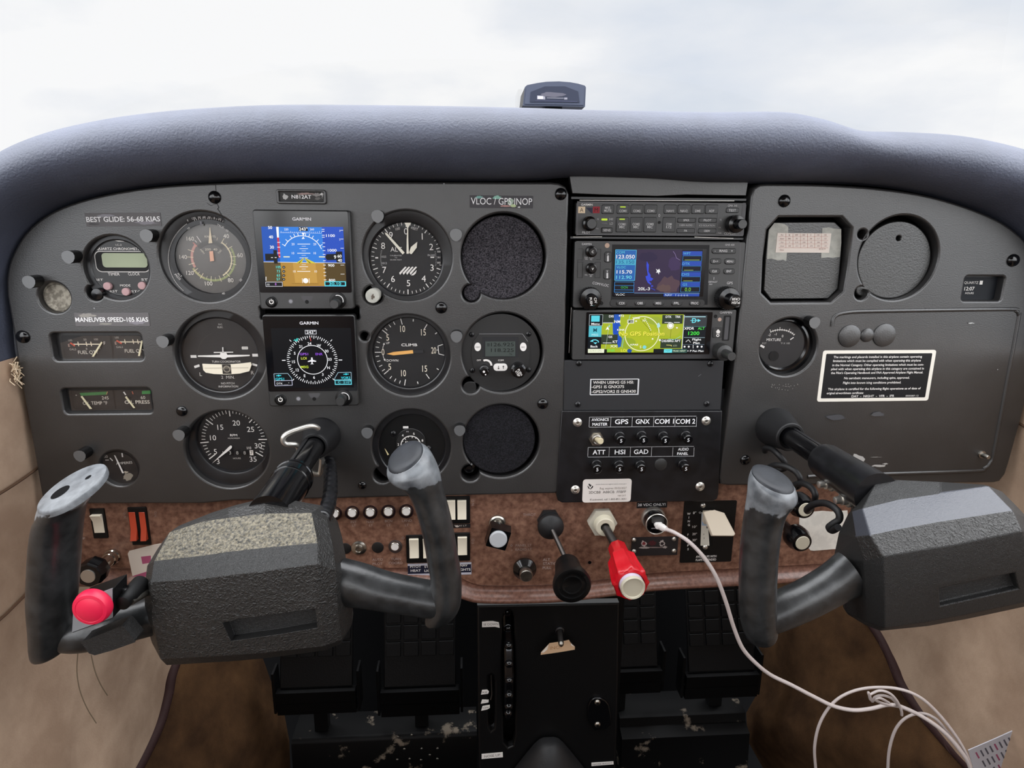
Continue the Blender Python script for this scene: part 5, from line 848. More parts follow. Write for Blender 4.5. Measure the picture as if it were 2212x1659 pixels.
# ------------------------------------------------------------------ switch panel
z = 2
t = T('switch_panel', 'glossy black switch panel with breaker buttons below the radios', 'switch panel', (1375, 985), z=z); b = MB('black_gloss'); MAT['sw'] = MAT['black_metal']; b = MB('sw')
o = [t.p(*q) for q in ((1213, 888), (1560, 888), (1552, 1068), (1549, 1078), (1540, 1083), (1214, 1086), (1205, 1081), (1202, 1070))]; b.plate(o, [], -4, z, .8); k = Ink(t, z, b, crop=B1)
for x0, x1, y0, y1, n_ in ((404, 1684, 164, 284, 5), (388, 1652, 524, 640, 5)):
    sk = -10
    for yy in (y0, y1): k.pl([(x0 if yy == y0 else x0-2, yy+8), (x1 if yy == y0 else x1-8, yy-4)], 5, '#b8b8ba')
    for i in range(6): xx = x0+(x1-x0)*i/5; k.line(xx+2, y0+6, xx-4, y1+2, 5, '#b8b8ba')
for s_, x, y, h, w_ in (('AVIONICS', 532, 200, 32, 205), ('MASTER', 530, 255, 34, 180), ('GPS', 788, 224, 56, 160), ('GNX', 1040, 222, 56, 168), ('COM 1', 1298, 220, 56, 228), ('COM 2', 1550, 220, 56, 232), ('ATT', 518, 588, 54, 150), ('HSI', 768, 585, 54, 126), ('GAD', 1020, 582, 54, 172), ('AUDIO', 1524, 552, 32, 125), ('PANEL', 1516, 604, 32, 132)): k.txt(s_, x, y, h, '#f2f2f4', w=w_, bold=1)
t.part('faceplate', b)
for x, y in ((264, 238), (1802, 218), (238, 1042), (1730, 1004)):
    a = t.p(x, y, z+1, B1); s = t.s_(x, y, z, B1); r = 54*s; b = MB('alu'); b.lathe(*a, [(r, z), (r, z+.6), (r*.8, z+1.7), (r*.4, z+2.2), (r*.38, z+1.4), (.01, z+1.4)], n=28); b.poly(circ(*a, r*.3, 12), z+1.5, 'steel'); t.part('screw', b, label='silver button-head screw')
for x, y, tx, ty, w_ in ((758, 395, 785, 455, 'under GPS'), (1018, 385, 1055, 450, 'under GNX'), (1275, 390, 1315, 455, 'under COM 1'), (1545, 385, 1588, 445, 'under COM 2'), (485, 728, 500, 798, 'under ATT'), (750, 735, 768, 795, 'under HSI'), (1005, 735, 1030, 795, 'under GAD'), (1515, 725, 1560, 790, 'under AUDIO PANEL')):
    t = T('circuit_breaker', 'black round 5 amp circuit breaker '+w_, 'circuit breaker', (x, y), B1, z=z+1, group='circuit breakers on the switch panel'); s = t.s_(x, y); a = t.p(x, y); b = MB('black_metal'); b.prism(circ(*a, 80*s, 6), z, z+2.4); b.lathe(*a, [(62*s, z+2.4), (62*s, z+4.2), (54*s, z+4.8), (.01, z+4.8)], n=26); t.part('collar_nut', b, bevel=.25)
    c = t.p(tx, ty, z+14); r = 54*s; b = MB('black_gloss'); b.lathe(*c, [(r*.8, z+4), (r*.8, z+9), (r, z+9.6), (r, z+13.4), (r*.88, z+14), (.01, z+14)], n=26); k = Ink(t, z+14, b, crop=B1); k.txt('5', tx, ty, 42, '#d8d8da', bold=1); t.part('button', b)
t = T('toggle_switch', 'silver bat-handle avionics master toggle at the left of the breaker rows', 'switch', (488, 430), B1, z=z+1); s = t.s_(488, 430); a = t.p(488, 432); b = MB('steel'); b.prism(circ(*a, 90*s, 6), z, z+2); b.lathe(*a, [(64*s, z+2), (62*s, z+5), (46*s, z+5.4), (40*s, z+4), (.01, z+4)], n=28); t.part('hex_nut', b, bevel=.2); b = MB(pt('#cfc2a2')); a2 = t.p(488, 436, z+4); c = t.p(540, 462, z+17); b.tube([(a2[0], a2[1], z+3), (c[0], c[1], z+16), (c[0]*1.0, c[1], z+17.5)], [(1.9, 1.9), (3.3, 3.3), (2.6, 2.6)], n=18, up=(0, 1, 0)); t.part('lever', b)
t = T('hole_plug', 'dark grey snap-in hole plug in the lower breaker row', 'plug', (1255, 735), B1, z=z, single=True); s = t.s_(1255, 735); a = t.p(1255, 735); b = MB('radio'); r = 77*s; b.lathe(*a, [(r, z), (r*.96, z+.9), (r*.8, z+1.3), (.01, z+1.5)], n=34); t.part('', b)
placard('white rounded beacon registration sticker at the foot of the switch panel', (328, 916), (896, 1180), [('www.beaconregistration.noaa.gov', 665, 970, 15, 370, '#8a8784'), ('Reg. expires: 03/22/2027', 690, 1020, 26, 320, '#8a8078'), ('2DCB8  A88CB  FFBFF', 620, 1066, 30, 445, '#55504c'), ('N812AT', 792, 1108, 20, 95, '#8a8078'), ('If activated, call 1-800-851-3051', 630, 1152, 22, 430, '#6a6460'), ('V', 414, 1000, 52, 74, '#e2ddd8', 1)], bg='#e2dcd6', crop=B1, z=.2, hz=z, r=3, name='registration_sticker', blots=((414, 1000, 42, 40, '#2e2a2a', 3),))

# ------------------------------------------------------------------ lower panel controls
z = WZ
def rocker(label, box, crop, halves, m, tilt=0, bm='black', frame=True):
    t = T('rocker_switch', label, 'switch', ((box[0]+box[2])/2, (box[1]+box[3])/2), crop, z=z); q = t.rc(*box, z=z); b = MB(bm); b.plate(rr(*q, .8), [], z-2, z+1.6, .5); t.part('frame', b)
    for hx0, hy0, hx1, hy1 in halves:
        c0 = t.rc(hx0, hy0, hx1, hy1, z=z+3); x0, x1 = c0[0]-c0[2]/2, c0[0]+c0[2]/2; y0, y1 = c0[1]-c0[3]/2, c0[1]+c0[3]/2; ym = y0+(y1-y0)*(.5+tilt*.12); hi, lo = (6.5, 2.2) if tilt else (4.6, 4.6)
        pr = [(y0, z+1.4), (y0, z+(lo if tilt > 0 else hi)), (ym, z+2.6), (y1, z+(hi if tilt > 0 else lo)), (y1, z+1.4)]
        b = MB(m); n = 5; b.add([(x0, *p) for p in pr]+[(x1, *p) for p in pr], [(0, 1, 2, 3, 4), (9, 8, 7, 6, 5)]+[(i, i+5, (i+1) % 5+5, (i+1) % 5) for i in range(5)]); t.part('rocker', b, bevel=.35)
    return t
rocker('ivory fuel pump rocker switch by the left grip, upper half standing out', (608, 388, 772, 636), B4, ((618, 442, 732, 600),), 'cream', tilt=1)
rocker('double red master rocker switch with its lower half standing out', (932, 376, 1136, 692), B4, ((932, 425, 1021, 655), (1020, 425, 1103, 655)), 'red_switch', tilt=-1)
rocker('white double rocker in black frame above the NAV lights switch, partly behind the grip', (1560, 66, 1856, 384), B6, ((1566, 115, 1680, 340), (1702, 115, 1812, 338)), 'cream')
rocker('ivory pitot heat rocker switch left of the right-hand grip', (1088, 528, 1400, 850), B6, ((1126, 578, 1244, 800), (1290, 578, 1390, 800)), 'cream')
rocker('ivory nav lights rocker switch to the right of the grip', (1640, 500, 1856, 828), B6, ((1706, 556, 1820, 762),), 'cream')
placard('blue-black label reading PITOT HEAT beneath the rocker switches', (1108, 872), (1872, 976+24), [('PITOT', 1204, 906, 30, 132, W_, 1), ('HEAT', 1206, 953, 30, 122, W_, 1), ('STROBE', 1390, 906, 28, 160, W_, 1), ('LIGHTS', 1390, 953, 28, 160, W_, 1), ('NAV', 1780, 890, 30, 88, W_, 1), ('LIGHTS', 1780, 940, 30, 160, W_, 1)], bg='#15172c', crop=B6, border=('#b8b8c4', 4), z=.3, hz=z)
placard('small peeling black label under the upper double rocker', (1600, 400), (1860, 440), [('TAXI LT', 1740, 418, 20, 150, '#c8c0b8')], bg='#201c1c', crop=B6, z=.3, hz=z, blots=((1700, 425, 30, 14, '#d0c8c0', 3),))
# breaker buttons
for x, y, w_ in ((236, 272, 'half hidden by the left yoke pad, first of its row'), (447, 264, 'above the faded LT marking, second of the row'), (663, 258, 'above the NAV LT marking'), (880, 250, 'above the BCN LT marking'), (1095, 245, 'above the LAND LT marking')):
    t = T('circuit_breaker', 'white-faced circuit breaker '+w_, 'circuit breaker', (x, y), B6, z=z, group='circuit breakers on the wood-look panel'); s = t.s_(x, y); a = t.p(x, y, z+1); b = MB(pt('#1e1216', .3)); r = 86*s; b.lathe(*a, [(r, z), (r, z+2.5), (r*.86, z+4), (r*.72, z+4), (r*.7, z+3)], n=30); t.part('collar', b)
    c = t.p(x-4, y+8, z+7); b = MB('steel'); r = 60*s; b.lathe(*c, [(r, z+2), (r, z+6), (r*.86, z+6.6), (.01, z+6.6)], n=26); b.poly(circ(*c, r*.8, 24), z+6.7, 'white_plastic'); t.part('button', b)
t = T('circuit_breaker', 'white-faced round circuit breaker above TURN COORD', 'circuit breaker', (958, 668), B6, z=z); s = t.s_(958, 668); a = t.p(962, 668, z+1); b = MB('steel'); r = 82*s; b.lathe(*a, [(r, z), (r, z+1.5), (r*.9, z+2.4), (r*.7, z+2.4)], pt('#3a302e'), n=30); t.part('collar', b); b = MB('steel'); c = t.p(956, 675, z+6); r = 56*s; b.lathe(*c, [(r, z+1), (r, z+5), (r*.86, z+5.6), (.01, z+5.6)], n=26); b.poly(circ(*c, r*.8, 24), z+5.7, 'white_plastic'); t.part('button', b)
t = T('audio_jack', 'round nickel jack socket left of the AUTO PILOT hole', 'socket', (525, 690), B6, z=z, single=True); s = t.s_(525, 690); a = t.p(525, 692, z+2); b = MB('steel'); r = 92*s; b.lathe(*a, [(r, z), (r*.98, z+1.2), (r*.74, z+2.2), (r*.6, z+2.4), (r*.55, z+4.5), (r*.42, z+4.8), (r*.36, z+3.4), (.01, z+3.2)], n=34); t.part('', b)
for x, y, w_ in ((752, 678, 'above the AUTO PILOT marking'), (365, 690, 'at the edge of the left yoke pad')):
    t = T('hole_plug', 'flat dark round hole plug '+w_, 'plug', (x, y), B6, z=z, single=True); s = t.s_(x, y); a = t.p(x, y); b = MB('key'); r = 72*s; b.lathe(*a, [(r, z), (r*.96, z+.7), (r*.8, z+1), (.01, z+1)], n=30); t.part('', b)
# dimmer knob square
t = T('dimmer_control', 'square black dimmer knob with white round centre left of the throttle', 'dimmer', (362, 330), B7, z=z); s = t.s_(362, 330); a = t.p(358, 340, z+2); b = MB('steel'); r = 88*s; b.lathe(*a, [(r, z), (r, z+3), (r*.85, z+4.4), (r*.6, z+4.4), (r*.55, z+8)], n=30); t.part('bushing', b)
b = MB('black_gloss'); c = t.p(370, 510, z+24); an = -17; w2 = 115*t.s_(370, 510, z+24); sq = [(c[0]+x*cos(radians(an))-y*sin(radians(an)), c[1]+x*sin(radians(an))+y*cos(radians(an))) for x, y in rr(0, 0, 2*w2, 2*w2, 1)]; b.prism(sq, z+9, z+23, top=[(c[0]+(x-c[0])*.93, c[1]+(y-c[1])*.93) for x, y in sq]); b.cyl(*a, r*.5, z+3, z+12, n=20)
r2 = 93*t.s_(368, 515, z+26); b.lathe(*t.p(368, 514, z+26), [(r2, z+22.9), (r2, z+25), (r2*.9, z+25.8), (.01, z+25.8)], pt('#b9bcc0', .35), n=34); t.part('knob', b, bevel=.4)
t = T('dimmer_control', 'round black knob with silver cap left of the ALT STATIC marking', 'dimmer', (640, 760), B7, z=z); b = MB('black_gloss'); a = t.p(640, 760, z); c = t.p(648, 850, z+18); s = t.s_(648, 850, z+18); r = 122*s; b.lathe(*c, [(r*.55, z), (r*.62, z+3), (r, z+9), (r, z+12), (r*.6, z+17), (r*.52, z+17)], n=34); t.part('knob', b); b = MB('steel'); c = t.p(658, 890, z+25); r = 68*s; b.lathe(*c, [(r*.8, z+14), (r, z+17), (r, z+24), (r*.9, z+25), (.01, z+25)], n=28); t.part('cap', b, label='silver cap')
# throttle
t = T('throttle_control', 'large round black push-pull throttle knob on a thin rod', 'throttle', (915, 320), B7, z=z); s = t.s_(915, 320); a = t.p(905, 330, z+4); b = MB('rubber'); r = 132*s
b.prism(circ(a[0]-.6, a[1]+1.5, r*.95, 6), z, z+5); c = t.p(918, 395, z+14); r2 = 136*t.s_(918, 395, z+14); b.lathe(*c, [(r2*.9, z+4), (r2, z+6), (r2, z+11), (r2*.9, z+13), (r2*.3, z+17), (.01, z+17)], n=36); t.part('friction_lock', b, bevel=.4)
P5 = t.p(1088, 740, z+42); b = MB('rod'); e0 = t.p(918, 392, z+16); b.tube([(e0[0], e0[1], z+12), ((e0[0]+P5[0])/2, (e0[1]+P5[1])/2, z+30), (P5[0], P5[1], z+50)], 2.4, n=14, up=(0, 1, 0)); t.part('rod', b)
b = MB('black'); rg = []
for h, (x, y), r in ((42, (1078, 745), 60), (43, (1080, 752), 105), (47, (1084, 775), 128), (58, (1098, 840), 140), (68, (1112, 895), 160), (75, (1124, 940), 188), (80, (1130, 965), 199), (86, (1134, 985), 198), (88.5, (1135, 987), 186), (88.8, (1135, 987), 150), (87.6, (1135, 987), 140), (87.6, (1135, 987), 112), (88.4, (1135, 987), 104), (88.2, (1135, 987), 90), (87.2, (1135, 987), 82), (87.2, (1135, 987), 1)):
    c = t.p(x, y, z+h); r = r*t.s_(x, y, z+h); rg.append([(c[0]+r*cos(2*pi*i/48), c[1]+r*sin(2*pi*i/48), z+h) for i in range(48)])
b.loft(rg); t.part('knob', b, sharp=50)
# mixture
t = T('mixture_control', 'red vernier mixture knob with pale centre button, right of the throttle', 'mixture control', (1450, 330), B7, z=z); s = t.s_(1450, 330); b = MB(pt('#b9b4a6', .45)); a = t.p(1445, 325, z+4); b.prism(circ(*a, 150*s, 6), z, z+8); c = t.p(1480, 385, z+16); r = 104*t.s_(1480, 385, z+16); b.lathe(*c, [(r*1.05, z+8), (r, z+14), (r*.92, z+16), (r*.45, z+16), (r*.42, z+10)], 'ivory', n=36); t.part('hex_nut', b, bevel=.6)
F_ = t.p(1755, 985, z+84); b = MB('rod'); b.tube([(c[0], c[1], z+10), (*t.p(1604, 600, z+38), z+38)], 4.4, n=20, up=(0, 1, 0)); t.part('shaft', b)
b = MB('red_plastic'); R0 = 172*t.s_(1740, 950, z+76)
def star(c, r, n=8, d=.09, m=64): return [(c[0]+r*(1+d*(max(0, cos(n*2*pi*i/m))**1.5)-d*.3)*cos(2*pi*i/m), c[1]+r*(1+d*(max(0, cos(n*2*pi*i/m))**1.5)-d*.3)*sin(2*pi*i/m)) for i in range(m)]
rg = []
for h, (x, y), f, d in ((36, (1600, 590), .50, .05), (38, (1604, 600), .57, .06), (52, (1640, 690), .60, .06), (54, (1648, 715), .72, .09), (57, (1660, 745), .86, .11), (64, (1690, 830), .93, .11), (74, (1725, 920), 1.02, .11), (79, (1744, 960), 1.06, .10), (81, (1750, 975), .98, .04), (81.5, (1752, 978), .80, 0), (79, (1752, 978), .74, 0)):
    c5 = t.p(x, y, z+h); rg.append([(u, v, z+h) for u, v in star(c5, R0*f, 8, d)])
b.loft(rg); t.part('vernier_wheel', b, sharp=45)
b = MB(pt('#cfc9dc', .35)); r = 128*t.s_(1755, 985, z+84); b.lathe(*F_, [(r*.98, z+70), (r*.98, z+86)], n=40); b.lathe(*F_, [(r*.98, z+86), (r, z+88), (r*.92, z+90), (r*.8, z+89.6), (r*.76, z+88.6), (.01, z+88.6)], 'ivory', n=40); t.part('release_button', b, label='pale release button')
# 28 volt socket + plug
placard('small black embossed label reading 28 VDC ONLY', (972, 1188), (1330, 1250), [('28 VDC ONLY!', 1148, 1217, 30, 330, '#d8d8d8', 1)], bg='#141416', crop=B1, z=.4, hz=z)
t = T('power_socket', 'round silver-rimmed power socket with a black charger plugged in, below the 28 VDC label', 'socket', (1165, 1390), B1, z=z); s = t.s_(1165, 1390); a = t.p(1172, 1385, z+3); b = MB('alu'); r = 142*s; b.lathe(*a, [(r, z), (r, z+3), (r*.92, z+4.6), (r*.84, z+4.6), (r*.8, z+1)], n=44); t.part('rim', b, label='silver rim')
b = MB('black_gloss'); c = t.p(1210, 1452, z+17); r = 132*t.s_(1210, 1452, z+17); b.lathe(*c, [(r*.9, z+1), (r*.9, z+12), (r, z+13), (r, z+16.5), (r*.95, z+17.2)], n=44); b.lathe(*c, [(r, z+16.2), (r*1.01, z+17), (r*.95, z+17.6), (r*.92, z+17.2)], 'alu', n=44); b.lathe(*c, [(r*.93, z+17), (r*.8, z+17.4), (.01, z+17.6)], n=44); k = Ink(t, z+17.7, b, crop=B1); k.rect(1145, 1495, 1200, 1505, '#8a8a8c'); t.part('charger', b, label='black charger with bright ring')
b = MB('radio'); q = t.rc(1150, 1395, 1320, 1455, z+24); b.box(q[0], q[1], q[2]*.85, q[3]*.9, z+17, z+21, r=1.5); t.part('plug_sleeve', b)
placard('small dark illegible nameplate held by screws under the power socket', (148, 428), (562, 585), [], bg='#2a2627', crop=B8, z=1.0, hz=z, name='nameplate', blots=((258, 485, 34, 34, '#b8a8a4', 3), (425, 482, 34, 34, '#b0a4a0', 4), (340, 480, 50, 30, '#4a2024', 5), (258, 485, 22, 20, '#7a3034', 6), (425, 485, 20, 18, '#2a2024', 7), (350, 520, 100, 7, '#8a7874', 8), (260, 522, 60, 12, '#a89c98', 9), (450, 518, 30, 14, '#a89c98', 10)))

for x, y, w_ in ((170, 456, 'upper left'), (538, 448, 'upper right'), (170, 560, 'lower left'), (538, 556, 'lower right')):
    t = T('nameplate_screw', 'small silver screw at the %s corner of the dark nameplate' % w_, 'screw', (x, y), B8, z=z, single=True, group='screws of the dark nameplate'); a = t.p(x, y, z+2); b = MB('alu'); b.lathe(*a, [(2.5, z+1), (2.3, z+1.8), (1.4, z+2.6), (.01, z+2.8)], n=20); t.part('', b)
# flap selector
t = T('flap_selector', 'black wing flaps plate with a cream paddle lever', 'flap selector', (840, 375), B8, z=z+1); b = MB('black'); q = t.rc(632, 100, 1060, 650); b.box(*q, z, z+1, r=1.5); k = Ink(t, z+1, b, crop=B8)
k.poly([(770, 190), (885, 190), (892, 508), (778, 508)], '#050506')
for i, c in enumerate('WING'): k.txt(c, 672, 212+i*34, 20, W_, bold=1)
for i, c in enumerate('FLAPS'): k.txt(c, 664, 404+i*33, 20, W_, bold=1)
for s_, y in (('0°', 202), ('10°', 330), ('20°', 396), ('30°', 452)): k.txt(s_, 724, y, 22, W_, w=14*len(s_))
k.txt('O', 774, 200, 18, W_); k.txt('AVOID SLIPS WITH', 830, 602, 20, W_, w=188, bold=1); k.txt('FLAPS EXTENDED', 828, 632, 20, W_, w=186, bold=1); t.part('plate', b)
b = MB(pt('#d8d4c8')); q = [(792, 200), (840, 200), (862, 505), (780, 505)]; b.prism([t.p(x, y, z+1.6) for x, y in q], z+1, z+1.6); k = Ink(t, z+1.6, b, crop=B8); k.poly([(792, 200), (840, 200), (848, 320), (790, 320)], '#9ab0c8'); k.txt('F', 810, 402, 16, '#3a3a3a'); k.txt('S', 812, 436, 16, '#3a3a3a'); k.rect(835, 325, 850, 345, '#3a3a3a'); t.part('indicator_strip', b)
for x, y in ((805, 138), (825, 522)): a = t.p(x, y, z+2); b = MB('alu'); b.lathe(*a, [(2.9, z+1), (2.7, z+1.8), (1.6, z+2.8), (.01, z+3)], n=22); t.part('screw', b)
b = MB(pt('#bfb2a0', .45)); q1 = [(805, 196), (868, 178), (905, 180), (1000, 202), (1102, 395), (1088, 416), (890, 414)]; zz = [z+8, z+8, z+9, z+10, z+33, z+35, z+34]
vs = [(*t.p(x, y, h), h) for (x, y), h in zip(q1, zz)]; n = len(vs); vs2 = [(x, y-3.0, h-4.5) for x, y, h in vs]; b.add(vs+vs2, [range(n-1, -1, -1), range(n, 2*n)]+[(i, (i+1) % n, n+(i+1) % n, n+i) for i in range(n)]); b.box(*t.rc(815, 200, 860, 300, z+6), z+1, z+8); t.part('lever', b, bevel=.8, label='cream paddle')
# control knobs at far right and left
def barrel(t, base, tip, rb, rt, zl, capm, crop, m='black_gloss', neck=.42):
    a = t.p(*base, z+2, crop); c = t.p(*tip, z+zl, crop); r = rb*t.s_(*tip, z+zl, crop); b = MB('steel'); b.lathe(a[0], a[1], [(r*.62, z), (r*.6, z+2.4), (r*.4, z+3)], n=26); t.part('bushing', b)
    b = MB(m); b.lathe(*c, [(r*neck, z), (r*neck, z+zl*.45), (r*.6, z+zl*.5), (r, z+zl*.62), (r*1.02, z+zl*.8), (r*.8, z+zl*.98), (r*.62, z+zl)], n=36); b.lathe(*c, [(r*.62, z+zl-.3), (r*.56, z+zl+.5), (.01, z+zl+.5)], capm, n=30); t.part('knob', b)
t = T('cabin_air_control', 'black pull knob with white end partly looped by a cord, right of the copilot grip', 'control knob', (1660, 95), B8, z=z); barrel(t, (1640, 95), (1745, 175), 108, 60, 46, 'ivory', B8)
t = T('cabin_heat_control', 'black pull knob with cream end in front of the blank paper', 'control knob', (1610, 395), B8, z=z); barrel(t, (1608, 395), (1718, 480), 108, 60, 46, 'ivory', B8)
t = T('paper_sheet', 'blank torn white paper sheet taped behind the right-hand pull knobs', 'paper', (1840, 370), B8, z=z, single=True); b = MB('paper'); b.prism([t.p(x, y, z+.4) for x, y in ((1690, 195), (1745, 190), (1800, 196), (1900, 186), (1990, 194), (2060, 186), (2130, 182), (2150, 530), (1990, 538), (1820, 552), (1790, 548), (1684, 430))], z+.05, z+.4); t.part('', b)
t = T('fluted_knob', 'chrome post with black fluted silver-capped knob, beside the left grip', 'control knob', (800, 800), B4, z=z); a = t.p(800, 800, z+2); c = t.p(590, 970, z+58); r = 115*t.s_(590, 970, z+58)*1.0; ax, ay = a; b = MB('chrome')
L3 = lambda f: (a[0]+(c[0]-a[0])*f, a[1]+(c[1]-a[1])*f)
b.lathe(*L3(0), [(8, z), (8, z+3), (7, z+4), (7, z+9), (6, z+10)], n=34); b.tube([(*L3(.05), z+8), (*L3(.25), z+24)], 5.6, n=24, up=(0, 1, 0)); t.part('post', b, label='chrome post')
b = MB('black_gloss'); b.tube([(*L3(.2), z+18), (*L3(.7), z+46)], 3.6, n=18, up=(0, 1, 0)); b.loft([[(x, y, h) for x, y in star(c, r*f, 8, .07, 48)] for h, f in ((z+40, .8), (z+42, 1.0), (z+54, 1.0), (z+57, .9))]); b.lathe(*c, [(r*.55, z+57), (r*.54, z+58), (.01, z+58)], 'alu', n=30); t.part('knob', b)
t = T('checklist_card', 'white and magenta card tucked between the lower panel and left yoke pad', 'card', (1060, 880), B4, z=z, single=True); b = MB(pt('#cfc4b8')); b.prism([t.p(x, y, z+1) for x, y in ((932, 775), (945, 752), (1160, 698), (1400, 660), (1440, 1000), (1040, 1080), (975, 980))], z+.2, z+1); k = Ink(t, z+1, b, crop=B4); k.poly([(965, 968), (1160, 905), (1180, 1040), (1040, 1078), (985, 1060)], '#a3506e'); k.poly([(1045, 800), (1130, 790), (1130, 850), (1058, 862)], '#a3506e'); k.ring(1085, 1010, 18, 10, '#d8cfc6'); t.part('', b)

# ------------------------------------------------------------------ yokes
ROL = radians(7)
def rowloft(t, rows, dz, m, rowm):
    b = MB(m); cols = len(dz); ringp = []
    for j in range(cols):
        r = []
        for z_, pts in rows:
            h = z_+dz[j]; a = t.p(*pts[j], h, PX); r.append((a[0], a[1], h))
        r2 = [(x, y, 158+0*h) for x, y, h in (r[-1], r[0])]; r += [(r2[0][0], r2[0][1]+2, min(r[-1][2], 172)-8), (r2[1][0], r2[1][1]-3, min(r[0][2], 172)-8)]
        ringp.append(r)
    n = len(ringp[0]); vs = [v for r in ringp for v in r]; b.v = [tuple(v) for v in vs]
    for j in range(cols-1):
        for i in range(n):
            b.f.append([j*n+i, j*n+(i+1) % n, (j+1)*n+(i+1) % n, (j+1)*n+i][::-1]); b.m.append(rowm[i] if i < len(rowm) and 0 < j < cols-3 else m)
    for k_ in (list(range(n)), list(range((cols-1)*n, cols*n))[::-1]): b.f.append(k_); b.m.append(m)
    return b
def cutslot(o, t, slot, z0, z1, bev):
    c = MB('leatherette'); c.prism([t.p(x, y, z1, PX) for x, y in slot], z0, z1+14, top=[t.p(x, y, z1, PX) for x, y in slot]); co = c.build('cutter', t.root, bevel=0)
    bpy.context.view_layer.update(); md = o.modifiers.new('slot', 'BOOLEAN'); md.operation = 'DIFFERENCE'; md.object = co; md.solver = 'EXACT'
    bpy.context.view_layer.update(); dg = bpy.context.evaluated_depsgraph_get(); me = bpy.data.meshes.new_from_object(o.evaluated_get(dg)); o.modifiers.clear(); old = o.data; o.data = me
    me.polygons.foreach_set('use_smooth', [True]*len(me.polygons)); me.set_sharp_from_angle(angle=radians(28)); bpy.data.objects.remove(co)
    bm = o.modifiers.new('bevel', 'BEVEL'); bm.width = bev/1000; bm.segments = 3; bm.limit_method = 'ANGLE'; bm.angle_limit = radians(14); bm.profile = .6; bm.harden_normals = True
    bpy.data.meshes.remove(old)
def hrings(t, L, n=24, m='horn'):     # [(px, py, z, rx px, rz mm, tilt deg, lean towards the pilot)] elliptic sections
    b = MB(m); rings = []; L = [tuple(v)+((0,) if len(v) == 6 else ()) for v in L]
    L = [tuple(v) for v in spline(L, 4)]
    for px, py, z_, rx, rz, ti, tf in L:
        c = t.p(px, py, z_, PX); r = rx*t.s_(px, py, z_, PX); T_ = radians(ti); rings.append([(c[0]+r*cos(2*pi*i/n)*cos(T_), c[1]+r*cos(2*pi*i/n)*sin(T_)-tf*rz*sin(2*pi*i/n), z_+rz*sin(2*pi*i/n)) for i in range(n)])
    b.loft(rings, cap=True)
    return b, rings
def parm(t, L, n=22, m='horn'):       # arm: [(px, py, z, half height px, rz)]
    b = MB(m); L = [tuple(v) for v in spline(L, 4)]; P = []; R_ = []
    for px, py, z_, hh, rz in L: c = t.p(px, py, z_, PX); P.append((c[0], c[1], z_)); R_.append((hh*t.s_(px, py, z_, PX), rz))
    b.tube(P, R_, m, n=n, up=(0, 0, 1)); return b
def boot(t, base, tip, r0, r1, zt):
    a = t.p(*base, 2, PX); c = t.p(*tip, zt, PX); s0 = t.s_(*base, 2, PX); s1 = t.s_(*tip, zt, PX); b = MB('rubber'); R0, R1 = r0*s0, r1*s1
    b.lathe(*c, [(R0, -1), (R0, 2), (R0*.97, 5), (R1*1.02, zt-5), (R1, zt-1), (R1*.93, zt), (R1*.8, zt), (R1*.78, zt-4)], n=44); return b, c
# pilot yoke
t = T('control_yoke', 'left control yoke with cracked tan-worn top pad and a pink button box strapped to it', 'control yoke', (690, 950), z=30, roll=ROL)
b, ax = boot(t, (699, 945), (679, 965), 41, 30, 34); t.part('panel_boot', b)
b = MB('black_gloss'); r = 9.2; b.lathe(*ax, [(r, 28), (r, 170)], n=40); b.box(ax[0]-5, ax[1]+8.6, 3, 1.6, 36, 110, 'black_metal'); t.part('shaft', b)
b = MB('black_gloss'); b.lathe(*ax, [(12.5, 104), (15.2, 107), (15.2, 110), (15.9, 110.4), (15.9, 112), (15.2, 112.6), (15.2, 122), (16, 122.4), (16, 124.6), (15.2, 125), (15.2, 150), (15.2, 181), (.01, 181)], n=48); t.part('collar', b)
dz = [-14, -3, 0, 0, 0, 0, -7, -26]
A_ = [(178, [(352, 1172), (386, 1136), (440, 1117), (494, 1100), (572, 1081), (684, 1101), (711, 1112), (724, 1128)]),
 (191, [(340, 1186), (366, 1150), (440, 1126), (494, 1119), (572, 1110), (673, 1108), (708, 1124), (738, 1160)]),
 (214, [(318, 1222), (333, 1212), (440, 1200), (494, 1192), (572, 1183), (686, 1173), (720, 1186), (748, 1208)]),
 (226, [(312, 1268), (325, 1258), (440, 1250), (494, 1243), (572, 1234), (686, 1218), (726, 1232), (754, 1250)]),
 (227, [(313, 1340), (329, 1341), (440, 1338), (494, 1333), (572, 1328), (693, 1315), (730, 1318), (762, 1318)]),
 (222, [(328, 1388), (347, 1424), (440, 1419), (494, 1416), (575, 1410), (700, 1396), (738, 1382), (761, 1346)]),
 (206, [(338, 1398), (360, 1437), (440, 1432), (494, 1429), (575, 1422), (702, 1405), (736, 1391), (757, 1356)])]
b = rowloft(t, A_, dz, 'pad', ['pad', 'pad_worn', 'leatherette', 'pad', 'pad', 'pad', 'pad']); o = t.part('pad', b, label='padded centre cover with worn crackled top', sharp=30)
cutslot(o, t, [(480, 1346), (530, 1335), (681, 1314), (684, 1360), (600, 1375), (496, 1390)], 217, 226.5, 2.2)
b = parm(t, [(738, 1258, 200, 55, 14), (775, 1264, 202, 50, 14), (830, 1277, 204, 43, 14), (890, 1288, 205, 40, 14), (940, 1296, 206, 38, 14), (962, 1298, 206, 30, 12)], m='horn'); t.part('arm', b)
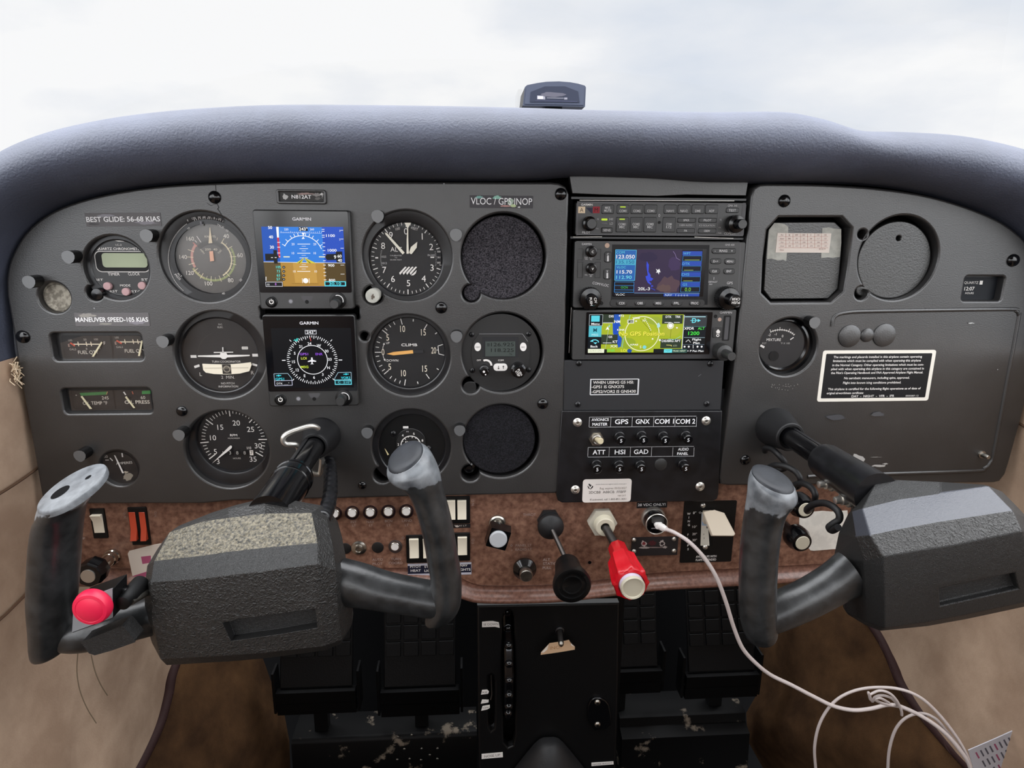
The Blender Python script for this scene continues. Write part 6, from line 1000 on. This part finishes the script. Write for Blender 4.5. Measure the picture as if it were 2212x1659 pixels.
b, rg = hrings(t, [(945, 1344, 206, 10, 5, 8), (948, 1339, 206, 30, 10, 8), (955, 1325, 206, 37, 13, 8), (962, 1298, 207, 36, 15, 6), (963, 1246, 208, 34, 15, 3), (957, 1211, 209, 34, 15, 0), (948, 1157, 210, 34, 15, -2), (935, 1103, 212, 35, 15, 2), (921, 1062, 213, 37, 15, 6), (909, 1036, 214, 44, 16, 10, .1), (893, 1016, 215, 52, 17, 14, .2), (883, 1001, 215, 52, 17, 16, .3), (879, 991, 214, 46, 15.5, 16, .3), (878, 987, 214, 42, 14.5, 16, .3)], n=32, m=worn_mat('horn_worn_mid', t.p(905, 1042, 214, PX)[1]/1000)); t.part('grip', b, sharp=60)
b = MB('horn_cap'); R0 = rg[-1]; cc = sum((Vector(v) for v in R0), Vector())/len(R0); b.loft([[tuple(cc+(Vector(v)-cc)*f+Vector((-.6, h, 0))) for v in R0] for h, f in ((-2.5, .99), (-.8, 1.0), (1.0, .98), (1.9, .88), (2.2, .6), (2.3, .01))]); t.part('grip_cap', b, sharp=60, label='dark rubber grip cap')
b = parm(t, [(345, 1325, 205, 44, 14), (300, 1338, 207, 42, 14), (240, 1355, 210, 42, 14), (170, 1368, 214, 42, 14), (120, 1372, 216, 34, 12)]); t.part('arm', b)
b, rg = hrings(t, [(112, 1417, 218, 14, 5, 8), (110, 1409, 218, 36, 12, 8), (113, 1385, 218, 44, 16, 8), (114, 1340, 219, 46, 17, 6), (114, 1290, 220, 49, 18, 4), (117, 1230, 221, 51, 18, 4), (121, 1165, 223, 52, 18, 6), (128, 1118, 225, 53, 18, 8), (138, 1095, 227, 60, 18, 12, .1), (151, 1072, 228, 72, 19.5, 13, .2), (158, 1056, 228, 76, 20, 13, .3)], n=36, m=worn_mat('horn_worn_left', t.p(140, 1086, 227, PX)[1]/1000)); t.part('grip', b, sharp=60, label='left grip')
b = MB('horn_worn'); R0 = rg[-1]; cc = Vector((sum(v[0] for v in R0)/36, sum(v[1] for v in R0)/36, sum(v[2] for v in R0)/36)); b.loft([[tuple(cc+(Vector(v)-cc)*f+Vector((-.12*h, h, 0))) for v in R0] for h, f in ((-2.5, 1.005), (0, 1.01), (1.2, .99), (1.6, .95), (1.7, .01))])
for (x, y, r_) in ((134, 1060, 5.6), (184, 1041, 1.9)):
    q = t.p(x, y, 228, PX); n_ = Vector((-.25, 1, 0)).normalized(); e1_ = Vector((1, .25, 0)).normalized(); sl = (R0[0][1]-R0[18][1])/(R0[0][0]-R0[18][0]); e1_ = Vector((1, sl, 0)).normalized(); yy = cc.y+sl*(q[0]-cc.x)+1.85
    zc = 228+(2 if r_ > 3 else -4); b.add([(q[0]+r_*cos(a)*e1_.x, yy+r_*cos(a)*e1_.y-.30*(zc-228+r_*sin(a)), zc+r_*1.0*sin(a)) for a in [2*pi*i/24 for i in range(24)]], [range(23, -1, -1)], 'deep')
t.part('grip_top_plate', b, sharp=50, label='bare grey top plate with switch holes')
# rod between button box and pad
b = MB('steel'); a1 = t.p(283, 1300, 236, PX); a2 = t.p(330, 1275, 214, PX); b.tube([(*a1, 236), (*a2, 212)], 2.2, n=14); t.part('metal_rod', b)
# push-to-talk box
t = T('push_to_talk_box', 'bright pink push button on a small grey box strapped to the left yoke arm', 'push button', (200, 1318), z=240, roll=ROL); zb = 244
q = [B4(*v) for v in ((470, 1190), (800, 1070), (803, 1320), (457, 1445))]; qq = [t.p(x, y, zb) for x, y in q]; b = MB('black'); b.prism([(x, y-.6) for i, (x, y) in enumerate(qq)], 226, zb-.4); b.prism(qq, zb-.6, zb, pt('#8a8c90')); t.part('box', b, bevel=.6)
c = t.p(197, 1314, zb+4); s = t.s_(197, 1314, zb+4); b = MB('pink'); R_ = 41*s; b.lathe(*c, [(R_, zb), (R_*1.01, zb+2), (R_*.97, zb+4.5), (R_*.9, zb+6), (R_*.74, zb+6.4), (R_*.72, zb+6.2), (R_*.5, zb+7.3), (R_*.2, zb+7.8), (.01, zb+7.9)], n=48); t.part('button', b, label='bright pink domed button')
b = MB('black'); g_ = t.p(268, 1300, 238); b.lathe(*g_, [(5.6, 216), (5.6, 233), (4.6, 236), (4.4, 240), (2.4, 240.5)], n=26); b.tube([(g_[0], g_[1], 236), (*t.p(272, 1278, 232), 232), (*t.p(250, 1268, 226), 226), (*t.p(225, 1275, 216), 214)], 2.6, n=12); t.part('cable_gland', b)
b = MB('leatherette'); sp_ = [B4(*v) for v in ((530, 1530), (700, 1462), (888, 1388), (965, 1480), (1000, 1528), (800, 1600), (650, 1642), (600, 1625))]; b.prism([t.p(x, y, 238) for x, y in sp_], 226, 238); t.part('strap', b, bevel=1.2, label='black hook-and-loop strap')
b = MB(pt('#8a7a66')); 
for pts in (([4, 552], [4, 575], [7, 600], [14, 628], [24, 650]),): pass
for P_ in (((168, 1410), (166, 1450), (172, 1490), (188, 1530), (208, 1562)), ((197, 1415), (205, 1450), (218, 1480), (232, 1502))): b.tube([(*t.p(x, y, 222-i*3), 222-i*3) for i, (x, y) in enumerate([spline(P_, 4)[k_] for k_ in range(len(spline(P_, 4)))])], .35, n=5)
t.part('loose_thread', b, label='loose brown threads')

# copilot yoke
t = T('control_yoke', 'right control yoke with smooth dark pad and bolted hub, before the glovebox', 'control yoke', (1708, 945), z=30, roll=ROL)
b, ax = boot(t, (1680, 920), (1708, 945), 42, 31, 34); t.part('panel_boot', b)
b = MB('black_gloss'); b.lathe(*ax, [(9.4, 28), (9.4, 150)], n=40); b.box(ax[0]+3, ax[1]+8.8, 2.4, 1.6, 36, 100, 'black_metal'); t.part('shaft', b)
b = MB('black_metal'); b.lathe(*ax, [(10, 92), (14.5, 95), (15.6, 100), (16.2, 130), (17.5, 172)], n=44); t.part('hub', b)
for x, y, h in ((1778, 1047, 120), (1814, 1081, 144)):
    b = MB('alu'); c = t.p(x+6, y-2, h, PX); L_ = [(-8, 3), (-1, 3), (-1, 7.2), (.4, 7.2), (1.2, 6.4), (1.2, 4.96), (5.2, 4.9), (5.4, 3.2), (10.4, 3.1), (11, 2.2)]; rings = []
    for d, r_ in L_: rings.append([(c[0]+4-d, c[1]+r_*cos(2*pi*i/(6 if 4 < r_ < 4.5 else 18)*1), h+r_*sin(2*pi*i/(6 if 4 < r_ < 4.5 else 18))) for i in range(18)])
    rings[0] = rings[0]; b.loft([[(c[0]+4-d, c[1]+r_*cos(2*pi*i/18)*(1 if not 4.5 < r_ < 5 else .95+.05*cos(6*2*pi*i/18)), h+r_*sin(2*pi*i/18)) for i in range(18)] for d, r_ in L_]); t.part('bolt', b, label='zinc bolt and nut')
dz = [-52, -14, 0, 0, 0, 0, -7, -26]
A_ = [(172, [(1850, 1092), (1862, 1072), (1890, 1046), (1943, 1037), (2032, 1041), (2125, 1047), (2150, 1056), (2165, 1072)]),
 (190, [(1832, 1110), (1840, 1106), (1862, 1099), (1943, 1079), (2032, 1064), (2134, 1049), (2165, 1062), (2188, 1085)]),
 (214, [(1812, 1150), (1848, 1160), (1880, 1157), (1943, 1144), (2032, 1128), (2188, 1104), (2218, 1118), (2240, 1140)]),
 (226, [(1800, 1205), (1866, 1212), (1908, 1202), (1973, 1191), (2061, 1177), (2208, 1147), (2240, 1158), (2264, 1175)]),
 (227, [(1824, 1270), (1868, 1278), (1910, 1282), (1985, 1268), (2075, 1250), (2225, 1222), (2262, 1228), (2288, 1235)]),
 (222, [(1828, 1322), (1871, 1343), (1911, 1357), (2002, 1344), (2091, 1327), (2240, 1296), (2275, 1286), (2300, 1268)]),
 (206, [(1832, 1328), (1868, 1350), (1900, 1363), (2002, 1353), (2091, 1337), (2240, 1305), (2275, 1294), (2298, 1278)])]
b = rowloft(t, A_, dz, 'leatherette', ['leatherette', 'pad_top_lit', 'pad', 'leatherette', 'leatherette', 'leatherette', 'leatherette']); o = t.part('pad', b, label='padded centre cover, smooth and dark', sharp=30)
cutslot(o, t, [(2030, 1272), (2192, 1238), (2206, 1276), (2037, 1314)], 219, 226.5, 2.2)
b = parm(t, [(1838, 1238, 196, 52, 14), (1800, 1262, 198, 45, 14), (1750, 1290, 202, 42, 14), (1700, 1313, 205, 41, 14), (1655, 1335, 206, 36, 13)], m='horn'); t.part('arm', b)
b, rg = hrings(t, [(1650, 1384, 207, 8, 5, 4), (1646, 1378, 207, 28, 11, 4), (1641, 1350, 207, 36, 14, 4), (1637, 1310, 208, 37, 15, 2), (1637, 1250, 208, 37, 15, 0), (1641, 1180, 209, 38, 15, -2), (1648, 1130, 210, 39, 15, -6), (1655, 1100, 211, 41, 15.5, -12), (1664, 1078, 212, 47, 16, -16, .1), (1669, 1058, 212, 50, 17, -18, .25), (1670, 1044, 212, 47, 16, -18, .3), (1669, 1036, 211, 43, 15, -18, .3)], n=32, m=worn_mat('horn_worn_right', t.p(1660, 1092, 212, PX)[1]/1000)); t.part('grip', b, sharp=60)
b = MB('horn_cap'); R0 = rg[-1]; cc = sum((Vector(v) for v in R0), Vector())/len(R0); b.loft([[tuple(cc+(Vector(v)-cc)*f+Vector((0, h, 0))) for v in R0] for h, f in ((-2.5, .99), (-.8, 1.0), (1.0, .98), (1.9, .88), (2.2, .6), (2.3, .01))]); t.part('grip_cap', b, sharp=60, label='dark rubber grip cap')

# control lock rod, corrugated sleeve, coiled cord
t = T('control_lock_rod', 'bent silver metal rod hooked through the left yoke shaft boot', 'rod', (640, 940), z=36); b = MB('alu')
pts = [(1020, 250, 34), (985, 225, 36), (930, 212, 38), (850, 222, 40), (740, 255, 42), (640, 288, 44), (550, 330, 46), (500, 380, 47), (500, 440, 47), (550, 480, 46), (620, 484, 45), (685, 490, 43), (724, 530, 41), (726, 600, 38), (712, 690, 34), (706, 760, 30), (760, 860, 26), (900, 900, 22), (1010, 930, 20), (1045, 915, 20), (1058, 870, 22), (1068, 780, 24), (1072, 690, 26)]
b.tube([tuple(v) for v in spline([(*t.p(x, y, h, D3), h) for x, y, h in pts], 4)], 2.5, n=14); t.part('rod', b)
t = T('corrugated_sleeve', 'black corrugated cable sleeve running from the panel down to the left yoke pad', 'cable', (712, 1050), z=60, single=True); b = MB('black_metal'); P_ = spline([(*t.p(x, y, h, D3), h) for x, y, h in ((1165, 730, 4), (1190, 800, 18), (1200, 900, 40), (1203, 1000, 62), (1203, 1120, 86), (1195, 1250, 112), (1165, 1400, 140), (1120, 1520, 162), (1075, 1600, 178))], 22)
n_ = len(P_); b.tube(P_, [(4.0+2.2*abs(sin(pi*13*i/n_)), 4.0+2.2*abs(sin(pi*13*i/n_))) for i in range(n_)], n=22); t.part('', b, sharp=60)
t = T('coiled_cord', 'black coiled cord hanging from the right yoke boot past the grip', 'cord', (1700, 1080), z=80, single=True); b = MB('rubber')
cp = [(175, 560, 4), (180, 525, 10), (250, 535, 20), (330, 600, 30), (410, 700, 34), (400, 760, 26), (300, 770, 22), (230, 745, 30), (300, 722, 42), (420, 740, 52), (530, 800, 60), (585, 890, 64), (560, 960, 56), (500, 980, 56), (530, 945, 70), (620, 935, 82), (710, 985, 92), (755, 1070, 98), (730, 1160, 92), (670, 1250, 96), (665, 1225, 110), (740, 1175, 122), (850, 1158, 132), (950, 1195, 142), (1025, 1270, 150), (1030, 1350, 152), (960, 1400, 150), (915, 1440, 148), (950, 1475, 150), (1020, 1440, 160)]
b.tube(spline([(*t.p(x, y, h, D4), h) for x, y, h in cp], 7), 2.9, n=12); t.part('', b, sharp=60)

# ------------------------------------------------------------------ pedestal and footwell
def vert(px, py, Y): v = atY(px, py, Y); return mm(v)
t = T('pedestal', 'black centre pedestal below the wood-look panel, with trim wheel slot and worn labels', 'pedestal', (1185, 1450), z=-20); z = -20; b = MB('black')
o = [t.p(*q) for q in ((1031, 1309), (1338, 1303), (1335, 1480), (1330, 1659), (1322, 1900), (1040, 1900), (1035, 1659), (1033, 1500))]; slot = [t.p(*q) for q in ((1085, 1340), (1090, 1322), (1099, 1317), (1107, 1323), (1111, 1340), (1113, 1450), (1113, 1590), (1108, 1612), (1098, 1616), (1088, 1605), (1084, 1450))]
s2 = [t.p(*C6(x, y)) for x, y in ((318, 810), (345, 795), (372, 812), (384, 900), (382, 1200), (376, 1300), (345, 1325), (322, 1290), (316, 1100))]
b.plate(o, [slot, s2], z-10, z, 2.2); q = t.rc(1040, 1318, 1330, 1880); b.box(*q, -300, z-30); q = t.rc(1035, 1312, 1334, 1890); t.part('front_cover', b)
b = MB('radio'); b.prism([t.p(x, y, z+.8) for x, y in ((1037, 1378), (1078, 1374), (1080, 1500), (1082, 1600), (1050, 1605), (1040, 1600))], z-.1, z+.6, 'pt_#232326' if 'pt_#232326' in MAT else pt('#232326')); t.part('side_strip', b) if 0 else None
b = MB('black_gloss'); c = t.p(1098, 1465, z-50); s = t.s_(1098, 1465, z-50); Rw = 78; n = 72; c = (t.p(1098, 1465, z)[0], t.p(1098, 1465, z)[1]); cz = z-62; rings = []
for dx, rf in ((-5, .80), (-5, .97), (-3, 1.0), (3, 1.0), (5, .97), (5, .80)): rings.append([(c[0]+dx, c[1]+(Rw*rf+(1.8*max(0, cos(13*2*pi*i/n*1)) if rf > .9 else 0))*cos(2*pi*i/n), cz+(Rw*rf+(1.8*max(0, cos(13*2*pi*i/n)) if rf > .9 else 0))*sin(2*pi*i/n)) for i in range(n)])
b.loft(rings, cap=True)
for i in range(26):
    a = 2*pi*i/26; b.ball((c[0], c[1]+(Rw+.5)*cos(a), cz+(Rw+.5)*sin(a)), (5.2, 4.6, 4.6), n=12, k=8)
t.part('trim_wheel', b, label='knobbed black trim wheel')
b = MB('steel'); a = t.p(*C6(345, 900)); e_ = t.p(*C6(352, 1030), z-2); b.tube([(*t.p(*C6(345, 800), z-6), z-6), (*t.p(*C6(352, 980), z-5), z-5), (*t.p(*C6(340, 1030), z-3), z-3)], .9, 'rod', n=8); t.part('trim_pointer', b)
def tagp(label, pts, s_, tx, ty, h, w_, rot=0):
    tt = T('placard', label, 'placard', pts[0], C6, z=z, single=True); b = MB('white_plastic'); b.prism([tt.p(x, y, z+.4) for x, y in pts], z+.02, z+.4); k = Ink(tt, z+.4, b, crop=C6); k.txt(s_, tx, ty, h, '#55504c', w=w_, rot=rot); tt.part('', b)
tagp('torn white label reading NOSE DOWN at the top of the trim slot', [(262, 312), (300, 308), (360, 305), (416, 318), (424, 368), (380, 358), (262, 362)], 'SE DOWN', 342, 335, 22, 135)
tagp('small white label scrap reading TAKE beside the trim pointer', [(262, 942), (310, 938), (325, 955), (318, 975), (252, 984)], 'KE', 288, 962, 18, 44)
tagp('small torn white label scrap just below the trim pointer', [(262, 1030), (322, 1032), (322, 1055), (295, 1060), (250, 1068)], '-', 288, 1045, 10, 20)
tagp('small slanted white label scrap, lowest of three beside the trim slot', [(266, 1090), (332, 1078), (334, 1105), (310, 1120), (254, 1132)], 'OFF', 296, 1104, 18, 54)
tagp('white label reading NOSE UP at the foot of the trim slot', [(258, 1532), (452, 1515), (454, 1560), (258, 1577)], 'NOSE UP', 356, 1546, 24, 145, 4)
tagp('thin pale label at the bottom right of the pedestal', [(1270, 1612), (1472, 1600), (1474, 1626), (1270, 1642)], 'NOSE RIGHT', 1372, 1620, 14, 180, 3)
t = T('cowl_flap_pin', 'steel toggle pin with a tan paper INOP tag, on the pedestal front', 'pin', (978, 395), C6, z=z); b = MB('rod'); a = t.p(978, 400, z+2); c = t.p(990, 515, z+28); b.lathe(*a, [(5.4, z), (5.2, z+2), (3.6, z+2.6), (3.2, z+2)], m='black_metal', n=28); b.tube([(*a, z+1), (*c, z+28)], 3.0, n=18, up=(0, 1, 0)); b.ball((*c, z+28), 3.0, 'steel'); t.part('pin', b)
b = MB(pt('#c9a888', .8)); pp = [(802, 618), (806, 595), (885, 512), (1000, 495), (1062, 482), (1118, 545), (1116, 570), (960, 596)]; b.prism([t.p(x, y, z+14) for x, y in pp], z+13.3, z+13.8); k = Ink(t, z+13.8, b, crop=C6); k.txt('INOP', 948, 548, 32, '#a07850', w=120, rot=6); k.poly([(806, 596), (875, 520), (862, 568), (830, 595)], '#e0dad0'); k.poly([(1062, 484), (1085, 500), (1080, 525), (1112, 545)], '#e8e0d8'); t.part('paper_tag', b, label='folded tan INOP tag')
t = T('microphone_clip', 'small black bracket with two screws on the lower right of the pedestal', 'bracket', (1330, 1180), C6, z=z); b = MB('black_gloss'); b.plate([t.p(x, y, z+4) for x, y in ((1240, 1090), (1262, 1040), (1300, 1015), (1350, 1015), (1400, 1040), (1432, 1080), (1450, 1180), (1448, 1270), (1390, 1310), (1300, 1318), (1262, 1260), (1236, 1200))], [], z, z+4, 1.2); t.part('plate', b)
for x, y in ((1328, 1065), (1328, 1270)): screw(t, x, y, 3.6, C6, z+4, 'steel', slot='deep')
t = T('fuel_selector', 'dark rounded fuel selector cover at the bottom centre in front of the pedestal', 'fuel selector', (1185, 1640), z=60, single=True); b = MB('rubber'); v = t.p(1190, 1618, 2); rings = []
for d, w_, hh in ((0, 6, 8), (2, 11, 12), (8, 17, 17), (22, 27, 24), (50, 46, 32), (90, 70, 40)): rings.append([(v[0]+w_*cos(pi*i/12), v[1]-d, -12+hh*sin(pi*i/12)) for i in range(13)]+[(v[0]-w_, v[1]-d, -16), (v[0]+w_, v[1]-d, -16)])
b.loft(rings); t.part('', b, sharp=60)
# rudder pedals
YP = .295
def pedal(label, xl, xr, ytop, ybar, ybot, shift=0):
    t = T('rudder_pedal', label, 'rudder pedal', ((xl+xr)/2, ybar), z=-YP*1000, group='rudder pedals in the footwell'); zp = -YP*1000
    a0 = t.p(xl, ybar); a1 = t.p(xr, ybar); W2 = (a1[0]-a0[0]); cx = (a0[0]+a1[0])/2; yb = a0[1]; yt = t.p(xl, ytop)[1]; y3 = t.p(xl, ybot)[1]; H_ = yt-yb; lean = .35
    def pr(b, x0, x1, y0, y1, h0, h1, m=None):     # slab on the leaning pedal face
        f = lambda y: zp-(y-yb)*lean
        tp = lambda x, y, h: (x, y, f(y)+h); k = 1-.10*0
        vs = [tp(x, y, h) for h in (h0, h1) for x, y in ((x0, y0), (x1, y0), (x1, y1), (x0, y1))]; b.add(vs, [(3, 2, 1, 0), (4, 5, 6, 7), (0, 1, 5, 4), (1, 2, 6, 5), (2, 3, 7, 6), (3, 0, 4, 7)], m)
    b = MB('pedal'); pr(b, cx-W2*.46, cx+W2*.46, yb+1, yt, -5, 0); t.part('plate', b, bevel=1.5)
    b = MB('pedal'); rows = 5; y0 = yb+H_*.27; ch = (yt-y0)/rows; cw = W2*.90/4
    for i in range(4):
        for j in range(rows): pr(b, cx-W2*.45+i*cw+cw*.08, cx-W2*.45+(i+1)*cw-cw*.08, y0+j*ch+ch*.08, y0+(j+1)*ch-ch*.08, 0, 3.5)
    t.part('tread_pad', b, bevel=.8, label='tread with a grid of raised blocks')
    b = MB('pedal'); hb = (yb-y3)/2; 
    for i in range(2): b.box(cx, yb-hb*(i+.5), W2, hb*.86, zp-6, zp+8-i*3, r=1)
    t.part('heel_bar', b, bevel=1)
    for sx in (-1, 1): b = MB('black'); b.box(cx+sx*(W2/2+4), yb-hb*.3, 4, hb*3.2, zp-26, zp+2, r=1); t.part('side_bracket', b)
    b = MB('black'); b.box(cx, y3-50, 22, 110, zp-30, zp-14); t.part('pedal_arm', b)
pedal('leftmost rudder pedal, under the left yoke pad', 597, 769, 1285, 1490, 1543)
pedal('second rudder pedal from the left, beside the pedestal', 822, 992, 1283, 1488, 1547)
pedal('third rudder pedal from the left, half hidden behind the pedestal', 1262, 1428, 1290, 1447, 1500)
pedal('rightmost rudder pedal, behind the white cable', 1481, 1637, 1280, 1455, 1508)
# worn step over the rudder bars
t = T('rudder_bar_cover', 'scuffed black metal cover with paint worn to bare metal beneath the left pedals', 'cover', (820, 1610), z=-300, single=True); zp = -290; b = MB('worn_metal'); pc = [(628, 1590), (1032, 1590)]
q = t.rc(628, 1592, 1030, 1600, zp); x0, x1 = q[0]-q[2]/2, q[0]+q[2]/2; y1 = q[1]; b.loft([[(x, y1+4-4*0, zp-60), (x, y1+4, zp-8), (x, y1+2, zp-2), (x, y1-3, zp+1), (x, y1-60, zp+4), (x, y1-130, zp+10), (x, y1-130, zp-60)] for x in (x0, x0+(x1-x0)*.33, x0+(x1-x0)*.66, x1)])
for x, y in ((1475, 1335), (1622, 1332), (1758, 1330), (1692, 1385), (1415, 1425), (1520, 1418), (1618, 1428), (1757, 1418), (1420, 1232), (1538, 1215)): a = t.p(x, y, zp+5, C5); b.ball((a[0], a[1], zp+5), (2.2, 2.2, 1.4), 'steel', n=10, k=6)
t.part('', b, sharp=50)
t = T('rudder_bar_cover', 'scuffed black metal cover beneath the right pedals', 'cover', (1450, 1580), z=-300, single=True); q = t.rc(1340, 1545, 1610, 1555, zp); x0, x1 = q[0]-q[2]/2, q[0]+q[2]/2; y1 = q[1]; b = MB('worn_metal'); b.loft([[(x, y1+4, zp-60), (x, y1+4, zp-8), (x, y1+2, zp-2), (x, y1-12, zp+1), (x, y1-20, zp+20), (x, y1-130, zp+30), (x, y1-130, zp-60)] for x in (x0, x0+(x1-x0)*.33, x0+(x1-x0)*.66, x1)])
t.part('', b, sharp=50)
# white charging cable
t = T('charging_cable', 'white charging cable from the power socket trailing to a tangled loop at the lower right', 'cable', (1600, 1400), z=60); b = MB('white_plastic'); a = t.p(1430, 1137, 18); 
p0 = (*t.p(1424, 1136, 17), 17); p1 = (*t.p(1440, 1143, 26), 26); b.tube([p0, ((p0[0]+p1[0])/2, (p0[1]+p1[1])/2, 22), p1], [(3.0, 3.6), (3.2, 4.0), (2.4, 2.4)], n=16, up=(0, 1, 0)); b.box(p0[0], p0[1], 9, 5.4, 13, 19, r=2.4); t.part('plug', b)
main = [(1438, 1143, 25), (1460, 1152, 34), (1490, 1172, 44), (1522, 1206, 52), (1548, 1248, 58), (1568, 1300, 60), (1585, 1355, 60), (1604, 1400, 60), (1632, 1432, 60), (1665, 1458, 60), (1710, 1480, 62), (1760, 1506, 66), (1800, 1525, 70), (1842, 1534, 74), (1880, 1531, 78), (1915, 1523, 82), (1935, 1524, 86), (1950, 1528, 88), (1985, 1544, 92), (2020, 1566, 98), (2050, 1592, 104), (2075, 1622, 110), (2092, 1648, 114), (2105, 1690, 118)]
def cab(pts, r, nm, n=10): b = MB('cable'); b.tube(spline([(*t.p(x, y, h), h) for x, y, h in pts], 6), r, n=n); return t.part(nm, b, sharp=60)
cab(main, 2.0, 'cord'); cab([(1768, 1720, 60), (1762, 1660, 62), (1760, 1610, 64), (1772, 1560, 66), (1800, 1518, 68), (1840, 1494, 72), (1890, 1485, 76), (1945, 1489, 82), (1990, 1508, 88), (2030, 1545, 94), (2065, 1590, 101), (2088, 1630, 108), (2100, 1665, 112)], 1.5, 'loop')
cab([(1918, 1720, 72), (1918, 1660, 74), (1922, 1615, 76), (1935, 1575, 78), (1958, 1550, 81), (1990, 1541, 85), (2020, 1552, 90), (2045, 1580, 95), (2072, 1615, 101), (2092, 1650, 106)], 1.5, 'loop')
cab([(1920, 1518, 88), (1900, 1508, 90), (1882, 1512, 90), (1878, 1503, 92), (1876, 1496, 92), (1884, 1515, 90), (1890, 1506, 94), (1905, 1502, 95), (1925, 1508, 95), (1938, 1522, 93), (1928, 1524, 88), (1905, 1519, 86), (1888, 1511, 90)], 1.3, 'tangle'); cab([(1880, 1500, 95), (1900, 1492, 96), (1922, 1498, 97), (1938, 1515, 97), (1947, 1535, 96), (1948, 1545, 94)], 1.3, 'tangle')
# printed card at lower right
t = T('printed_card', 'pale printed sheet with rows of fine text at the bottom right corner', 'paper', (2150, 1620), z=70, single=True); b = MB('white_plastic'); P_ = [(2092, 1621), (2150, 1596), (2212, 1568), (2290, 1535), (2330, 1640), (2250, 1760), (2130, 1760)]; b.prism([t.p(x, y, 60) for x, y in P_], 59, 60, pt('#c4c4cc'))
k = Ink(t, 60, b, crop=PX, step=.01)
for i in range(11):
    for j in range(5):
        x = 2108+i*10+j*14; y = 1625-i*4.6+j*18; k.line(x, y, x+7, y+13, 3.2, '#5a5a64' if (i+j) % 4 else '#a05070')
t.part('', b)
bpy.data.objects.remove(_to); bpy.data.curves.remove(_tc)
